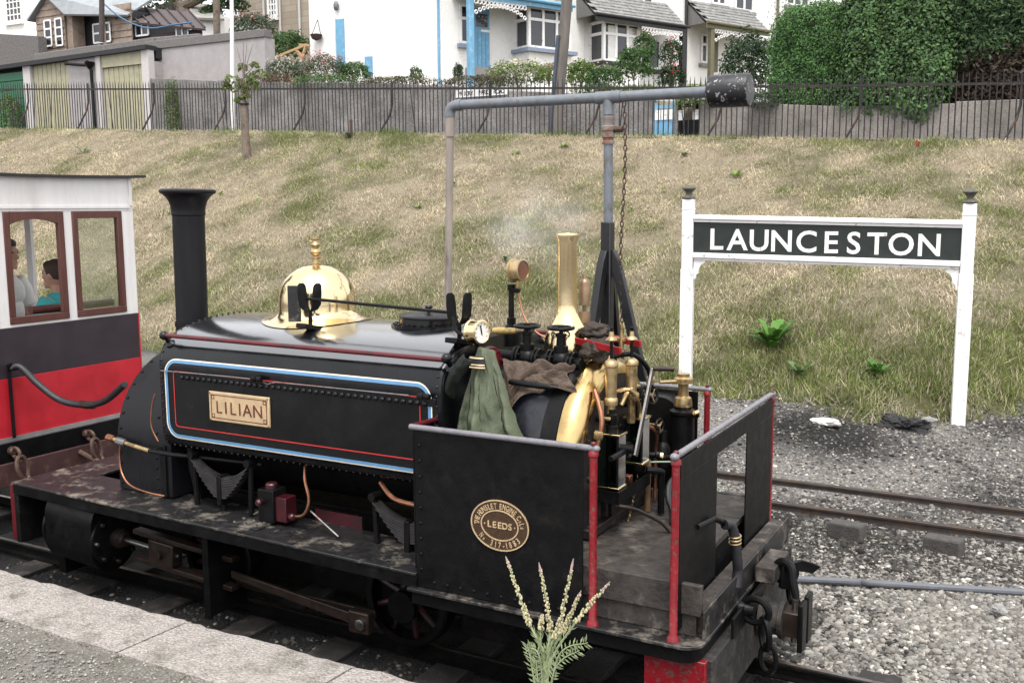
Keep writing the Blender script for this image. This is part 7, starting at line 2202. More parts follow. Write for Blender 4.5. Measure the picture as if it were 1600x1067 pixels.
def hwin(par, t0, t1, z0, z1, off, cols, gl='wglass', trans=0.3, sill=None, fm=None):
    fm = fm or M['white']
    w = hbox('window', t0, t1, off + 0.003, off + 0.02, z0, z1, M[gl], par)
    for k in range(cols + 1):
        tc_ = t0 + (t1 - t0) * k / cols
        hbox('glazing_bar', tc_ - 0.045, tc_ + 0.045, off + 0.0205, off + 0.06, z0, z1, fm, w)
    for zc in (z0, z1) + ((z1 - (z1 - z0) * trans,) if trans else ()):
        hbox('glazing_bar', t0 - 0.045, t1 + 0.045, off + 0.021, off + 0.055, zc - 0.045, zc + 0.045, fm, w)
    if sill is not None:
        hbox('sill', t0 - 0.12, t1 + 0.12, off + 0.002, off + 0.14, z0 - 0.18, z0 - 0.05, sill, w)
    return w
def lace(par, t0, t1, z0, z1, off, mat):
    """pierced fretwork valance under the canopy"""
    n = 14
    m = MB()
    for i in range(n):
        f0, f1 = i / n, (i + 1) / n
        a, b = t0 + (t1 - t0) * f0, t0 + (t1 - t0) * f1
        fm_ = (f0 + f1) / 2
        drop = 0.16 + 0.30 * (abs(fm_ - 0.5) * 2) ** 2.2
        zt = z0 + (z1 - z0) * fm_
        c = (a + b) / 2
        r_ = (b - a) / 2
        m.ring(hw(c, off, zt - 0.10), r_ * 0.85, 0.022, NH, 12, 4)
        m.ring(hw(c, off, zt - drop), r_ * 0.7, 0.022, NH, 12, 4)
        m.tube([hw(a, off, zt - 0.02), hw(b, off, zt - 0.02)], 0.025, 4)
    return P(m, 'fretwork', mat, par)
def canopy(par, t0, t1, zf, zw, offf, offw, fmat, slates=True):
    nrow = 7
    for r_ in range(nrow):
        f0, f1 = r_ / nrow, (r_ + 1) / nrow
        z0, z1 = zf + (zw - zf) * f0, zf + (zw - zf) * f1
        o0, o1 = offf + (offw - offf) * f0, offf + (offw - offf) * f1
        ns = max(4, int((t1 - t0) / 0.42))
        for k in range(ns):
            a = t0 + (t1 - t0) * (k + (0.5 if r_ % 2 else 0)) / ns
            b = min(a + (t1 - t0) / ns, t1)
            if r_ % 2 and k == 0:
                pass
            j = random.uniform(0, 0.012)
            p = [hw(a + 0.006, o0 + 0.02, z0 + 0.02 + j), hw(b - 0.006, o0 + 0.02, z0 + 0.02 + j), hw(b - 0.006, o1, z1 + 0.01), hw(a + 0.006, o1, z1 + 0.01), hw(a + 0.006, o0 + 0.02, z0 + 0.045 + j), hw(b - 0.006, o0 + 0.02, z0 + 0.045 + j), hw(b - 0.006, o1, z1 + 0.03), hw(a + 0.006, o1, z1 + 0.03)]
            P(MB().hexa(p), 'slate', mslate, par, smooth=0)
    m = MB()
    m.hexa([hw(t0, offf, zf - 0.06), hw(t1, offf, zf - 0.06), hw(t1, offw, zw - 0.06), hw(t0, offw, zw - 0.06), hw(t0, offf, zf), hw(t1, offf, zf), hw(t1, offw, zw), hw(t0, offw, zw)])
    P(m, 'canopy_deck', M['blackm'], par)
    hbox('fascia', t0 - 0.03, t1 + 0.03, offf + 0.0, offf + 0.06, zf - 0.20, zf + 0.01, fmat, par)
    P(MB().tube([hw(t0 - 0.05, offf + 0.12, zf + 0.0), hw(t1 + 0.08, offf + 0.12, zf - 0.03)], 0.055, 8), 'gutter', fmat, par)
    m = MB().add([tuple(hw(t0 + 0.01, 0.02, zf)), tuple(hw(t0 + 0.01, offf, zf)), tuple(hw(t0 + 0.01, offw, zw))], [(0, 1, 2)])
    o = P(m, 'canopy_cheek', pm('grey_cheek', (0.16, 0.155, 0.15), 0.8), par, smooth=0)
    q_ = o.modifiers.new('t', 'SOLIDIFY'); q_.thickness = 0.05
def bay(par, px0, px1, pytop, pybot, off, cols, sillmat, glz):
    t0, z0 = hp(px0, pybot, off)
    t1 = hp(px1, pybot, off)[0]
    z1 = hp(px0, pytop, off)[1]
    hbox('bay_base', t0, t1, 0.002, off, GB, z0 - 0.17, mwhite, par)
    hbox('bay_core', t0 + 0.06, t1 - 0.06, 0.003, off - 0.06, z0 - 0.165, z1, M['wglass'], par)
    hbox('bay_sill', t0 - 0.15, t1 + 0.15, 0.004, off + 0.15, z0 - 0.165, z0 - 0.05, sillmat, par)
    hwin(par, t0 + 0.05, t1 - 0.05, z0, z1, off - 0.06, cols, glz)
    # left cheek window
    w = P(MB().hexa([hw(t0 + 0.055, 0.05, z0), hw(t0 + 0.055, off - 0.05, z0), hw(t0 + 0.05, off - 0.05, z0), hw(t0 + 0.05, 0.05, z0), hw(t0 + 0.055, 0.05, z1), hw(t0 + 0.055, off - 0.05, z1), hw(t0 + 0.05, off - 0.05, z1), hw(t0 + 0.05, 0.05, z1)]), 'cheek_window', M[glz], par)
    for (o0, o1) in ((0.01, 0.10), (off - 0.10, off + 0.01)):
        hbox('cheek_bar', t0 - 0.01, t0 + 0.049, o0, o1, z0, z1, M['white'], w)
    for zc in (z0, z1 - (z1 - z0) * 0.3, z1):
        hbox('cheek_bar', t0 - 0.005, t0 + 0.048, 0.02, off, zc - 0.05, zc + 0.05, M['white'], w)
    return t0, t1, z0, z1
# --- house 1: plain flank to the left, blue door and porch
h1 = thing('house', 'white end house with light blue door, blue porch post and bay window', 'house', tuple(KP))
xL = A(484, 60, 'y', 23.0).x
back = UH * 0 + V(-UH.y, UH.x, 0) * 6
foot = [(xL, 23.0), (KP.x, 23.0), (hw(tK[1], 0, 0).x, hw(tK[1], 0, 0).y), ((hw(tK[1], -6, 0)).x, (hw(tK[1], -6, 0)).y), (xL, 28.0)]
P(MB().prism(foot, (0, 0, GB), (1, 0, 0), (0, 1, 0), (0, 0, 1), HT - GB), 'wall', mwhite, h1, smooth=0)
cxm = sum(p[0] for p in foot) / 5
cym = sum(p[1] for p in foot) / 5
vv = [(p[0] + (p[0] - cxm) * 0.08, p[1] + (p[1] - cym) * 0.08, HT) for p in foot] + [(cxm, cym, HT + 2.5)]
P(MB().add(vv, [(i, (i + 1) % 5, 5) for i in range(5)]), 'roof', mslate, h1, smooth=0)
P(MB().cyl(V(KP.x - 0.05, 22.93, GB), V(KP.x - 0.05, 22.93, HT), 0.04, n=10), 'down_pipe', mblue, h1)
def fbox(name, px0, px1, py0, py1, mat, par, d0=0.003, d1=0.05, yy=23.0):
    x0, x1 = A(px0, py0, 'y', yy).x, A(px1, py0, 'y', yy).x
    z1, z0 = A(px0, py0, 'y', yy).z, A(px0, py1, 'y', yy).z
    return P(MB().box(x0, x1, yy - d1, yy - d0, z0, z1), name, mat, par)
dr = fbox('side_door', 525, 541, 31, 110, mblue, h1)
fbox('door_frame', 521, 525.4, 28, 110, M['white'], dr, 0.002, 0.09)
fbox('door_frame', 540.6, 544, 28, 110, M['white'], dr, 0.002, 0.09)
fbox('cellar_hatch', 571, 582, 89, 120, mblue, h1)
q = A(528, 10, 'y', 23.0)
P(MB().ell(q + V(0, -0.10, 0), (0.10, 0.08, 0.16)), 'wall_lamp', M['galv'], h1)
q = A(494, 54, 'y', 22.8)
hbk = thing('hanging_basket', 'dark hanging basket on the white wall left of the small blue door', 'basket', tuple(q))
P(MB().lathe([(0.02, -0.2), (0.15, -0.14), (0.21, 0.0), (0.0, 0.02)], q, (0, 0, 1), 16), 'bowl', pm('basket_brown', (0.05, 0.03, 0.03), 0.9), hbk)
P(MB().tube([q + V(0.19, 0, 0), q + V(0, 0.1, 0.5)], 0.01, 4).tube([q + V(-0.19, 0, 0), q + V(0, 0.1, 0.5)], 0.01, 4), 'hangers', M['blackm'], hbk)
# front of house 1
t0, z0 = hp(739, 107); t1, z1 = hp(763, 14)[0], hp(739, 13)[1]
dr = hbox('front_door', t0, t1, 0.003, 0.06, z0, z1, mblue, h1)
hbox('door_glass', t0 + 0.10, t1 - 0.08, 0.0605, 0.07, z0 + (z1 - z0) * 0.70, z1 - 0.16, M['wglass'], dr)
hbox('letter_plate', t0 + 0.28, t0 + 0.62, 0.0605, 0.08, z0 + (z1 - z0) * 0.62, z0 + (z1 - z0) * 0.66, M['white'], dr)
for k in range(1, 4):
    tc_ = t0 + (t1 - t0) * k / 4
    hbox('door_batten', tc_ - 0.02, tc_ + 0.02, 0.0605, 0.066, z0, z0 + (z1 - z0) * 0.60, pm('blue_groove', (0.09, 0.28, 0.47), 0.5), dr)
hbox('door_step', t0 - 0.3, t1 + 0.3, 0.004, 0.5, GB, z0, M['concrete'], h1)
t0w, z0w = hp(719, 66); t1w, z1w = hp(732, 8)[0], hp(719, 8)[1]
hwin(h1, t0w, t1w, z0w, z1w, 0.0, 1, 'wglass', 0.35, pm('blue_grey_sill', (0.20, 0.24, 0.32), 0.6))
OF = 1.05
ta, tb, zA_, zB_ = bay(h1, 826, 893, 10, 72, OF - 0.25, 3, pm('blue_grey_sill2', (0.20, 0.24, 0.32), 0.6), 'wglass2')
tF0, zF0 = hp(815, 3, OF)
tc0, tc1 = hp(733, 0, OF)[0], hp(892, 10, OF)[0]
zF = hp(892, 14, OF)[1]
zFl = hp(760, 2, OF)[1]
canopy(h1, tc0, tc1, zF + 0.1, zF + 1.0, OF, 0.0, mblue)
tp0 = hp(735, 60, OF - 0.05)[0]
hbox('porch_post', tp0 - 0.09, tp0 + 0.09, OF - 0.14, OF + 0.04, GB, zF - 0.10, mblue, h1, 0.01)
lace(h1, tp0 + 0.1, hp(822, 20, OF)[0], zF - 0.08, zF - 0.08, OF + 0.03, M['white'])
# --- houses 2 and 3
def terr(i, label, fas, post, sillm):
    h = thing('house', label, 'house', tuple(hw(tK[i], 0, GB)))
    hbox('wall', tK[i] + 0.01, tK[i + 1] - 0.01, -6, 0.0, GB, HT, mwhite, h)
    m = MB().add([tuple(hw(tK[i], 0.4, HT - 0.1)), tuple(hw(tK[i + 1], 0.4, HT - 0.1)), tuple(hw(tK[i + 1], -3, HT + 2)), tuple(hw(tK[i], -3, HT + 2)), tuple(hw(tK[i], -6.4, HT - 0.1)), tuple(hw(tK[i + 1], -6.4, HT - 0.1))], [(0, 1, 2, 3), (3, 2, 5, 4)])
    o = P(m, 'roof', mslate, h, smooth=0)
    q_ = o.modifiers.new('t', 'SOLIDIFY'); q_.thickness = 0.1
    P(MB().cyl(hw(tK[i + 1] - 0.12, 0.08, GB), hw(tK[i + 1] - 0.12, 0.08, HT), 0.055, n=8), 'down_pipe', fas, h)
    return h
mblk = pm('black_gloss_trim', (0.012, 0.012, 0.013), 0.4)
h2 = terr(1, 'white terraced house with black trim, large bay window and white curtains', mblk, mblk, mblk)
t0, t1, z0, z1 = bay(h2, 943, 1000, 33, 93, OF - 0.25, 3, mblk, 'wglass2')
tc0, tc1 = hp(931, 28, OF)[0], hp(1071, 44, OF)[0]
zF = hp(1000, 34, OF)[1]
canopy(h2, tc0 - 0.02, tc1, zF + 0.05, zF + 1.0, OF, 0.0, mblk)
tpo = hp(1067, 80, OF - 0.05)[0]
hbox('porch_post', tpo - 0.10, tpo + 0.10, OF - 0.16, OF + 0.04, GB, zF - 0.15, mblk, h2, 0.01)
lace(h2, hp(1002, 46, OF)[0], tpo - 0.12, zF - 0.15, zF - 0.15, OF + 0.03, M['white'])
ta_, za2 = hp(1012, 106); tb_ = hp(1029, 106)[0]
hwin(h2, ta_, tb_, za2, hp(1012, 62)[1], 0.0, 1, 'wglass', 0, mblk)
ta_, za2 = hp(990, 5); tb_ = hp(1018, 5)[0]
hwin(h2, ta_, tb_, za2, za2 + 1.4, 0.0, 2, 'wglass2', 0.3, mblk)
for (tcx, wd_) in ((t0 + 0.45, 0.22), (t0 + 1.6, 0.25), (t1 - 0.35, 0.2)):
    hbox('curtain', tcx - wd_, tcx + wd_, OF - 0.29, OF - 0.283, z0 + 0.05, z1 - 0.1, pm('white_curtain', (0.62, 0.62, 0.60), 0.9), h2)
mol = pm('olive_green_trim', (0.13, 0.12, 0.07), 0.6, var=0.2)
h3 = terr(2, 'white terraced house with olive porch post and slate canopy beside the hedge', mol, mol, mol)
tc0, tc1 = hp(1104, 34, OF)[0], hp(1200, 50, OF)[0]
zF = hp(1112, 36, OF)[1]
canopy(h3, tc0, tc1, zF, zF + 0.95, OF, 0.0, mol)
tpo = hp(1111, 80, OF - 0.05)[0]
hbox('porch_post', tpo - 0.09, tpo + 0.09, OF - 0.14, OF + 0.04, GB, zF - 0.18, mol, h3, 0.01)
lace(h3, tpo + 0.1, hp(1172, 55, OF)[0], zF - 0.18, zF - 0.18, OF + 0.03, M['white'])
ta_, za2 = hp(1095, 97); tb_ = hp(1103, 97)[0]
hwin(h3, ta_, tb_, za2, hp(1095, 54)[1], 0.0, 1, 'wglass', 0.35, M['concrete'])
ta_, za2 = hp(1114, 112); tb_ = hp(1120, 112)[0]
hbox('front_door', ta_, tb_, 0.003, 0.05, za2, hp(1114, 55)[1], mol, h3)
for (p0, p1, pb) in ((1112, 1132, 5), (1148, 1175, 14)):
    ta_, za2 = hp(p0, pb); tb_ = hp(p1, pb)[0]
    hwin(h3, ta_, tb_, za2, za2 + 1.5, 0.0, 2, 'wglass2', 0, M['concrete'])
h4 = terr(3, 'white house end with a red tiled roof edge behind the tall hedge', mol, mol, mol)
ta_, za2 = hp(1228, 6); tb_ = hp(1262, 8)[0]
hwin(h4, ta_, tb_, za2, za2 + 1.5, 0.0, 3, 'wglass2', 0, M['concrete'])

# ------------------------------------------------------------------ foliage
mleaf = vm('leaf', 0.6, trans=0.3, spec=0.35)
def leafcloud(name, pts, nrm, size, cols, parent=None, aspect=1.0, spread=0.9, bendz=0.0):
    n = len(pts)
    nn = nrm + RNG.normal(0, spread, (n, 3))
    nn /= np.linalg.norm(nn, axis=1)[:, None] + 1e-9
    r = RNG.normal(size=(n, 3))
    a = np.cross(nn, r); a /= np.linalg.norm(a, axis=1)[:, None] + 1e-9
    b = np.cross(nn, a)
    s = (size * RNG.uniform(0.6, 1.3, n))[:, None]
    v = np.stack([pts - a * s * 0.5 * aspect, pts - b * s * 0.28 + nn * s * 0.08, pts + a * s * 0.5 * aspect, pts + b * s * 0.28 + nn * s * 0.08], 1)
    f = np.arange(4 * n).reshape(n, 4)
    if parent is not None:
        off = np.array(ORG[parent.name])
        v = v - off
    o = npmesh(name, v.reshape(-1, 3), f, mleaf, np.repeat(cols, 4, axis=0))
    o['kind'] = 'stuff'
    if parent is not None:
        o.parent = parent
        ORG[o.name] = ORG[parent.name]
    return o
def leafcols(n, c, var=0.35, yel=0.15):
    k = RNG.uniform(1 - var, 1 + var, (n, 1))
    c = np.array(c) * k
    y = RNG.random(n) < yel
    c[y] = c[y] * np.array([1.5, 1.35, 0.9])
    return np.clip(c, 0.004, 0.6)
def hedge(name, label, x0, x1, y0, y1, z0, z1, n, size, col, seed, rnd=0.35, extra=None, spread=0.8, aspect=1.0):
    h = thing(name, label, 'hedge', ((x0 + x1) / 2, (y0 + y1) / 2, z0))
    # dense inner body so that the road behind does not show
    m = MB()
    bm = bmesh.new()
    bmesh.ops.create_icosphere(bm, subdivisions=5, radius=1)
    cx, cy, cz = (x0 + x1) / 2, (y0 + y1) / 2, (z0 + z1) / 2
    hx, hy, hz_ = (x1 - x0) / 2, (y1 - y0) / 2, (z1 - z0) / 2
    P_, N2 = [], []
    for v in bm.verts:
        p = v.co
        e = 0.45
        q = V(math.copysign(abs(p.x) ** e, p.x), math.copysign(abs(p.y) ** e, p.y), math.copysign(abs(p.z) ** e, p.z))
        q = q / max(1.0, max(abs(q.x), abs(q.y), abs(q.z)))
        k = 1 + 0.10 * mnoise.noise(q * 1.6 + V(seed, 0, 0)) + 0.06 * mnoise.noise(q * 4 + V(0, seed, 0))
        w = V(cx + q.x * hx * k, cy + q.y * hy * k, cz + q.z * hz_ * k)
        v.co = w
    bm.normal_update()
    V_ = np.array([v.co[:] for v in bm.verts]); 
    fi = np.array([[v.index for v in f.verts] for f in bm.faces])
    fn_ = np.array([f.normal[:] for f in bm.faces])
    ar = np.array([f.calc_area() for f in bm.faces])
    vis = (fn_ @ np.array([0.25, -0.9, 0.2])) > -0.35
    pr = ar * vis
    idx_ = RNG.choice(len(fi), n, p=pr / pr.sum())
    bc_ = RNG.dirichlet((1, 1, 1), n)
    pts = (V_[fi[idx_]] * bc_[:, :, None]).sum(1)
    nr = fn_[idx_]
    clump = np.array([mnoise.noise(V(*(p * 2.6)) + V(seed, 3, 1)) for p in pts])
    depth = RNG.uniform(-0.10, 0.10, n) + 0.09 * clump
    stray = RNG.random(n) < 0.05
    depth = np.where(stray, RNG.uniform(0.08, 0.30, n), depth)
    pts = pts + (nr + np.where(stray, 0.5, 0)[:, None] * np.array([0, 0, 1.0])) * depth[:, None]
    for v in bm.verts:
        v.co = V(cx, cy, cz) + V((v.co.x - cx) * 0.95, (v.co.y - cy) * 0.86, (v.co.z - cz) * 0.96)
    me = bpy.data.meshes.new('core')
    for v in bm.verts:
        v.co -= ORG[h.name]
    bm.to_mesh(me)
    bm.free()
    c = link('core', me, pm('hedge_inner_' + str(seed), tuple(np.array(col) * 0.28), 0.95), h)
    cs_ = leafcols(n, col, 0.4) * (1 + 0.35 * np.clip(clump, -1, 1))[:, None]
    if extra is not None:
        cs_ = extra(pts, cs_)
    leafcloud('foliage', pts, nr + np.array([0, -0.2, 0.5]), size, np.clip(cs_, 0.004, 0.5), h, aspect, spread)
    return h
yh0, yh1 = WALL_Y + 0.25, WALL_Y + 1.9
HXc = lambda px, py=90: A(px, py, 'y', WALL_Y + 0.35).x
HZc = lambda px, py: A(px, py, 'y', WALL_Y + 0.6).z
hedge('hedge', 'bright green clipped hedge left of the ivy on the garden wall', HXc(1200), HXc(1345), yh0, yh1, 4.0, HZc(1270, 8), 26000, 0.058, (0.075, 0.165, 0.05), 1)
def cascade(pts, cs_):
    return cs_
hedge('hedge', 'dark glossy ivy hedge bulging over the wall between the two other hedges', HXc(1312), HXc(1486), yh0 - 0.35, yh1, 3.95, HZc(1390, -30), 21000, 0.088, (0.066, 0.13, 0.045), 2, spread=0.5)
def brown(pts, cs_):
    x0 = HXc(1462)
    f = np.clip((pts[:, 2] - (5.55 + 0.25 * (pts[:, 0] - x0) * 0.3)) / -0.4 + 0.35 * np.array([mnoise.noise(V(*(p * 1.7))) for p in pts]), 0, 1)
    b_ = np.array([0.050, 0.035, 0.025]) * RNG.uniform(0.5, 1.6, (len(pts), 1))
    k = (RNG.random(len(pts)) < f)[:, None]
    return np.where(k, b_, cs_)
hedge('hedge', 'dark cypress hedge with a brown bare foot at the right edge', HXc(1462), HXc(1700), yh0, yh1, 4.3, HZc(1500, -25), 24000, 0.08, (0.046, 0.088, 0.036), 3, extra=brown, spread=0.9, aspect=1.5)

def blob(c, r, n, seed, flat=1.0):
    """points in an uneven rounded mass"""
    d = RNG.normal(size=(n, 3)); d /= np.linalg.norm(d, axis=1)[:, None]
    d[:, 2] = np.where(d[:, 2] < -0.5, -d[:, 2], d[:, 2])
    k = np.array([1 + 0.35 * mnoise.noise(V(*(q * 1.8)) + V(seed, 0, 0)) + 0.22 * mnoise.noise(V(*(q * 4.5)) + V(0, seed, 0)) for q in d])
    rad = RNG.uniform(0.45, 1.0, n) ** 0.5 * k
    return np.array(c) + d * rad[:, None] * np.array([r[0], r[1], r[2]]), d
def shrub(label, px, py_base, w_px, h_px, y, col, n=900, size=0.09, flowers=None, name='shrub', cat='shrub', seed=None, aspect=1.0):
    seed = seed or random.uniform(0, 50)
    b = A(px, py_base, 'y', y)
    dpt = (b - CAM).dot(CR[2])
    w, hgt = w_px / FPX * dpt, h_px / FPX * dpt
    t = thing(name, label, cat, tuple(b))
    n = int(n * 1.7)
    size = size * 0.82
    pts, d = blob((b.x, b.y, b.z + hgt * 0.36), (w / 2 * 1.35, min(w / 2, 0.8), hgt * 0.64), n, seed)
    pts[:, 2] -= 0.25 * hgt * RNG.random(n) ** 2
    m = MB()
    for k in range(5):
        a = random.uniform(0, 6.28)
        m.tube([b + V(0, 0, -0.15), b + V(math.cos(a) * w * 0.12, math.sin(a) * 0.1, hgt * 0.4), b + V(math.cos(a) * w * 0.3, math.sin(a) * 0.25, hgt * 0.8)], [0.02, 0.014, 0.006], 5)
    P(m, 'stems', M['oldwood'], t)
    leafcloud('foliage', pts, d + np.array([0, -0.2, 0.5]), size, leafcols(n, col, 0.45), t, aspect, 0.8)
    if flowers:
        fc, nf, fs = flowers
        pts, d = blob((b.x, b.y, b.z + hgt * 0.5), (w / 2 * 1.05, min(w / 2, 0.8) * 1.05, hgt * 0.62), nf, seed + 3)
        leafcloud('flowers', pts, d, fs, leafcols(nf, fc, 0.3, 0.1), t, 1.0, 0.8)
    return t
DG, MG, LG, GG = (0.022, 0.052, 0.018), (0.045, 0.10, 0.025), (0.10, 0.16, 0.035), (0.055, 0.085, 0.050)
PK, WHT, RD = (0.45, 0.20, 0.20), (0.50, 0.46, 0.38), (0.45, 0.02, 0.025)
G2 = 19.7
shrub('dark evergreen shrub left of the bright green hedge in front of the porch', 1172, 140, 75, 92, 21.5, DG, 2600, 0.11)
shrub('rounded grey-green shrub growing out of the wall behind the counterweight', 1192, 168, 38, 28, 18.85, GG, 900, 0.06)
shrub('small round leafy tree in front of the black trimmed bay window', 990, 118, 50, 44, 21.5, MG, 1100, 0.11, None, 'small_tree', 'tree')
shrub('fuchsia bush with red flowers below the black porch post', 1050, 132, 34, 32, 20.4, DG, 800, 0.09, (RD, 40, 0.08))
shrub('drooping flower basket with pink flowers in the black trimmed porch', 1048, 96, 30, 34, 26.5, DG, 600, 0.10, (PK, 60, 0.09), 'hanging_basket', 'basket')
shrub('climbing plant at the left side of the black trimmed porch', 1007, 90, 26, 40, 27.0, MG, 500, 0.12, (PK, 20, 0.09), 'climber', 'climber')
shrub('pale pink flower bed in front of the end house bay window', 810, 130, 92, 34, 20.6, LG, 1300, 0.09, (WHT, 700, 0.075), 'flower_bed', 'flowers')
shrub('thin pinkish grasses right of the pale pink flower bed', 858, 126, 46, 26, 21.2, LG, 500, 0.09, (PK, 200, 0.06), 'flower_bed', 'flowers')
shrub('light green leafy shrub right of the leaning telegraph pole', 908, 130, 40, 36, 20.4, LG, 800, 0.10)
shrub('green shrub under the left corner of the black trimmed bay', 945, 132, 44, 30, 20.2, MG, 700, 0.10, (WHT, 40, 0.07))
shrub('pink and grey flowering mass below the white flank wall', 505, 128, 75, 42, 20.3, GG, 1500, 0.085, (PK, 420, 0.07), 'flower_bed', 'flowers')
shrub('low green shrub below the small blue door', 553, 122, 46, 26, 20.6, MG, 900, 0.09)
shrub('pale flowering plants beside the broken timber frame', 447, 122, 58, 30, 20.0, GG, 1100, 0.08, (WHT, 300, 0.08), 'flower_bed', 'flowers')
shrub('small green plant by the foot of the blue down pipe', 650, 125, 18, 22, 20.0, MG, 260, 0.08)
shrub('small dark conifer standing by the porch post of the end house', 716, 123, 14, 25, 20.0, DG, 420, 0.07, None, 'small_conifer', 'conifer')
shrub('bright green bushes behind the outbuilding beside the stone house', 450, 86, 60, 36, 25.0, MG, 1500, 0.13)
shrub('pink flowering shrub above the outbuilding roof', 395, 54, 60, 34, 27.0, GG, 1100, 0.14, (PK, 130, 0.11))
shrub('leafy green overgrowth trailing over the wall beside the black gate', 1085, 165, 46, 34, 18.95, LG, 700, 0.09)
shrub('yellow-green ground cover on the wall top left of the gates', 985, 150, 90, 16, 19.5, LG, 900, 0.08)
shrub('green plants along the wall top right of the telegraph pole', 935, 148, 60, 18, 19.4, MG, 600, 0.08)
shrub('dark trailing plants on the wall top under the street name', 745, 133, 120, 14, 19.3, (0.055, 0.05, 0.028), 900, 0.08)
shrub('brown and green trailing plants on the wall top left of the street name', 610, 134, 110, 14, 19.3, (0.06, 0.06, 0.03), 900, 0.08)
shrub('green plants spilling over the wall top near the white pole', 505, 138, 110, 22, 19.3, MG, 1000, 0.08, (PK, 60, 0.07))
shrub('rust coloured trailing plants on the wall top behind the young tree', 420, 134, 70, 16, 19.2, (0.08, 0.045, 0.025), 500, 0.08, (RD, 8, 0.12))
# climbers on the wall behind the railings
shrub('pale green climber growing up the wall behind the railings on the left', 270, 204, 22, 80, 18.8, LG, 700, 0.09, None, 'climber', 'climber')
shrub('yellow-green weeds growing up the green garage door', 18, 204, 30, 60, 18.7, LG, 800, 0.10, None, 'climber', 'climber')

# tall tree behind the sheds: trunk, limbs and crown
tr_ = thing('tree', 'tree with a thick bare limb behind the dark shed', 'tree', tuple(A(300, 60, 'y', 31)))
b = A(300, 60, 'y', 31)
m = MB().tube([b + V(0, 0, -1), b + V(-0.2, 0, 1.0), A(285, 12, 'y', 31), A(330, -12, 'y', 31), A(360, -40, 'y', 31)], [0.35, 0.3, 0.26, 0.2, 0.12], 10, 5)
m.tube([A(285, 12, 'y', 31), A(250, -20, 'y', 31), A(230, -60, 'y', 31)], [0.24, 0.18, 0.1], 8, 5)
P(m, 'trunk', M['oldwood'], tr_)
cr = []
for (px, py, r_) in ((300, -35, 1.6), (345, -10, 1.1), (255, 3, 1.0), (360, 8, 0.7), (230, -25, 1.6), (380, -40, 1.4), (330, 22, 0.5)):
    c = A(px, py, 'y', 31)
    pts, d = blob((c.x, c.y, c.z), (r_ * 1.2, r_, r_ * 0.8), 700, random.uniform(0, 50))
    cr.append((pts, d))
pts, d = np.concatenate([c[0] for c in cr]), np.concatenate([c[1] for c in cr])
leafcloud('crown', pts, d + np.array([0, -0.2, 0.5]), 0.19, leafcols(len(pts), (0.04, 0.075, 0.028), 0.45), tr_)

# young tree with its stake
b = onbank(386, 247)
yt = thing('young_tree', 'young tree with a thick grey stake on the bank below the railings', 'tree', tuple(b))
dpt = (b - CAM).dot(CR[2])
k_ = dpt / FPX
P(MB().tube([b + V(0, 0, -0.1), b + V(-0.02, 0, 45 * k_), b + V(-0.04, 0, 88 * k_)], [7 * k_, 6 * k_, 5.4 * k_], 12), 'stake', M['oldwood'], yt)
P(MB().ring(b + V(-0.04, 0, 83 * k_), 7.2 * k_, 1.6 * k_, (0, 0, 1), 14, 6), 'tie', M['rubber'], yt)
m = MB().tube([b + V(-0.06, 0.03, 60 * k_), b + V(-0.03, 0, 100 * k_), b + V(0, 0, 128 * k_), b + V(0.02, 0, 150 * k_)], [2.4 * k_, 2.0 * k_, 1.4 * k_, 0.5 * k_], 8)
cc = []
for (dx, dz, r_) in ((0, 120, 14), (-22, 118, 13), (24, 124, 13), (-8, 104, 12), (14, 108, 12), (-30, 108, 8), (32, 112, 9), (-12, 138, 8), (4, 92, 7), (-14, 88, 6), (22, 140, 6)):
    c = b + V(dx * k_ * 0.9, random.uniform(-0.25, 0.25), dz * k_)
    m.tube([b + V(0, 0, (dz - 18) * k_), c], [1.0 * k_, 0.4 * k_], 5)
    pts, d = blob(tuple(c), (r_ * k_ * 1.15, r_ * k_, r_ * k_ * 0.85), 60, random.uniform(0, 50))
    cc.append((pts, d))
for (dx, dz) in ((10, 178), (-12, 170), (22, 172), (2, 185)):
    m.tube([b + V(0, 0, 125 * k_), b + V(dx * 0.5 * k_, 0, 150 * k_), b + V(dx * k_, 0, dz * k_)], [0.8 * k_, 0.5 * k_, 0.25 * k_], 5)
P(m, 'trunk', M['oldwood'], yt)
pts, d = np.concatenate([c[0] for c in cc]), np.concatenate([c[1] for c in cc])
leafcloud('crown', pts, d + np.array([0, -0.2, 0.4]), 0.105, leafcols(len(pts), (0.12, 0.16, 0.06), 0.4, 0.3), yt)
# rusty stub and tiny conifer at the fence
b = onbank(549, 216)
tag(P(MB().cyl(b + V(0, 0, -0.1), b + V(0, 0, 0.42), 0.035, n=8), 'metal_stub', M['rustchain'], None, loc=b), 'short rusty metal stub at the top of the bank', 'post')
shrub('tiny dark conifer beside the rusty stub on the bank', 544, 219, 8, 14, onbank(544, 218).y, DG, 120, 0.05, None, 'small_conifer', 'conifer')
b = onbank(1432, 229)
tag(P(MB().lathe([(0.03, 0), (0.04, 0.085), (0.036, 0.085), (0.027, 0.01)], b, (0.3, 0.2, 1), 14), 'paper_cup', M['redclean'], None, loc=b), 'discarded red cup lying below the railings', 'cup')

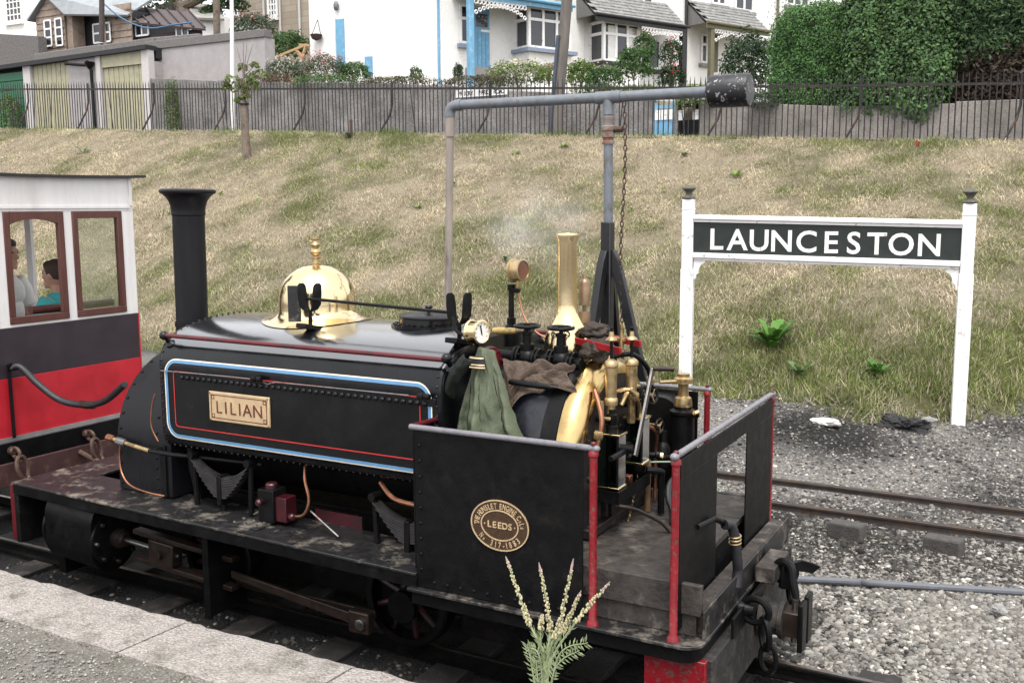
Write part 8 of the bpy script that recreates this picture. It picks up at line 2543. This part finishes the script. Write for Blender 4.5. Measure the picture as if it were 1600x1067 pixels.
# weeds: each a rosette of broad leaves
def weed(px, py, w_px, col, label, nl=22, upright=0.5, name='weed'):
    w_px, col = w_px * 1.25, np.array(col) * 1.3
    b = onbank(px, py)
    k = (b - CAM).dot(CR[2]) / FPX
    r_ = w_px * k / 2
    vv, ff, cs = [], [], []
    for i in range(nl):
        a = random.uniform(0, 6.283)
        L = r_ * random.uniform(0.6, 1.1)
        up = random.uniform(0.6, 1.6) * upright
        w_ = L * random.uniform(0.12, 0.22)
        d = V(math.cos(a), math.sin(a), 0)
        s_ = V(-d.y, d.x, 0)
        c = np.array(col) * random.uniform(0.65, 1.3)
        pr = []
        for t, wd_ in ((0.05, 0.15), (0.35, 0.8), (0.65, 1.0), (0.88, 0.55), (1.0, 0.04)):
            p = b + d * (L * t) + V(0, 0, L * up * (1.6 * t - 0.9 * t * t) * 1.3 + 0.01)
            pr += [p - s_ * w_ * wd_, p + s_ * w_ * wd_]
        o_ = len(vv)
        vv += [tuple(p - b) for p in pr]
        ff += [(o_ + 2 * j, o_ + 2 * j + 1, o_ + 2 * j + 3, o_ + 2 * j + 2) for j in range(4)]
        cs += [c] * 10
    o = npmesh(name, np.array(vv), np.array(ff), mleaf, np.array(cs))
    o.location = b
    return tag(o, label, 'weed', 'weeds on the bank')
weed(1207, 548, 62, (0.075, 0.17, 0.03), 'large bright green dock plant on the bank below the sign board', 40, 0.9)
weed(1372, 588, 44, (0.08, 0.18, 0.035), 'bright green dock plant near the right sign post', 26, 0.6)
weed(1250, 592, 40, (0.09, 0.15, 0.06), 'pale green leafy weed below the large dock plant', 24, 0.7)
weed(880, 232, 22, (0.13, 0.20, 0.05), 'leafy weed near the top of the bank left of the crane post', 14)
weed(804, 243, 22, (0.13, 0.20, 0.05), 'leafy weed near the top of the bank under the crane arm', 12)
weed(1150, 277, 24, (0.13, 0.21, 0.04), 'yellow-green weed on the bank above the left sign post', 12)
weed(1035, 302, 12, (0.16, 0.24, 0.04), 'small bright weed left of the sign finial', 6)
weed(652, 326, 18, (0.11, 0.18, 0.04), 'small weed on the bank left of the drop pipe', 12)
weed(713, 290, 14, (0.12, 0.2, 0.04), 'small weed on the bank beside the drop pipe', 8)
weed(530, 240, 14, (0.12, 0.2, 0.04), 'small weed on the bank below the rusty stub', 8)
weed(130, 240, 22, (0.10, 0.17, 0.04), 'leafy weed on the bank above the carriage roof', 14)
weed(985, 330, 14, (0.12, 0.2, 0.04), 'small weed on the bank behind the crane chain', 8)
weed(740, 460, 20, (0.14, 0.2, 0.06), 'pale weed on the bank behind the forked tool rest', 10)
weed(1070, 245, 18, (0.07, 0.13, 0.04), 'dark green weed on the bank below the black gate', 14)
weed(345, 305, 16, (0.12, 0.2, 0.04), 'small weed on the bank above the chimney', 8)
weed(400, 317, 16, (0.12, 0.2, 0.04), 'small weed on the bank right of the chimney', 8)
weed(790, 410, 22, (0.10, 0.17, 0.05), 'leafy weed on the bank left of the pressure gauge', 12)
# weeds at the foot of the railings
n = 9000
wx = RNG.uniform(-31, 1.5, n)
wy = 14.55 + np.abs(RNG.normal(0, 0.16, n))
pat = fbm(wx, wx * 0 + 2, 0.6, 81, 3)
kk = RNG.random(n) < np.clip(0.35 + 1.3 * pat, 0.03, 1)
wx, wy, pat = wx[kk], wy[kk], pat[kk]
mixr = RNG.random((len(wx), 1))
cs = (np.array([0.075, 0.13, 0.025]) * mixr + np.array([0.19, 0.24, 0.06]) * (1 - mixr)) * RNG.uniform(0.6, 1.2, (len(wx), 1))
o = grass('verge_weeds', wx, wy, RNG.uniform(0.08, 0.30, len(wx)) * (0.6 + np.clip(pat, 0, 1)), RNG.uniform(0.012, 0.03, len(wx)), 0.5, cs, mgrass)
tag(o, 'green weeds and grass along the foot of the railings', 'grass', kind='stuff')
# grass sprouts on the platform
n = 2600
sx = RNG.uniform(-6.0, -2.6, n)
sy = PE - CW - 0.02 - np.abs(RNG.normal(0, 0.12, n)) - 0.2 * (RNG.random(n) < 0.5)
kk = fbm(sx, sy, 2.2, 91, 3) > 0.12
sx, sy = sx[kk], sy[kk]
_H = H
H = lambda x, y: np.zeros_like(np.asarray(x, float)) + PZ - 0.012
cs = np.array([0.12, 0.14, 0.05]) * RNG.uniform(0.6, 1.4, (len(sx), 1))
o = grass('platform_grass', sx, sy, RNG.uniform(0.012, 0.035, len(sx)), RNG.uniform(0.003, 0.006, len(sx)), 0.9, cs, mgrass)
tag(o, 'sparse low grass sprouting behind the platform coping', 'grass', kind='stuff')
H = _H

# ------------------------------------------------------------------ flowering weed in the foreground
fp_y = -1.62
fw = thing('flowering_weed', 'tall pale green weed with five seed spikes in front of the cab', 'plant', (A(848, 1067, 'y', fp_y).x, fp_y, PZ - 0.02))
base = V(A(850, 1067, 'y', fp_y).x, fp_y, PZ - 0.02)
mstem = pm('pale_stem', (0.25, 0.29, 0.16), 0.7, var=0.2, scale=30)
LV, LF, LC = [], [], []
def leaf(p, d, L, w, col, up=V(0, 0, 1)):
    s_ = d.cross(V(0.2, -1, 0.1)).normalized() * w
    o_ = len(LV)
    LV.extend([tuple(p), tuple(p + d * L * 0.5 + s_), tuple(p + d * L), tuple(p + d * L * 0.5 - s_)])
    LF.append((o_, o_ + 1, o_ + 2, o_ + 3))
    LC.extend([col] * 4)
spikes = [((851, 1040), (822, 960), (790, 868), 0.42, 0.92), ((853, 1040), (862, 975), (842, 878), 0.45, 1.0), ((855, 1035), (875, 970), (896, 872), 0.30, 1.0), ((857, 1040), (885, 980), (908, 922), 0.45, 1.0), ((858, 1045), (900, 975), (953, 908), 0.55, 1.0), ((850, 1035), (846, 1000), (847, 958), 0.7, 1.0)]
mseed = pm('seed_heads', (0.46, 0.41, 0.25), 0.85, var=0.3, scale=60)
mtip = pm('purplish_tip', (0.34, 0.24, 0.24), 0.8, var=0.2)
for (p0, p1, p2, s0, s1) in spikes:
    yy = fp_y + random.uniform(-0.05, 0.05)
    pts = spline([base, A(*p0, 'y', fp_y), A(p1[0] + random.uniform(-5, 5), p1[1], 'y', yy), A(*p2, 'y', yy)], 14)
    sm_ = P(MB().tube(pts, [0.006, 0.0045, 0.0035, 0.0015], 6), 'stem', mstem, fw)
    m = MB()
    L = len(pts)
    i0 = int((0.34 + 0.66 * s0) * (L - 1))
    for i in range(i0, L - 1):
        f = (i - i0) / max(1, L - 1 - i0)
        for k in range(7):
            p = pts[i].lerp(pts[i + 1], random.random())
            a = random.uniform(0, 6.283)
            r_ = 0.0092 * (1 - 0.6 * f)
            off_ = V(math.cos(a), math.sin(a), random.uniform(-0.3, 0.3)) * r_
            if f < 0.85:
                q_ = r_ * random.uniform(0.38, 0.62)
                m.ell(p + off_, (q_, q_, q_ * 1.2), 6, 4)
    P(m, 'seed_spike', mseed, sm_)
    P(MB().tube([pts[-5], pts[-3], pts[-1]], [0.004, 0.0045, 0.001], 6), 'spike_tip', mtip, sm_)
    for i in range(int(0.34 * L), max(i0, int(0.5 * L))):
        for k in range(2):
            d = ((pts[i + 1] - pts[i]).normalized() + V(random.uniform(-1, 1), random.uniform(-0.8, 0.8), random.uniform(-0.1, 0.5))).normalized()
            leaf(pts[i], d, random.uniform(0.02, 0.042), 0.0022, np.array([0.25, 0.31, 0.16]) * random.uniform(0.7, 1.2))
for (p1, p2) in (((845, 1035), (826, 1010)), ((870, 1030), (918, 1003)), ((840, 1060), (838, 1030)), ((865, 1050), (905, 1015)), ((835, 1065), (824, 1005))):
    pts = spline([base, A(*p1, 'y', fp_y - 0.02), A(*p2, 'y', fp_y - 0.03)], 10)
    P(MB().tube(pts, [0.004, 0.003, 0.0015], 5), 'stem', mstem, fw)
    for i in range(4, len(pts) - 1):
        for sgn in (-1, 1):
            d = (pts[i + 1] - pts[i]).normalized()
            n_ = d.cross(V(0, 1, 0)).normalized() * sgn
            leaf(pts[i], (d * 0.7 + n_ + V(0, random.uniform(-0.4, 0.4), 0)).normalized(), random.uniform(0.022, 0.036), 0.003, np.array([0.26, 0.32, 0.17]) * random.uniform(0.75, 1.2))
for k in range(55):
    p = base.lerp(A(852 + random.uniform(-16, 16), 1040, 'y', fp_y), random.uniform(0.3, 1.15)) + V(random.uniform(-0.02, 0.02), random.uniform(-0.03, 0.03), 0)
    leaf(p, V(random.uniform(-1, 1), random.uniform(-0.7, 0.7), random.uniform(0.1, 1.2)).normalized(), random.uniform(0.03, 0.055), 0.0032, np.array([0.25, 0.31, 0.17]) * random.uniform(0.7, 1.25))
o = npmesh('leaves', np.array(LV) - np.array(ORG[fw.name]), np.array(LF), mleaf, np.array(LC))
o['kind'] = 'stuff'
o.parent = fw

# ------------------------------------------------------------------ wisp of steam above the safety valve
msteam = bpy.data.materials.new('steam')
msteam.use_nodes = True
t_ = msteam.node_tree
t_.nodes.remove(t_.nodes['Principled BSDF'])
pv = t_.nodes.new('ShaderNodeVolumePrincipled')
pv.inputs['Color'].default_value = (0.95, 0.95, 0.96, 1)
nz = t_.nodes.new('ShaderNodeTexNoise'); nz.inputs['Scale'].default_value = 5.5; nz.inputs['Detail'].default_value = 3
tc_ = t_.nodes.new('ShaderNodeTexCoord')
t_.links.new(tc_.outputs['Object'], nz.inputs['Vector'])
ln = t_.nodes.new('ShaderNodeVectorMath'); ln.operation = 'LENGTH'
mpn = t_.nodes.new('ShaderNodeMapping'); mpn.inputs['Scale'].default_value = (1 / 0.42, 1 / 0.16, 1 / 0.26)
t_.links.new(tc_.outputs['Object'], mpn.inputs['Vector']); t_.links.new(mpn.outputs[0], ln.inputs[0])
fall = t_.nodes.new('ShaderNodeMapRange'); fall.inputs['From Min'].default_value = 1.0; fall.inputs['From Max'].default_value = 0.2
t_.links.new(ln.outputs['Value'], fall.inputs['Value'])
nr_ = t_.nodes.new('ShaderNodeMapRange'); nr_.inputs['From Min'].default_value = 0.42; nr_.inputs['From Max'].default_value = 0.72; nr_.inputs['To Max'].default_value = 3.2
t_.links.new(nz.outputs['Fac'], nr_.inputs['Value'])
mu = t_.nodes.new('ShaderNodeMath'); mu.operation = 'MULTIPLY'
t_.links.new(nr_.outputs[0], mu.inputs[0]); t_.links.new(fall.outputs[0], mu.inputs[1])
t_.links.new(mu.outputs[0], pv.inputs['Density'])
t_.links.new(pv.outputs[0], t_.nodes['Material Output'].inputs['Volume'])
b = A(825, 345, 'y', 0.0)
m = MB().ell((0, 0, 0), (0.42, 0.16, 0.26), 16, 10)
o = P(m, 'steam', None)
o.data.materials.append(msteam)
o.location = b
tag(o, 'faint wisp of white steam drifting left of the brass safety valve', 'steam', kind='stuff')
